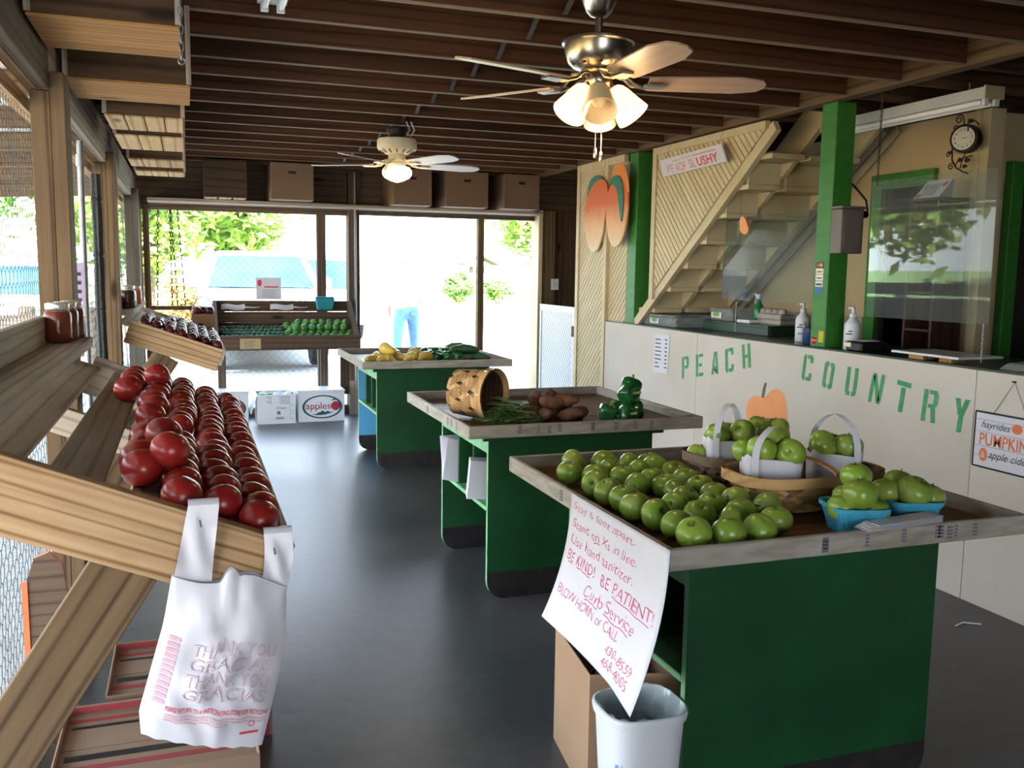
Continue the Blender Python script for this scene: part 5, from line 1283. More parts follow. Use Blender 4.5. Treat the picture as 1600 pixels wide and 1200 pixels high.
MB().hexa([(3.45, 2.92, ZT), (3.75, 2.92, ZT), (3.75, 3.16, ZT), (3.45, 3.16, ZT), (3.47, 2.95, ZT+0.03), (3.73, 2.95, ZT+0.05), (3.73, 3.13, ZT+0.05), (3.47, 3.13, ZT+0.03)]).build('tray_body', M_TUB, cl, bevel=0.006)
cb = thing('shelf_cabinet', 'dark brown open shelf cabinet standing behind counter before green window', 'cabinet', (4.2, 4.37, 0))
M_CAB = wood('cabinet_brown', '#4a3024', '#2a1a14', ring=4, rough=0.5); M_CABB = wood('cabinet_back', '#a5803f', '#7c5d2e', ring=4)
X0, X1, Y0, Y1 = 4.08, 4.30, 4.225, 4.455
bx('side_panel', (X0, X1), (Y0, Y0+0.018), (0, 1.94), M_CAB, cb); bx('side_panel', (X0, X1), (Y1-0.018, Y1), (0, 1.94), M_CAB, cb)
bx('back_panel', (X1-0.01, X1), (Y0+0.0185, Y1-0.0185), (0.02, 1.92), M_CABB, cb); bx('top_panel', (X0, X1), (Y0, Y1), (1.9405, 1.96), M_CAB, cb)
for z in (0.05, 0.45, 0.85, 1.06, 1.18, 1.40, 1.62, 1.80): bx('shelf', (X0, X1-0.011), (Y0+0.0185, Y1-0.0185), (z, z+0.016), M_CAB, cb)
bk = thing('bakery_sign', 'small cream card sign about baked goods leaning on the cabinet top', 'sign', (4.15, 4.34, 1.96))
A2, B2, D2 = Vector((4.10, 4.455, 1.962)), Vector((4.10, 4.262, 1.962)), Vector((4.17, 4.418, 2.068))
b2 = lambda u, v: tuple(A2+(B2-A2)*u+(D2-A2)*v+Vector((-0.0016, 0, 0.0006)))
MB().prism([A2, B2, B2+D2-A2, D2], (0.004, 0, -0.001)).build('card', M_WHITE, bk)
MB().prism([B2+Vector((0.006, 0, 0)), B2+D2-A2+Vector((0.006, 0, 0)), B2+Vector((0.12, 0.02, 0))], (0, 0.004, 0)).build('card_stand', M_TUB, bk)
for i, (c, m_) in enumerate(zip('BAKED', (M_INK, M_RED, M_INK, M_RED, M_INK))): lettering(c, b2, m_, bk, width=0.09, height=0.24, x0=0.12+i*0.125, y0=0.52)
lettering('GOODS', b2, M_GREYI, bk, width=0.55, height=0.20, x0=0.18, y0=0.20)
for v in (0.47, 0.13): MB().quad(b2(.16, v), b2(.72, v), b2(.72, v+.02), b2(.16, v+.02)).build('rule', M_INK, bk, fix=False)
for u, v, r in ((0.85, 0.72, 0.09), (0.12, 0.12, 0.08)): MB().quad(*[b2(u+r*math.cos(a*PI/8), v+r*1.5*math.sin(a*PI/8)) for a in range(16)]).build('berry_print', M_RED, bk, fix=False)
ck = thing('wall_clock', 'double sided iron clock with scrolls on the cream corner post', 'clock', (4.3, 4.28, 2.3))
cc = Vector((4.285, 4.27, 2.30)); rx_ = Matrix.Rotation(-PI/2, 3, 'Y') @ Matrix.Rotation(0, 3, 'Z')
rm = Matrix.Rotation(0.35, 3, 'Z') @ Matrix.Rotation(-PI/2, 3, 'Y')
MB().lathe([(0.066, 0.038), (0.080, 0.034), (0.083, 0.0), (0.080, -0.034), (0.066, -0.038)], 28, cc, rm).build('clock_case', M_IRON, ck, smooth=40)
MB().lathe([(0.066, 0.0385), (0.001, 0.0395)], 28, cc, rm, cap=False).build('clock_face', paint('clock_white', '#dcd8cc', 0.3, var=0.03), ck)
fc = lambda u, v: tuple(cc+rm @ Vector((v, -u, 0.0402)))
for i, s in enumerate(('12', '1', '2', '3', '4', '5', '6', '7', '8', '9', '10', '11')):
    a = PI/2-i*PI/6; lettering(s, fc, M_INK, ck, width=0.010 if len(s) == 1 else 0.016, x0=0.050*math.cos(a)-0.005, y0=0.050*math.sin(a)-0.006)
for a, L in ((0.05, 0.034), (0.2, 0.05)): MB().quad(fc(-0.008*math.cos(a)-.0015*math.sin(a), -0.008*math.sin(a)+.0015*math.cos(a)), fc(-0.008*math.cos(a)+.0015*math.sin(a), -0.008*math.sin(a)-.0015*math.cos(a)), fc(L*math.cos(a), L*math.sin(a))).build('clock_hand', M_BLACK, ck, fix=False)
def scroll(pts, r=0.0035): MB().tube([(cc.x+p[2], cc.y-p[0], cc.z+p[1]) for p in pts], r, 5).build('scroll', M_IRON, ck, smooth=60)
def spiral(cx_, cy_, r0, a0, turns, sgn=1, n=22): return [(cx_+r0*(1-0.8*i/n)*math.cos(a0+sgn*turns*2*PI*i/n), cy_+r0*(1-0.8*i/n)*math.sin(a0+sgn*turns*2*PI*i/n), 0.0) for i in range(n)]
scroll([(-0.02, 0.08, 0)]+spiral(-0.06, 0.118, 0.03, 0, 1.4)); scroll([(-0.05, 0.065, 0)]+spiral(-0.085, 0.072, 0.018, 0, 1.3))
scroll([(-0.085, 0.02, 0), (-0.10, -0.05, 0), (-0.095, -0.11, 0), (-0.06, -0.16, 0), (-0.01, -0.185, 0), (0.03, -0.20, 0)], 0.005)
scroll([(-0.10, -0.06, 0)]+spiral(-0.125, -0.075, 0.018, 0.6, 1.3)); scroll([(-0.09, -0.13, 0)]+spiral(-0.10, -0.148, 0.022, 0.8, 1.3)); scroll([(-0.07, -0.15, 0), (-0.05, -0.115, 0), (0.0, -0.105, 0), (0.05, -0.10, 0)])
scroll([(0.0, -0.082, 0), (-0.02, -0.12, 0), (-0.03, -0.165, 0)]); scroll([(0.0, 0.083, 0), (0.03, 0.10, 0), (0.06, 0.092, 0), (0.085, 0.07, 0)])
for x, z, r in ((-0.03, -0.115, 0.017), (0.02, -0.122, 0.018), (0.005, -0.155, 0.015), (0.03, 0.098, 0.016), (-0.088, 0.03, 0.014), (-0.108, -0.065, 0.013)):
    MB().prism([(cc.x-0.003, cc.y-(x+r*math.cos(a)*1.25), cc.z+z+r*0.75*math.sin(a)*(1+.2*math.cos(3*a))) for a in [2*PI*i/10 for i in range(10)]], (0.005, 0.002, 0)).build('iron_leaf', M_IRON, ck)

# ------------------------------------------------------------------ fluorescent fixtures
def batten(name, x, y0, y1, z, w, label, tubes=True, h=0.05):
    t = thing(name, label, 'lamp', (x, (y0+y1)/2, z), 'fluorescent ceiling fixtures')
    MB().hexa([(x-w/2, y0, z), (x+w/2, y0, z), (x+w/2, y1, z), (x-w/2, y1, z), (x-w*0.3, y0, z+h), (x+w*0.3, y0, z+h), (x+w*0.3, y1, z+h), (x-w*0.3, y1, z+h)]).build('fixture_body', M_WHITEP, t, bevel=0.003)
    for s in (-1, 1):
        MB().tube([(x+s*w*0.27, y0+0.03, z-0.016), (x+s*w*0.27, y1-0.03, z-0.016)], 0.0135, 12).build('tube', M_TUBE, t, smooth=50)
        for ye in (y0+0.012, y1-0.012): bx('tube_socket', (x+s*w*0.27-0.014, x+s*w*0.27+0.014), (ye-0.01, ye+0.01), (z-0.033, z-0.0005), M_WHITEP, t)
    for ye in (y0-0.012, y1+0.0005): bx('end_cap', (x-w/2, x+w/2), (ye, ye+0.0115), (z-0.002, z+h), M_CREAM, t)
    for ye in (y0+0.15, y1-0.15): MB().tube([(x, ye, z+h), (x, ye, 2.475)], 0.004, 5).build('hanger', M_GALV, t)
batten('fluorescent_fixture', 0.312, 1.9, 3.50, 2.435, 0.105, 'twin tube fluorescent fixture at the top left, mostly out of view', h=0.035)
batten('fluorescent_fixture', 3.74, 3.58, 4.80, 2.372, 0.125, 'twin tube fluorescent fixture over the counter at upper right', h=0.06)
sk = bx('speaker_box', (3.44, 3.52), (2.98, 3.12), (2.31, 2.461), M_WHITEP, None, bevel=0.01); tag(sk, 'white corner of a small box under the beam at the top right edge', 'box')
lsw = thing('light_switch', 'cream light switch plate on the post right of the doorway', 'switch', (3.80, 9.39, 1.3))
bx('plate', (3.762, 3.85), (9.388, 9.3985), (1.305, 1.425), M_WHITEP, lsw); bx('toggle', (3.80, 3.812), (9.378, 9.3875), (1.352, 1.378), M_CREAM, lsw)

# ------------------------------------------------------------------ ceiling fans
def blade_mesh(R0, R1, w0, w1, th=0.006, pitch=-0.20):
    mb = MB(); pts = []
    prof = [(R0, -w0/2), (R0+0.03, -w0/2-0.004), (R1-0.10, -w1/2), (R1-0.02, -w1/2+0.02), (R1, -w1*0.12), (R1, w1*0.12), (R1-0.02, w1/2-0.02), (R1-0.10, w1/2), (R0+0.03, w0/2+0.004), (R0, w0/2)]
    c, s = math.cos(pitch), math.sin(pitch)
    mb.prism([(x, y*c, y*s) for x, y in prof], (0, -s*th, c*th))
    return mb
def fan(x, y, zc, zb, R, a0, label, metal, bladem, kit):
    t = thing('ceiling_fan', label, 'fan', (x, y, zc), 'ceiling fans')
    def L(prof, nm, m, n=32): return MB().lathe(prof, n, (x, y, 0)).build(nm, m, t, smooth=40)
    if kit == 4:
        L([(0.062, zc), (0.066, zc-0.012), (0.066, zc-0.03), (0.062, zc-0.045), (0.045, zc-0.085), (0.030, zc-0.10), (0.014, zc-0.106)], 'canopy', metal)
        L([(0.013, zc-0.107), (0.013, zc-0.165)], 'downrod', metal)
        L([(0.02, zc-0.160), (0.030, zc-0.166), (0.030, zc-0.172), (0.105, zc-0.178), (0.126, zc-0.186), (0.126, zc-0.193), (0.118, zc-0.198), (0.115, zc-0.225), (0.104, zc-0.255), (0.085, zc-0.272), (0.055, zc-0.279)], 'motor_housing', metal)
        for k in range(10):
            a = 2*PI*k/10; d = Vector((math.cos(a), math.sin(a), 0))
            board('vent_slot', Vector((x, y, zc-0.2685))+d*0.078, Vector((x, y, zc-0.2655))+d*0.094, 0.010, 0.006, M_BLACK, t, up=(-d.y, d.x, 0), bevel=0)
        zk = zc-0.28
        L([(0.055, zk), (0.058, zk-0.006), (0.050, zk-0.012), (0.050, zk-0.022), (0.052, zk-0.028), (0.048, zk-0.055), (0.040, zk-0.064), (0.020, zk-0.070)], 'light_fitter', metal)
    else:
        L([(0.070, zc), (0.072, zc-0.02), (0.060, zc-0.05), (0.050, zc-0.075)], 'canopy', M_IRON)
        L([(0.05, zc-0.07), (0.128, zc-0.078), (0.134, zc-0.09), (0.134, zc-0.135), (0.125, zc-0.150), (0.075, zc-0.175), (0.060, zc-0.178)], 'motor_housing', metal)
        for k in range(14):
            a = 2*PI*k/14; d = Vector((math.cos(a), math.sin(a), 0))
            board('vent_slot', Vector((x, y, zc-0.1545))+d*0.118, Vector((x, y, zc-0.1715))+d*0.085, 0.009, 0.006, M_KRAFTD, t, up=(-d.y, d.x, 0), bevel=0)
        zk = zc-0.18
        L([(0.058, zk), (0.058, zk-0.035), (0.05, zk-0.05), (0.058, zk-0.056), (0.060, zk-0.075)], 'light_fitter', metal)
        mb = MB()
        for dx in (0.012, 0.045): mb.tube([(x+dx, y, zc-0.03), (x+dx+0.05, y, zc-0.05), (x+dx+0.075, y, zc-0.01), (x+dx+0.05, y, zc+0.045)], 0.006, 6)
        mb.build('wiring_loop', M_WHITEP, t, smooth=60)
    for k in range(5):
        a = math.radians(a0+72*k); rot = Matrix.Rotation(a, 4, 'Z')
        o = blade_mesh(R*0.30, R, 0.105, 0.13).build('blade', bladem, t)
        o.matrix_basis = Matrix.Translation((x, y, zb)) @ rot; par(o, t)
        mb = MB()
        iron = [(0.055, 0, 0.03), (0.095, 0, 0.022), (0.12, 0, 0.0), (0.15, 0, -0.008), (0.19, 0, -0.006)]
        for s in (-1, 1):
            mb.tube([(p[0], s*(0.012+0.018*math.sin(min(1, max(0, (p[0]-0.05)/0.10))*PI)), p[2]) for p in iron], 0.006, 6)
        mb.hexa([(0.16, -0.030, -0.012), (0.235, -0.022, -0.012), (0.235, 0.022, -0.012), (0.16, 0.030, -0.012), (0.16, -0.030, -0.004), (0.235, -0.022, -0.004), (0.235, 0.022, -0.004), (0.16, 0.030, -0.004)])
        o = mb.build('blade_iron', metal, t, smooth=40); o.matrix_basis = Matrix.Translation((x, y, zb)) @ rot; par(o, t)
    if kit == 4:
        for k, (adeg, lit) in enumerate(((200, 1), (-40, 1), (-110, 0), (60, 0))):
            a = math.radians(adeg); d = Vector((math.cos(a), math.sin(a), 0)); ax = (d*0.62+Vector((0, 0, -0.78))).normalized()
            q = Vector((0, 0, 1)).rotation_difference(ax).to_matrix()
            c0 = Vector((x, y, zk-0.052))+d*0.045
            MB().tube([Vector((x, y, zk-0.045)), c0, c0+ax*0.02], 0.011, 8).build('lamp_arm', metal, t, smooth=40)
            sh = MB().lathe([(0.024, 0.0), (0.034, 0.012), (0.042, 0.035), (0.050, 0.075), (0.060, 0.118), (0.057, 0.118), (0.047, 0.075), (0.038, 0.035), (0.022, 0.006)], 22, c0+ax*0.02, q, cap=False).build('lamp_shade', M_FROST if lit else M_FROST0, t, smooth=60)
            MB().lathe([(0.010, 0.006), (0.018, 0.03), (0.026, 0.06), (0.024, 0.078), (0.012, 0.092), (0.002, 0.095)], 14, c0+ax*0.02, q).build('bulb', M_FROST if lit else M_FROST0, sh, smooth=60)
        for dx, zl in ((-0.012, 0.30), (0.010, 0.31)):
            MB().tube([(x+dx, y-0.02, zk-0.068), (x+dx, y-0.02, zk-zl+0.03)], 0.0018, 5).build('pull_chain', M_CHROME, t)
            MB().lathe([(0.004, 0), (0.006, 0.005), (0.006, 0.03), (0.003, 0.034)], 10, (x+dx, y-0.02, zk-zl)).build('chain_pull', M_CHROME, t, smooth=40)
        pl_ = bpy.data.lights.new('bulb_light', 'POINT'); pl_.energy = 7; pl_.color = (1.0, 0.72, 0.40); pl_.shadow_soft_size = 0.06
        lo = bpy.data.objects.new('bulb_light', pl_); COL.objects.link(lo); lo.location = (x+0.02, y-0.03, zk-0.24); par(lo, t)
    else:
        MB().lathe([(0.055, zk-0.0755), (0.085, zk-0.083), (0.100, zk-0.105), (0.100, zk-0.13), (0.085, zk-0.152), (0.045, zk-0.172), (0.012, zk-0.182), (0.001, zk-0.185)], 28, (x, y, 0)).build('lamp_globe', M_GLOBE, t, smooth=60)
        MB().prism([(x-0.07, y-0.06, zk-0.03), (x-0.10, y-0.06, zk-0.11), (x-0.09, y-0.06, zk-0.115), (x-0.055, y-0.06, zk-0.04)], (0, 0.03, 0)).build('side_bracket', metal, t)
        pl_ = bpy.data.lights.new('globe_light', 'POINT'); pl_.energy = 5; pl_.color = (1.0, 0.78, 0.5); pl_.shadow_soft_size = 0.1
        lo = bpy.data.objects.new('globe_light', pl_); COL.objects.link(lo); lo.location = (x, y, zk-0.28); par(lo, t)
fan(1.36, 3.0, 2.475, 2.150, 0.585, -90, 'brushed nickel ceiling fan with four tulip shades, nearest the camera', M_CHROME, M_BLADE, 4)
fan(1.36, 6.24, 2.45, 2.205, 0.605, 7, 'cream ceiling fan with one glowing globe, farther back', M_FANW, M_BLADEW, 1)
# ------------------------------------------------------------------ apples, baskets and bags on the nearest table
ZB = 0.7875
apple_me = []
for k in range(3):
    pr = round_profile(0.0460, 0.0415-0.0015*k, 0.013, 0.007, n=16, p=2.12, waist=0.05+0.02*k)
    apple_me.append(lathe_mesh('green_apple', pr, 20, M_APPLE, 5 if k else 3, 0.010, k))
stalk_me = MB().tube([(0, 0, 0.022), (0.002, 0.001, 0.034), (0.006, 0.002, 0.044)], [0.0014, 0.0016, 0.002], 5).mesh('stalk', M_STALK)
ra_ = random.Random(11)
def apple(loc, tilt, spin, sc, label, group):
    o = single('green_apple', apple_me[ra_.randint(0, 2)], loc, (tilt, 0.0, spin), sc, label, 'apple', group)
    s = bpy.data.objects.new('stalk', stalk_me); COL.objects.link(s); s.parent = o
    return o
AP = [(1.276, 2.937), (1.201, 2.786), (1.381, 2.908), (1.444, 2.832), (1.53, 2.854), (1.262, 2.723), (1.213, 2.612), (1.343, 2.771), (1.335, 2.668), (1.423, 2.718), (1.508, 2.769), (1.534, 2.685),
      (1.207, 2.503), (1.328, 2.545), (1.421, 2.619), (1.216, 2.413), (1.519, 2.572), (1.413, 2.521), (1.51, 2.468), (1.205, 2.322), (1.383, 2.345), (1.409, 2.436), (1.502, 2.376), (1.221, 2.222), (1.312, 2.279),
      (1.421, 2.252), (1.515, 2.278), (1.229, 2.117), (1.225, 2.024), (1.332, 2.177), (1.39, 2.105), (1.461, 2.170), (1.567, 2.195), (1.513, 2.076), (1.315, 2.006), (1.414, 2.010)]
AP = [list(p) for p in AP]
for it in range(200):
    for i in range(len(AP)):
        for j in range(i):
            dx, dy = AP[i][0]-AP[j][0], AP[i][1]-AP[j][1]; n = math.hypot(dx, dy)
            if n < 0.0935:
                s = (0.0935-n)/2/max(n, 1e-6); AP[i][0] += dx*s; AP[i][1] += dy*s; AP[j][0] -= dx*s; AP[j][1] -= dy*s
    for p in AP: p[0] = max(p[0], 1.165); p[1] = max(p[1], 1.987)
rowsA = sorted(AP, key=lambda p: p[1])
ri = 0
while rowsA:
    y0 = rowsA[0][1]; row = sorted([p for p in rowsA if p[1] < y0+0.085]); rowsA = [p for p in rowsA if p[1] >= y0+0.085]
    for k, p in enumerate(row):
        tilt = ra_.choice((0.0, 0.25, -0.3, 0.5, 1.0, -1.2, 2.6))
        apple((p[0], p[1], ZB+0.041), tilt, ra_.random()*6.28, 0.97+ra_.random()*0.08,
              'loose green apple on the nearest table, %s row from front lip, %s from left' % (ORD[ri], ORD[k]), 'loose green apples on the nearest table')
    ri += 1

def sup(t, rx, ry, e):
    c, s = math.cos(t), math.sin(t)
    return rx*math.copysign(abs(c)**(2/e), c), ry*math.copysign(abs(s)**(2/e), s)
def splint_basket(name, label, rx, ry, h, taper, e, mat_, matd, n, w, turns, M, rim=True, hoop=None, mat2=None):
    mat2 = mat2 or mat_
    """woven splint basket in local coords (axis z), moved to place by matrix M"""
    t = bpy.data.objects.new(name, None); COL.objects.link(t); t.empty_display_size = 0.05; t.matrix_basis = M
    tag(t, label, 'basket', 'woven splint baskets')
    def S_(a, z, off=0.0):
        k = taper+(1-taper)*(z/h)
        x, y = sup(a, rx*k+off, ry*k+off, e); return (x, y, z)
    def put(mb, nm, m, **k):
        o = mb.build(nm, m, None, **k); o.parent = t; return o
    mb = MB(); N = 40
    mb.grid(lambda u, v: S_(2*PI*u, 0.004+v*(h-0.004), -0.004), N, 6, closed_u=True)
    mb.add([S_(2*PI*i/N, 0.004, -0.004) for i in range(N)], [tuple(range(N))])
    put(mb, 'basket_lining', matd, smooth=60)
    for d in (1, -1):
        for i in range(n):
            a0 = 2*PI*i/n
            mb = MB()
            def f(u, v):
                a = a0+d*turns*v+(u-0.5)*w
                under = 0.0022*math.cos(v*PI*5+(i % 2)*PI)*d
                return S_(a, 0.003+v*(h-0.004), 0.0008+under)
            mb.grid(f, 3, 8)
            put(mb, 'splint', mat_ if d == 1 else mat2, fix=False)
    if rim:
        for z0, z1, off in ((h-0.030, h+0.002, 0.004), (h-0.024, h+0.001, -0.0075)):
            mb = MB()
            mb.grid(lambda u, v: S_(2*PI*u, 0, 0)[:0] or (lambda p: (p[0], p[1], z0+(z1-z0)*min(1, v*3)if v < .34 else (z1 if v < .67 else z1+(z0-z1)*(v-.67)/.33)))(S_(2*PI*u, z1, off+(0.003 if .3 < v else 0))), N, 3, closed_u=True)
            put(mb, 'rim_band', mat_, smooth=40)
    mb = MB()
    for i in range(6):
        a = 2*PI*(i+0.4)/6; x, y, z = S_(a, h-0.016, 0.008); mb.box((x-0.002, x+0.002), (y-0.002, y+0.002), (z-0.008, z+0.008))
    o = put(mb, 'staples', M_CHROME); o['kind'] = 'stuff'
    if hoop:
        mb = MB(); P = [(hoop[0], -ry*1.0, h*0.55), (hoop[0], -ry*1.01, h+0.01), (hoop[0], -ry*0.72, h+hoop[1]*0.7), (hoop[0], -ry*0.2, h+hoop[1]), (hoop[0], ry*0.2, h+hoop[1]), (hoop[0], ry*0.72, h+hoop[1]*0.7), (hoop[0], ry*1.01, h+0.01), (hoop[0], ry*1.0, h*0.55)]
        mb.strip(P, Vector((0.022, 0, 0)), 0.004); put(mb, 'basket_handle', mat_)
    return t
splint_basket('splint_basket', 'tan woven splint basket at the centre of the nearest table holding paper totes', 0.25, 0.14, 0.113, 0.80, 3.2, M_SPLINT, M_SPLINTD, 14, 0.30, 0.9, Matrix.Translation((1.81, 2.36, ZB)), hoop=(0.02, 0.03), mat2=M_SPLINT2)
splint_basket('splint_basket', 'grey brown woven splint basket behind the tan basket on nearest table', 0.215, 0.125, 0.113, 0.80, 3.2, M_SPLINTD, M_DARKW, 14, 0.30, 0.9, Matrix.Translation((1.80, 2.652, ZB)), mat2=M_SPLINTD2)

def tote(loc, w, d, h, rz, arch, label, sg=1):
    t = thing('paper_tote', label, 'bag', loc, 'white paper totes of apples', rz)
    M = Matrix.Translation(loc) @ Matrix.Rotation(rz, 4, 'Z')
    T = lambda p: tuple(M @ Vector(p))
    rr = random.Random(int(loc[0]*1000))
    mb = MB(); n = 28
    ph = rr.random()*6
    def ring(z, k, off): 
        out = []
        for i in range(n):
            a = 2*PI*i/n; x, y = sup(a, w/2*k-off, d/2*k-off, 5)
            zz = z if z < h*0.9 else z+0.008*math.sin(3*a+ph)+0.004*math.sin(7*a)
            kk = 1+0.02*math.sin(5*a+ph+z*40)
            out.append((x*kk, y*kk, zz))
        return out
    lv = [ring(0.001, 0.94, 0), ring(h*0.35, 1.0, 0), ring(h*0.7, 1.02, 0), ring(h, 1.06, 0), ring(h, 1.06, 0.0025), ring(h*0.35, 1.0, 0.0025), ring(0.004, 0.94, 0.0025)]
    vs = [T(p) for r in lv for p in r]
    fs = [(j*n+i, j*n+(i+1) % n, (j+1)*n+(i+1) % n, (j+1)*n+i) for j in range(len(lv)-1) for i in range(n)]+[tuple(range(n))[::-1], tuple(range((len(lv)-1)*n, len(lv)*n))]
    mb.add(vs, fs); mb.build('tote_body', M_WHITE, t, smooth=25)
    mb = MB()
    P = [Vector((-0.36*w*sg, -(d/2+0.006), h*0.12)), Vector((-0.36*w*sg, -(d/2+0.006), h*0.6))]
    for k in range(15):
        a = PI*k/14; P.append(Vector((-0.36*w*sg*math.cos(a)*(0.55+0.45*abs(math.cos(a))), -(d/2+0.006)*math.cos(a), h*0.95+arch*math.sin(a)**0.75)))
    P += [Vector((0.36*w*sg, d/2+0.006, h*0.6)), Vector((0.36*w*sg, d/2+0.006, h*0.12))]
    wv = M.to_3x3() @ Vector((0.021, -0.004*sg, 0))
    mb.strip([M @ p for p in P], wv, 0.0016); mb.build('tote_handle', M_WHITE, t)
    return M
def fill(M, pts, lab, grp):
    for k, (x, y, z, tl, sp, sc) in enumerate(pts):
        apple(tuple(M @ Vector((x, y, z))), tl, sp, sc, lab % ORD[k], grp)
M1 = tote((1.715, 2.645, ZB+0.012), 0.15, 0.13, 0.155, -0.35, 0.12, 'white paper tote of apples in grey brown basket, left')
fill(M1, [(-0.040, -0.03, 0.165, 0.3, 1, .95), (0.045, -0.02, 0.172, 0.9, 5.2, .98), (0.0, 0.045, 0.160, 0.2, 3, .92)], 'green apple in the left tote of the rear basket, %s of three', 'green apples in the rear basket totes')
M2 = tote((1.70, 2.375, ZB+0.012), 0.175, 0.13, 0.145, -0.40, 0.095, 'large white paper tote of apples at the left of tan basket')
fill(M2, [(-0.035, -0.025, 0.165, 0.5, 2, 1.02), (0.052, -0.028, 0.155, 1.25, 5.5, 1.02), (0.02, 0.04, 0.185, 0.3, 3, 1.0), (-0.075, 0.03, 0.150, 0.3, 3, .9)], 'green apple in the left tote of the tan basket, %s of four', 'green apples in the tan basket totes')
M3 = tote((1.945, 2.385, ZB+0.012), 0.155, 0.125, 0.145, -0.45, 0.125, 'white paper tote of apples at the right of tan basket', sg=-1)
fill(M3, [(-0.042, -0.022, 0.165, 1.1, 0.6, 1.05), (0.040, -0.01, 0.160, 0.3, 2, 1.02), (0.0, 0.045, 0.155, 0.3, 2, .9)], 'green apple in the right tote of the tan basket, %s of three', 'green apples in the tan basket totes')
M4 = tote((1.885, 2.665, ZB+0.012), 0.14, 0.12, 0.165, -0.5, 0.05, 'greyish paper tote of apples half hidden at the rear right')
fill(M4, [(-0.03, -0.02, 0.178, 0.4, 1, .95), (0.035, 0.01, 0.172, 0.2, 4, .92)], 'green apple in the half hidden rear tote, %s of two', 'green apples in the rear basket totes')
apple((1.63, 2.69, ZB+0.098), 0.4, 1.0, 0.9, 'green apple tucked at left end of the grey brown basket', 'green apples in the rear basket totes')
def pint(x, y, rz, label, w=0.15, h=0.078):
    t = thing('pint_basket', label, 'basket', (x, y, ZB), 'blue pulp baskets of apples', rz)
    M = Matrix.Translation((x, y, ZB)) @ Matrix.Rotation(rz, 4, 'Z'); T = lambda p: tuple(M @ Vector(p))
    n = 40; mb = MB()
    def ring(z, k, off, rib=0.0):
        out = []
        for i in range(n):
            a = 2*PI*(i+.5)/n; px, py = sup(a, w/2*k-off, w/2*k-off, 6); r = 1+rib*(1 if i % 2 else -1); out.append((px*r, py*r, z))
        return out
    lv = [ring(0.001, .76, 0), ring(0.03, .85, 0, .012), ring(h-0.014, .98, 0, .012), ring(h-0.012, 1.06, 0), ring(h, 1.06, 0), ring(h, .98, 0), ring(0.006, .74, 0.004)]
    vs = [T(p) for r in lv for p in r]
    mb.add(vs, [(j*n+i, j*n+(i+1) % n, (j+1)*n+(i+1) % n, (j+1)*n+i) for j in range(len(lv)-1) for i in range(n)]+[tuple(range(n))[::-1], tuple(range((len(lv)-1)*n, len(lv)*n))])
    mb.build('basket_shell', M_PINT, t, smooth=20)
    return M
MP = pint(1.755, 2.055, -0.25, 'blue pulp basket heaped with green apples, left of the pair')
fill(MP, [(-0.045, -0.02, 0.068, 0.4, 2.2, .92), (0.048, -0.025, 0.062, 0.3, 1, .92), (0.0, 0.045, 0.08, 0.2, 1, .95), (-0.004, -0.038, 0.112, 0.15, 3, 1.05), (0.02, 0.04, 0.145, 0.0, 3, 0.96)], 'green apple heaped in the left blue basket, %s of five', 'green apples in the blue baskets')
MP = pint(1.962, 2.075, -0.25, 'blue pulp basket heaped with green apples, right of the pair')
fill(MP, [(-0.062, 0.01, 0.090, 0.1, 2.2, .98), (0.055, -0.015, 0.078, 0.3, 1, .98), (0.0, 0.055, 0.105, 0.2, 1, .98), (0.0, -0.032, 0.098, 0.5, 0.4, 1.1)], 'green apple heaped in the right blue basket, %s of four', 'green apples in the blue baskets')
fs_ = thing('flyer_stack', 'loose stack of folded white flyers on the front lip of nearest table', 'papers', (1.80, 1.95, 0.83))
for i in range(5):
    board('flyer', (1.675+0.012*i, 1.928+0.004*i, 0.8318+0.0018*i), (1.945+0.006*i, 1.950+0.006*i, 0.8328+0.0018*i), 0.052, 0.0012, M_WHITE, fs_, up=(0, 1, 0.03), bevel=0)
pk = bx('paper_sheet', (1.96, 2.12), (2.52, 2.74), (ZB, ZB+0.003), paint('pinkish_paper', '#b98a72', 0.8), None, bevel=0); tag(pk, 'pinkish brown paper sheet lying at the right rear of nearest table', 'paper')
pw = bx('paper_sheet', (2.20, 2.262), (3.80, 4.0), (0.8302, 0.832), M_WHITE, None, bevel=0); tag(pw, 'small white paper on the right lip of the middle table', 'paper')

# handwritten poster taped along the table's left lip
ps = thing('handwritten_poster', 'white poster handwritten in pink marker hanging from the nearest table', 'sign', (1.06, 2.2, 0.45))
def sheetpt(u, v):
    """u 0..1 from the far to the near edge, v 0 top .. 1 bottom"""
    y = lerp(2.512, 1.905, u)+v*v*0.02; z = 0.8325-0.388*v-0.014*u*v-(0.012*max(0, u-0.75)/0.25*v**3)
    x = 1.0885-0.0005-0.012*v-0.072*v**2.2+0.010*math.sin(u*PI)*v*v
    if v > 0.75 and u > 0.8: z -= 0.010*(v-0.75)*4*(u-0.8)*5
    return (x, y, z)
mb = MB(); mb.grid(sheetpt, 22, 22); o = mb.build('sheet', M_WHITE, ps, smooth=80)
sol = o.modifiers.new('thickness', 'SOLIDIFY'); sol.thickness = 0.0008; sol.offset = -1
def ink(u, v):
    u += 0.004*math.sin(v*55+u*13)+0.003*math.sin(u*90); v += 0.005*math.sin(u*37)+0.003*math.sin(u*110+v*20)   # the wobble of a hand
    p = Vector(sheetpt(u, 1-v)); return (p.x-0.0016, p.y, p.z)
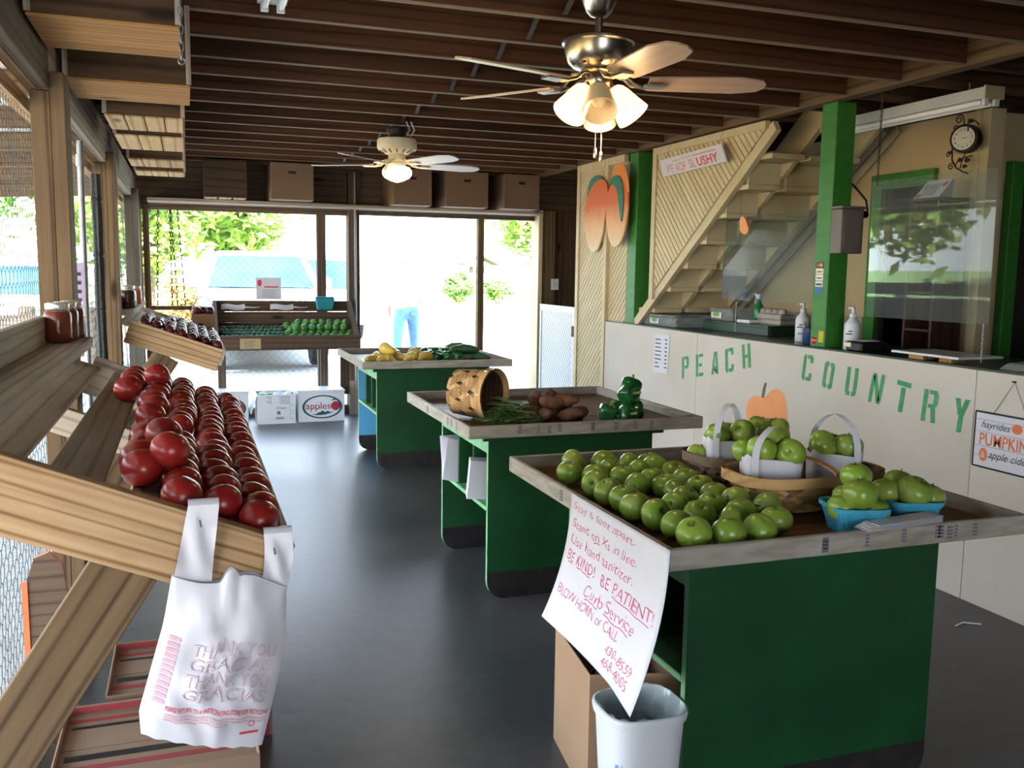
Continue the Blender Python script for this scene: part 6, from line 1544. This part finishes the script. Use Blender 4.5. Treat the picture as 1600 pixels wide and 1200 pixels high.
for s, x, y, w, hh, b in (('Stay 6 feet apart.', .04, .875, .66, .075, 0), ('Stand on Xs in line.', .05, .755, .68, .07, 0), ('Use hand sanitizer.', .06, .63, .66, .07, 0), ('BE KIND!', .05, .50, .31, .08, .008), ('BE PATIENT!', .43, .49, .52, .085, 0.004),
                       ('Curb Service', .30, .345, .52, .085, 0), ('BLOW HORN or CALL', .05, .235, .66, .07, .002), ('430-8559', .64, .13, .26, .06, .003), ('468-4005', .64, .05, .26, .06, .003)):
    lettering(s, ink, M_MARK, ps, width=w, height=hh, x0=x, y0=y, bold=b-0.012, shear=0.08)
mb = MB()
for u0, u1, v in ((.07, .12, .485), (.17, .33, .482), (.56, .92, .468), (.33, .47, .325), (.53, .78, .322), (.30, .36, .742)):
    for k in range(6):
        a, b = u0+(u1-u0)*k/6, u0+(u1-u0)*(k+1)/6
        mb.quad(ink(a, v), ink(b, v), ink(b, v+.007), ink(a, v+.007))
o = mb.build('underline_strokes', M_MARK, ps, fix=False); o['kind'] = 'stuff'
for y in (2.45, 1.95): bx('tape', (1.086, 1.0885), (y-0.02, y+0.02), (0.8335, 0.8345), M_TUB, ps, bevel=0)

# cardboard box and waste bin under the poster
kb = thing('cardboard_box', 'open kraft cardboard box on the floor behind the white waste bin', 'box', (1.2, 2.4, 0))
P = [Vector((1.034, 2.232, 0)), Vector((1.286, 2.170, 0)), Vector((1.375, 2.50, 0)), Vector((1.080, 2.60, 0))]
cxy = sum(P, Vector())/4; H_ = 0.38
for i in range(4):
    a, b = P[i], P[(i+1) % 4]; ia, ib = a+(cxy-a)*0.02, b+(cxy-b)*0.02
    MB().hexa([a, b, ib, ia]+[p+Vector((0, 0, H_)) for p in (a, b, ib, ia)]).build('box_side', M_KRAFT, kb)
MB().prism([p+(cxy-p)*0.02 for p in P], (0, 0, 0.005)).build('box_bottom', M_KRAFTD, kb)
MB().prism([p+(cxy-p)*0.035+Vector((0, 0, 0.20)) for p in P], (0, 0, 0.012)).build('dark_liner', M_BLACK, kb)
MB().strip([(1.10+0.02*math.sin(k*.6), 2.35+0.006*k, 0.30+0.035*math.sin(k*0.55)) for k in range(8)], Vector((0.012, 0.004, 0)), 0.001).build('white_strap', M_WHITE, kb)
wb_ = thing('waste_bin', 'white plastic waste bin with a clear liner and round blue sticker', 'bin', (1.10, 2.065, 0))
n = 36
def bring(z, k, off=0): return [(1.098+sup(2*PI*i/n, 0.112*k-off, 0.10*k-off, 3.2)[0], 2.055+sup(2*PI*i/n, 0.112*k-off, 0.10*k-off, 3.2)[1], z) for i in range(n)]
lv = [bring(0, .78), bring(0.30, .94), bring(0.345, .965), bring(0.347, 1.02), bring(0.362, 1.045), bring(0.372, 1.035), bring(0.374, .99), bring(0.355, .95), bring(0.02, .76, 0.003)]
MB().add([p for r in lv for p in r], [(j*n+i, j*n+(i+1) % n, (j+1)*n+(i+1) % n, (j+1)*n+i) for j in range(len(lv)-1) for i in range(n)]+[tuple(range(n))[::-1], tuple(range((len(lv)-1)*n, len(lv)*n))]).build('bin_body', M_WHITEP, wb_, smooth=40)
mb = MB()
mb.grid(lambda u, v: (lambda a, k: (1.098+sup(a, 0.112*k, 0.10*k, 3.2)[0], 2.055+sup(a, 0.112*k, 0.10*k, 3.2)[1], 0.376-0.11*v+0.012*math.sin(a*7+v*5)*v+0.004*math.sin(a*13)))(2*PI*u, .97-0.30*v+0.05*math.sin(14*u*PI)*v), 48, 8, closed_u=True)
mb.grid(lambda u, v: (1.03+0.13*u, 1.99+0.13*v, 0.285+0.035*math.sin(u*8+2*v)*math.cos(v*7)), 10, 10)
mb.build('bin_liner', M_TUB, wb_)
M_STK = paint('round_sticker', '#4f8fc0', 0.5, h2='#d8d2a0', scale=60)
sfr = lambda a, r: (lambda th, z: (1.098+sup(th, 0.112*.90+.0012, 0.10*.90+.0012, 3.2)[0], 2.055+sup(th, 0.112*.90+.0012, 0.10*.90+.0012, 3.2)[1], z))(PI*1.20+r*1.1*math.cos(a)*5.0, 0.245+r*math.sin(a))
MB().quad(*[sfr(a, 0.028) for a in [2*PI*i/20 for i in range(20)]]).build('round_sticker', M_STK, wb_, fix=False)
sc2 = MB().tube([(3.10, 2.95, 0.004), (3.16, 2.97, 0.004), (3.22, 2.93, 0.004)], 0.004, 5).build('paper_scrap', M_WHITE); tag(sc2, 'thin white scrap lying on the floor at the foot of the counter', 'scrap')

# ------------------------------------------------------------------ middle table: tipped basket, beans, sweet potatoes, peppers
Mb = Matrix.Translation((1.245, 4.30, ZB+0.122)) @ Matrix.Rotation(-0.90, 4, 'Z') @ Matrix.Rotation(PI/2, 4, 'Y')
splint_basket('splint_basket', 'round splint basket tipped on its side spilling beans on middle table', 0.122, 0.122, 0.21, 0.90, 2.0, M_SPLINT, M_DARKW, 9, 0.50, 1.0, Mb, mat2=M_SPLINT2)
mb = MB(); rb = random.Random(4)
for i in range(520):
    q = rb.random(); r = 0.15*math.sqrt(rb.random()); a = rb.random()*2*PI
    x = 1.43+r*math.cos(a)*0.85; y = 4.09+r*math.sin(a)*0.9
    z = ZB+0.006+max(0, 0.12*(1-r/0.15))*rb.random()
    b_ang = rb.random()*PI; L = 0.045+rb.random()*0.03; cv = rb.uniform(-0.012, 0.012)
    d = Vector((math.cos(b_ang), math.sin(b_ang), rb.uniform(-0.15, 0.25))); s = Vector((-d.y, d.x, 0))
    c = Vector((x, y, z))
    mb.tube([c-d*L, c+s*cv, c+d*L], [0.0022, 0.0036, 0.0018], 4, cap=False)
bn = mb.build('bean_pile', M_BEAN); tag(bn, 'heap of thin green beans spilling from the tipped basket', 'beans', kind='stuff')
def tuber_mesh(nm, L, r, m, bend=0.2, tip=0.25, seed=0, n=12, neck=None):
    rs = random.Random(seed); pts = []; rad = []
    for i in range(13):
        t = i/12; x = (t-0.5)*L
        k = math.sin(PI*(0.03+0.94*t))**(0.55)*(1+0.10*rs.uniform(-1, 1))
        if neck: k *= (1 if t < 0.55 else max(neck, 1-(t-0.55)*1.6))
        pts.append((x, bend*L*(math.sin(PI*t)-0.5)*0.5, 0.03*L*math.sin(t*7+seed))); rad.append(max(0.003, r*k))
    return MB().tube(pts, rad, n).mesh(nm, m, smooth=180)
sw_me = [tuber_mesh('sweet_potato', 0.13+0.01*k, 0.034, M_SWEET, 0.15, seed=k) for k in range(3)]
SPOT = [(1.60, 4.06, 0.03, 0.4), (1.685, 4.02, 0.032, 1.3), (1.77, 4.10, 0.03, 0.2), (1.80, 3.99, 0.03, 2.6), (1.65, 4.16, 0.03, 2.0), (1.74, 4.20, 0.03, 0.9), (1.845, 4.15, 0.03, 1.4), (1.72, 4.04, 0.088, 0.2), (1.80, 4.07, 0.088, 2.5), (1.68, 4.15, 0.088, 1.2), (1.79, 4.19, 0.09, 0.5), (1.87, 4.04, 0.03, 0.7)]
for i, (x, y, z, a) in enumerate(SPOT):
    single('sweet_potato', sw_me[i % 3], (x-0.075, y+0.03, ZB+z+0.002), (a*0.3, 0.5 if i in (10, 9) else 0.1, a), 0.92+0.12*((i*7) % 5)/5,
           'sweet potato in the heap on the middle table, %s one counting from the left' % ORD[sorted(range(12), key=lambda k: SPOT[k][0]).index(i)], 'sweet potato', 'sweet potatoes on the middle table')
pep_me = []
for k in range(2):
    pr = [(0.001, -0.036), (0.018, -0.042), (0.034, -0.036), (0.043, -0.018), (0.048, 0.010), (0.046, 0.030), (0.034, 0.042), (0.016, 0.038), (0.007, 0.030), (0.001, 0.029)]
    pep_me.append(lathe_mesh('bell_pepper', pr, 28, M_PEPPER, 4 if k == 0 else 3, 0.10, 0.5*k))
pst = MB().tube([(0, 0, 0.028), (0.002, 0, 0.045), (0.010, 0.002, 0.066)], [0.010, 0.006, 0.007], 8).mesh('stalk', M_STALKG, smooth=50)
for i, (x, y, z, rx2, ry2, rz2, lab) in enumerate(((1.935, 3.90, 0.048, 0.3, 0.2, 0.5, 'green bell pepper with its stalk up, nearest the sweet potatoes'), (2.02, 3.86, 0.047, 1.4, 0.1, 0.2, 'very shiny green bell pepper at the front of the pepper heap'), (2.10, 3.93, 0.047, 0.3, 0.6, 2.0, 'green bell pepper at the right end of the pepper heap'),
                                          (2.04, 3.97, 0.048, 0.1, 1.2, 1.0, 'green bell pepper lying under the raised one on middle table'), (2.065, 3.945, 0.128, 1.3, 0.3, 0.4, 'large green bell pepper raised on top of the heap'), (2.115, 4.02, 0.150, 0.4, 0.3, 1.5, 'dark green bell pepper behind the raised one, topmost in view'), (2.13, 4.03, 0.06, 0.2, 0.3, 3.0, 'green bell pepper low at the back of the pepper heap'))):
    o = single('bell_pepper', pep_me[i % 2], (x-0.065, y+0.02, ZB+z), (rx2, ry2, rz2), 1.06 if i in (4, 5) else 0.98, lab, 'pepper', 'bell peppers on the middle table')
    s = bpy.data.objects.new('stalk', pst); COL.objects.link(s); s.parent = o
# papers in the cubbies of the middle table
pq = thing('paper_bags_bundle', 'bundle of flat white paper bags in the middle table cubby', 'bags', (1.36, 4.1, 0.43))
for i in range(6):
    board('flat_bag', (1.275+0.004*i, 4.02+i*0.016, 0.432), (1.295+0.004*i, 4.02+i*0.016+0.01, 0.612), 0.14, 0.009, M_WHITE, pq, up=(1, 0, -.1), bevel=0.001)
pq = thing('paper_bags_bundle', 'leaning white paper bags in the far cubby of middle table', 'bags', (1.36, 4.55, 0.43))
for i in range(6):
    board('flat_bag', (1.255+0.01*i, 4.40+i*0.036, 0.435), (1.30, 4.47+i*0.030, 0.635), 0.13, 0.006, M_WHITE, pq, up=(1, 0, -.1), bevel=0.001)

# ------------------------------------------------------------------ far table: squash and zucchini
sq_me = [tuber_mesh('yellow_squash', 0.17, 0.040, M_SQUASH, 0.5, seed=k+3, neck=0.42) for k in range(2)]
SQ = [(1.30, 6.80, 0.04, 0.4, .9), (1.40, 6.76, 0.04, 0.1, 1.0), (1.36, 6.90, 0.045, 1.2, 1.0), (1.41, 6.83, 0.105, 1.9, 1.1), (1.52, 6.86, 0.04, 2.2, .85), (1.60, 6.80, 0.04, 0.3, .9), (1.72, 6.82, 0.04, 0.5, 1.0), (1.64, 6.92, 0.055, 2.5, 1.0), (1.50, 6.95, 0.05, 1.0, .9), (1.46, 6.90, 0.07, 1.6, .9)]
for i, (x, y, z, a, s) in enumerate(SQ):
    single('yellow_squash', sq_me[i % 2], (x, y, ZB+z), (0.2*i, 0.15, a), s, 'yellow squash on the far table, %s one counting from the left' % ORD[sorted(range(10), key=lambda k: SQ[k][0]).index(i)], 'squash', 'yellow squash on the far table')
zu_me = [tuber_mesh('zucchini', 0.24, 0.032, M_ZUC, 0.12, seed=k+8) for k in range(2)]
ZU = [(1.98, 6.85, 0.035, 0.1), (2.12, 6.90, 0.035, -0.2), (2.00, 6.95, 0.035, 0.3), (2.14, 7.0, 0.035, 0.1), (2.04, 6.91, 0.098, 0.15), (2.05, 7.02, 0.07, 2.6), (1.96, 7.12, 0.06, 0.4), (2.08, 7.16, 0.09, -0.3)]
for i, (x, y, z, a) in enumerate(ZU):
    single('zucchini', zu_me[i % 2], (x, y, ZB+z), (0.3*i, 0.03, a), 1.0+0.08*(i % 3), 'dark green zucchini in the far table heap, %s from the front' % ORD[i], 'zucchini', 'zucchini on the far table')
for i in range(9):
    single('bell_pepper', pep_me[i % 2], (1.80+0.085*(i % 3)-0.02*(i//3), 6.86+0.10*(i//3), ZB+0.044+0.02*(i//6)), (0.4*i, 0.3, i), 0.86, 'dark green bell pepper on the far table, %s row from front, %s from left' % (ORD[i//3], ORD[i % 3]), 'pepper', 'bell peppers on the far table')

# ------------------------------------------------------------------ person walking away outside
def skin_mesh(nm, verts, edges, radii, m, sub=1, root=0):
    me = bpy.data.meshes.new(nm); me.from_pydata(verts, edges, [])
    o = bpy.data.objects.new(nm, me); COL.objects.link(o)
    md = o.modifiers.new('s', 'SKIN'); md.use_smooth_shade = True
    for i, sv_ in enumerate(me.skin_vertices[0].data):
        r = radii[i]; sv_.radius = r if isinstance(r, tuple) else (r, r); sv_.use_root = (i == root)
    sb = o.modifiers.new('b', 'SUBSURF'); sb.levels = sub; sb.render_levels = sub
    dg = bpy.context.evaluated_depsgraph_get(); dg.update()
    m2 = bpy.data.meshes.new_from_object(o.evaluated_get(dg)); m2.name = nm
    bpy.data.objects.remove(o)
    m2.materials.clear(); m2.materials.append(m); m2.polygons.foreach_set('use_smooth', [True]*len(m2.polygons))
    o = bpy.data.objects.new(nm, m2); COL.objects.link(o); return o
px, py = 3.045, 13.33
pr_ = thing('person', 'person in faded blue jeans and pale shirt walking away outside the doorway', 'person', (px, py, 0))
O = Vector((px, py, 0))
V = [(0, 0, .93), (0, 0.01, 1.10), (0, 0.02, 1.30), (0, 0.03, 1.44), (0, 0.05, 1.52), (0, 0.06, 1.60), (0, 0.05, 1.70),
     (-.10, 0, .88), (-.155, -0.10, .50), (-.20, -0.26, .10), (-.205, -0.20, .04), (-.21, -0.07, .035),
     (.10, 0, .88), (.135, 0.12, .50), (.165, 0.20, .09), (.165, 0.24, .04), (.17, 0.36, .035),
     (-.19, .02, 1.42), (-.26, .06, 1.16), (-.23, .16, .95), (-.22, .20, .86),
     (.19, .02, 1.42), (.25, -.02, 1.16), (.22, .12, 1.02), (.18, .20, .98)]
E_ = [(0, 1), (1, 2), (2, 3), (3, 4), (4, 5), (5, 6), (0, 7), (7, 8), (8, 9), (9, 10), (10, 11), (0, 12), (12, 13), (13, 14), (14, 15), (15, 16), (3, 17), (17, 18), (18, 19), (19, 20), (3, 21), (21, 22), (22, 23), (23, 24)]
Rr = [(.15, .11), (.14, .10), (.17, .11), (.10, .08), .055, (.085, .10), (.075, .09), .085, .055, .04, .04, .035, .085, .055, .04, .04, .035, .055, .042, .032, .03, .055, .042, .032, .03]
for base, hx_, hy, hz, sgn in ((20, -.22, .20, .86, -1), (24, .18, .20, .98, 1)):
    for k in range(4):
        i0 = len(V); V += [(hx_+sgn*(-.012+.0), hy+(-.03+.02*k), hz-.05), (hx_+sgn*-.02, hy+(-.03+.02*k)+.005, hz-.09)]; E_ += [(base, i0), (i0, i0+1)]; Rr += [.010, .008]
    i0 = len(V); V += [(hx_+sgn*-.02, hy+.05, hz-.02), (hx_+sgn*-.03, hy+.065, hz-.05)]; E_ += [(base, i0), (i0, i0+1)]; Rr += [.011, .009]
o = skin_mesh('body', [tuple(Vector(v)+O) for v in V], E_, Rr, M_SKIN); par(o, pr_)
Vj = [(0, 0, .94), (0, 0.0, 1.02), (-.10, -.01, .86), (-.13, -.05, .68), (-.157, -0.11, .49), (-.185, -0.20, .24), (-.20, -0.255, .07), (.10, -.01, .86), (.12, .06, .68), (.137, 0.115, .49), (.155, 0.17, .24), (.165, 0.20, .06)]
o = skin_mesh('jeans', [tuple(Vector(v)+O) for v in Vj], [(0, 1), (0, 2), (2, 3), (3, 4), (4, 5), (5, 6), (0, 7), (7, 8), (8, 9), (9, 10), (10, 11)], [(.165, .125), (.16, .12), (.108, .115), .095, .075, .07, .072, (.108, .115), .095, .075, .07, .072], M_JEANS); par(o, pr_)
for s in (-1, 1): MB().grid(lambda u, v: (px+s*0.085+(u-.5)*.085, py-0.118+0.02*abs(u-.5), 0.83+v*0.085), 3, 3).build('back_pocket', M_JEANS, pr_, fix=False)
Vs = [(0, 0, 1.00), (0, 0.01, 1.14), (0, 0.02, 1.32), (0, 0.03, 1.45), (-.19, .02, 1.42), (-.245, .05, 1.22), (.19, .02, 1.42), (.24, -.01, 1.22)]
o = skin_mesh('shirt', [tuple(Vector(v)+O) for v in Vs], [(0, 1), (1, 2), (2, 3), (3, 4), (4, 5), (3, 6), (6, 7)], [(.17, .125), (.165, .125), (.185, .13), (.11, .09), .08, .075, .08, .075], M_SHIRT); par(o, pr_)
MB().lathe([(0.09, 1.63), (0.112, 1.66), (0.112, 1.70), (0.095, 1.76), (0.05, 1.80), (0.001, 1.81)], 16, (px, py+0.035, 0)).build('hair', M_HAIR, pr_, smooth=60)
for x, y in ((-.205, -0.15), (.168, .29)):
    MB().hexa([(px+x-.045, py+y-.12, 0), (px+x+.045, py+y-.12, 0), (px+x+.05, py+y+.16, 0), (px+x-.05, py+y+.16, 0), (px+x-.04, py+y-.12, .085), (px+x+.04, py+y-.12, .085), (px+x+.035, py+y+.14, .05), (px+x-.035, py+y+.14, .05)]).build('shoe', M_SHOE, pr_, bevel=0.012)
for s in (-1, 1): MB().lathe([(0.001, -.008), (.02, -.006), (.028, .0), (.02, .006), (.001, .008)], 8, (px+s*.092, py+.055, 1.66), Matrix.Rotation(PI/2, 3, 'Y')).build('ear', M_SKIN, pr_, smooth=60)

# ------------------------------------------------------------------ vehicles outside
def wheel(t, x, y, r=0.37, w=0.24):
    ax = Matrix.Rotation(PI/2, 3, 'Y')
    o = MB().lathe([(r*.62, -w/2), (r*.92, -w/2), (r, -w*.36), (r, w*.36), (r*.92, w/2), (r*.62, w/2)], 26, (x, y, r), ax).build('tyre', M_TYRE, t, smooth=40)
    MB().lathe([(r*.63, -w*.42), (r*.55, -w*.30), (r*.2, -w*.36), (.01, -w*.36)], 20, (x, y, r), ax).build('rim', M_GALV, o, smooth=40)
    MB().lathe([(r*.63, w*.42), (r*.55, w*.30), (r*.2, w*.36), (.01, w*.36)], 20, (x, y, r), ax).build('rim', M_GALV, o, smooth=40)
def pickup(x, y, label):
    """white pickup, nose towards -Y"""
    t = thing('pickup_truck', label, 'truck', (x, y+2.2, 0))
    hw = 0.92
    def side(pts): return [(x-hw, y+p[0], p[1]) for p in pts]
    low = [(0.0, .50), (0.0, .98), (0.06, 1.06), (1.25, 1.16), (1.30, 1.18), (3.3, 1.18), (3.32, 1.12), (5.3, 1.12), (5.34, .52), (4.75, .48), (4.62, .72), (4.42, .86), (4.16, .86), (3.95, .72), (3.82, .48), (1.45, .44), (1.32, .72), (1.12, .88), (0.80, .88), (0.58, .72), (0.46, .48)]
    MB().prism(side(low), (2*hw, 0, 0)).build('truck_body', M_CARW, t, bevel=0.02)
    c = lambda k, yy, z: (x+k, y+yy, z)
    b4 = [c(-.86, 1.28, 1.185), c(.86, 1.28, 1.185), c(.86, 3.3, 1.185), c(-.86, 3.3, 1.185)]; t4 = [c(-.68, 1.95, 1.70), c(.68, 1.95, 1.70), c(.70, 3.05, 1.72), c(-.70, 3.05, 1.72)]
    for k in range(4):   # corner pillars
        p, q = Vector(b4[k]), Vector(t4[k]); d = 0.055
        MB().tube([p, q], 0.05, 6).build('pillar', M_CARW, t, smooth=60)
    MB().hexa([Vector(p)+Vector((0, 0, -.02)) for p in t4]+[c(-.62, 2.05, 1.765), c(.62, 2.05, 1.765), c(.62, 2.95, 1.775), c(-.62, 2.95, 1.775)]).build('cab_roof', M_CARW, t, bevel=0.03)
    MB().quad(c(-.82, 1.30, 1.20), c(.82, 1.30, 1.20), c(.65, 1.94, 1.69), c(-.65, 1.94, 1.69)).build('windshield', M_CARGL, t, fix=False)
    MB().quad(c(-.80, 3.28, 1.20), c(.80, 3.28, 1.20), c(.66, 3.06, 1.69), c(-.66, 3.06, 1.69)).build('rear_window', M_CARGL, t, fix=False)
    for s in (-1, 1):
        MB().quad(c(s*.85, 1.45, 1.20), c(s*.85, 3.2, 1.20), c(s*.69, 3.0, 1.69), c(s*.68, 2.02, 1.69)).build('side_window', M_CARGL, t, fix=False)
        m = MB().box((x+s*.98-.12, x+s*.98+.12), (y+1.45, y+1.53), (1.17, 1.36)).build('mirror', M_GREYBOX, t, bevel=0.02)
        MB().tube([c(s*.86, 1.50, 1.22), c(s*.90, 1.49, 1.25)], 0.02, 6).build('mirror_arm', M_GREYBOX, m)
        MB().box((x+s*.40-.20, x+s*.40+.20), (y+2.25, y+2.42), (1.0, 1.50)).build('seat', M_CARGL, t, bevel=0.05)
        MB().box((x+s*.40-.11, x+s*.40+.11), (y+2.33, y+2.42), (1.51, 1.62)).build('headrest', M_CARGL, t, bevel=0.03)
        MB().box((x+s*.70-.15, x+s*.70+.15), (y-0.02, y+0.0), (.80, .94)).build('headlight', M_TUB, t, bevel=0.01)
        MB().tube([c(s*.30-.26*0, 1.32, 1.20), c(s*.30-.35, 1.40, 1.235)], 0.008, 5).build('wiper', M_BLACK, t)
    MB().box((x-.52, x+.52), (y-0.018, y), (.72, .95)).build('grille', M_GREYBOX, t, bevel=0.01)
    for k in range(4): bx('grille_bar', (x-.50, x+.50), (y-0.026, y-0.0185), (.75+k*.05, .765+k*.05), M_CHROME, t)
    MB().box((x-.90, x+.90), (y-0.12, y-0.02), (.46, .66)).build('bumper', M_CHROME, t, bevel=0.03)
    MB().box((x-.15, x+.15), (y-0.128, y-0.121), (.50, .62)).build('front_plate', M_WHITEP, t)
    MB().box((x-.80, x+.80), (y+0.3, y+4.9), (.36, .47)).build('chassis', M_BLACK, t)
    MB().tube([c(-.60, 1.62, 1.18), c(-.35, 1.70, 1.20), c(-.25, 1.75, 1.20)], 0.02, 6).build('dashboard_trim', M_BLACK, t)
    for sx2 in (-.80, .80):
        for yy in (.96, 4.29): wheel(t, x+sx2, y+yy)
    return t
pickup(1.10, 13.55, 'white pickup truck parked nose in behind the chain link screen')
def van(x, y, L, w, h, nose, label, name='van', kind='van'):
    """boxy closed vehicle, nose towards -Y"""
    t = thing(name, label, kind, (x, y+L/2, 0)); hw = w/2
    low = [(0, .42), (0.0, .80), (0.12, .92), (nose*.6, 1.02), (nose, h*.97), (nose+.3, h), (L-.12, h), (L, h-.15), (L, .42)]
    MB().prism([(x-hw, y+p[0], p[1]) for p in low], (w, 0, 0)).build('vehicle_body', M_CARW, t, bevel=0.04)
    a = (nose*.6+0.03, 1.06); b = (nose-.03, h*.94); off = Vector((0, -.012, .012))
    MB().quad(*[Vector(p)+off for p in ((x-hw+.10, y+a[0], a[1]), (x+hw-.10, y+a[0], a[1]), (x+hw-.16, y+b[0], b[1]), (x-hw+.16, y+b[0], b[1]))]).build('windshield', M_CARGL, t, fix=False)
    for s in (-1, 1):
        for i in range(3):
            y0 = y+nose+.15+i*(L-nose-.5)/3; y1 = y0+(L-nose-.5)/3-.12
            MB().box((x+s*(hw+.004)-.004, x+s*(hw+.004)+.004), (y0, y1), (1.02, h-.22)).build('side_window', M_CARGL, t)
        MB().box((x+s*(hw+.10)-.08, x+s*(hw+.10)+.08), (y+nose*.75, y+nose*.75+.08), (1.0, 1.16)).build('mirror', M_GREYBOX, t, bevel=0.02)
        MB().box((x+s*.6-.14, x+s*.6+.14), (y-.012, y+.0), (.66, .78)).build('headlight', M_TUB, t)
    MB().box((x-hw+.02, x+hw-.02), (y-.08, y-.005), (.36, .56)).build('bumper', M_CARW, t, bevel=0.02)
    for sx2 in (-hw+.12, hw-.12):
        for yy in (.75, L-.8): wheel(t, x+sx2, y+yy, .34, .2)
van(2.66, 19.0, 4.6, 1.75, 1.78, 1.5, 'white van parked beyond the truck, glimpsed beside the doorway post')
van(-2.75, 14.2, 4.4, 1.75, 1.60, 1.7, 'white car with blue windows seen through the left screen', 'car', 'car')
# wooden rail fence outside the left screen
fe = thing('rail_fence', 'low grey wooden rail fence outside the left screen', 'fence', (-1.4, 9.0, 0))
for x, yy in ((-1.32, 8.9), (-2.3, 9.1), (-0.80, 8.75)):
    MB().box((x-.06, x+.06), (yy-.06, yy+.06), (0, 1.14)).build_up('fence_post', M_GREYW, fe, bevel=0.012)
for z in (.55, .78, 1.0):
    board('fence_rail', (-2.40, 9.08, z), (-0.76, 8.69, z), 0.13, 0.035, M_GREYW, fe)

# porch roof outside the left screen: sheet with boards below
pf = thing('porch_roof', 'lean to porch roof of pale sheets on brown boards outside left screen', 'roof', (-1.6, 7.0, 2.3))
MB().hexa([(-0.64, -2.5, 2.50), (-0.64, 12.6, 2.50), (-2.6, 12.6, 2.40), (-2.6, -2.5, 2.40), (-0.64, -2.5, 2.51), (-0.64, 12.6, 2.51), (-2.6, 12.6, 2.41), (-2.6, -2.5, 2.41)]).build('roof_sheet', M_WHITEP, pf)
for i in range(10):
    y = 1.9+i*1.18
    board('rafter', (-0.66, y, 2.432), (-2.58, y, 2.332), 0.13, 0.04, M_PINE2, pf)
bx('fascia', (-2.64, -2.60), (-2.5, 12.6), (2.24, 2.42), M_PINE2, pf)
for y in (1.9, 7.2, 12.4): MB().box((-2.60, -2.48), (y-.06, y+.06), (0, 2.29)).build_up('porch_post', M_PINE2, pf, bevel=0.008)

# ------------------------------------------------------------------ trees and bushes
def foliage(r, n, leaf, seed, flat=1.0, hollow=0.45):
    rs = random.Random(seed); mb = MB()
    cl = []
    for _ in range(26):
        while True:
            p = Vector((rs.uniform(-1, 1), rs.uniform(-1, 1), rs.uniform(-1, 1)))
            if hollow < p.length < 1: break
        cl.append(p*r*0.82)
    for i in range(n):
        c = rs.choice(cl); q = Vector((rs.gauss(0, 1), rs.gauss(0, 1), rs.gauss(0, 1)))*r*0.15
        p = c+q; p.z *= flat
        d = Vector((rs.gauss(0, 1), rs.gauss(0, 1), rs.gauss(0, .6))).normalized(); e = d.orthogonal().normalized()
        L = leaf*rs.uniform(.7, 1.3)
        mb.add([p-d*L, p+e*L*.45, p+d*L, p-e*L*.45], [(0, 1, 2, 3)])
    return mb.v, mb.f
def tree(name, x, y, h, r, m, label, n=2600, leaf=0.16, seed=0, flat=.9, trunk=True, group='trees and bushes outside'):
    t = thing(name, label, 'tree' if trunk else 'bush', (x, y, 0), group)
    zc = h-r*flat
    v, f = foliage(r, n, leaf, seed, flat)
    mb = MB(); mb.add([(p[0]+x, p[1]+y, max(0.02, p[2]+zc)) for p in v], f)
    o = mb.build('foliage', m, t, fix=False); o['kind'] = 'stuff'
    rs = random.Random(seed)
    if trunk:
        mb = MB(); mb.tube([(x, y, 0), (x+.05*r, y, zc*.5), (x-.03*r, y, zc)], [.09*r, .07*r, .04*r], 8)
        for k in range(5):
            a = k*1.3+seed; mb.tube([(x, y, zc*.7), (x+math.cos(a)*r*.35, y+math.sin(a)*r*.35, zc+.1*r), (x+math.cos(a)*r*.6, y+math.sin(a)*r*.6, zc+.35*r)], [.04*r, .03*r, .012*r], 6)
        mb.build('trunk', M_BARK, t, smooth=60)
    else:
        mb = MB()
        for k in range(6):
            a = k*1.1; mb.tube([(x+.1*math.cos(a), y+.1*math.sin(a), 0), (x+r*.5*math.cos(a), y+r*.5*math.sin(a), zc)], [.025, .012], 5)
        mb.build('stems', M_BARK, t)
tree('leafy_tree', -1.2, 29, 6.8, 3.0, M_LEAF1, 'broad yellow green tree behind the truck, left of the back bay', 4200, .22, 1)
tree('leafy_tree', 1.6, 33, 6.2, 2.5, M_LEAF1, 'yellow green tree behind the truck, right of the broad one', 3200, .22, 2)
tree('leafy_tree', -6.2, 24, 6.0, 2.8, M_LEAF2, 'green tree outside the left screen beyond the white car', 3600, .2, 3)
tree('leafy_tree', -7.5, 15, 5.6, 2.4, M_LEAF1, 'yellow green tree left of the white car, beyond the porch', 3000, .18, 4)
tree('leafy_tree', 10.6, 27, 4.6, 1.9, M_LEAF1, 'pale green tree at the right side of the doorway view', 2600, .15, 5)
tree('leafy_tree', -4.0, 34, 7.2, 2.7, M_LEAF2, 'tall green tree far off behind the left corner post', 3000, .24, 11)
tree('low_bush', -0.05, 18.6, 1.35, .62, M_LEAFO, 'straw coloured bush left of the truck behind hanging chains', 1500, .07, 6, .9, False)
tree('low_bush', 11.55, 40.0, 1.50, .85, M_LEAF2, 'green shrub beyond the doorway, left of its middle post', 1700, .10, 7, .8, False)
tree('low_bush', 13.6, 40.5, 1.35, .85, M_LEAF2, 'green shrub beyond the doorway, right of its middle post', 1600, .10, 8, .75, False)
tree('low_bush', 2.75, 24, 1.6, .55, M_LEAFO, 'small straw bush beyond the truck at the narrow bay', 900, .07, 9, .9, False)
bf = thing('bird_feeder', 'small dark gabled feeder on a pole beyond the door post', 'feeder', (6.3, 20.2, 0))
MB().tube([(6.3, 20.2, 0), (6.3, 20.2, 1.45)], 0.04, 8).build('pole', M_BARK, bf, smooth=50)
MB().box((6.12, 6.48), (20.05, 20.35), (1.45, 1.60)).build('tray', M_BARK, bf)
for s in (-1, 1): board('roof_board', (6.3, 20.2, 1.83), (6.3+s*.42, 20.2, 1.64), 0.5, 0.03, M_DARKW, bf, up=(0, 1, 0))
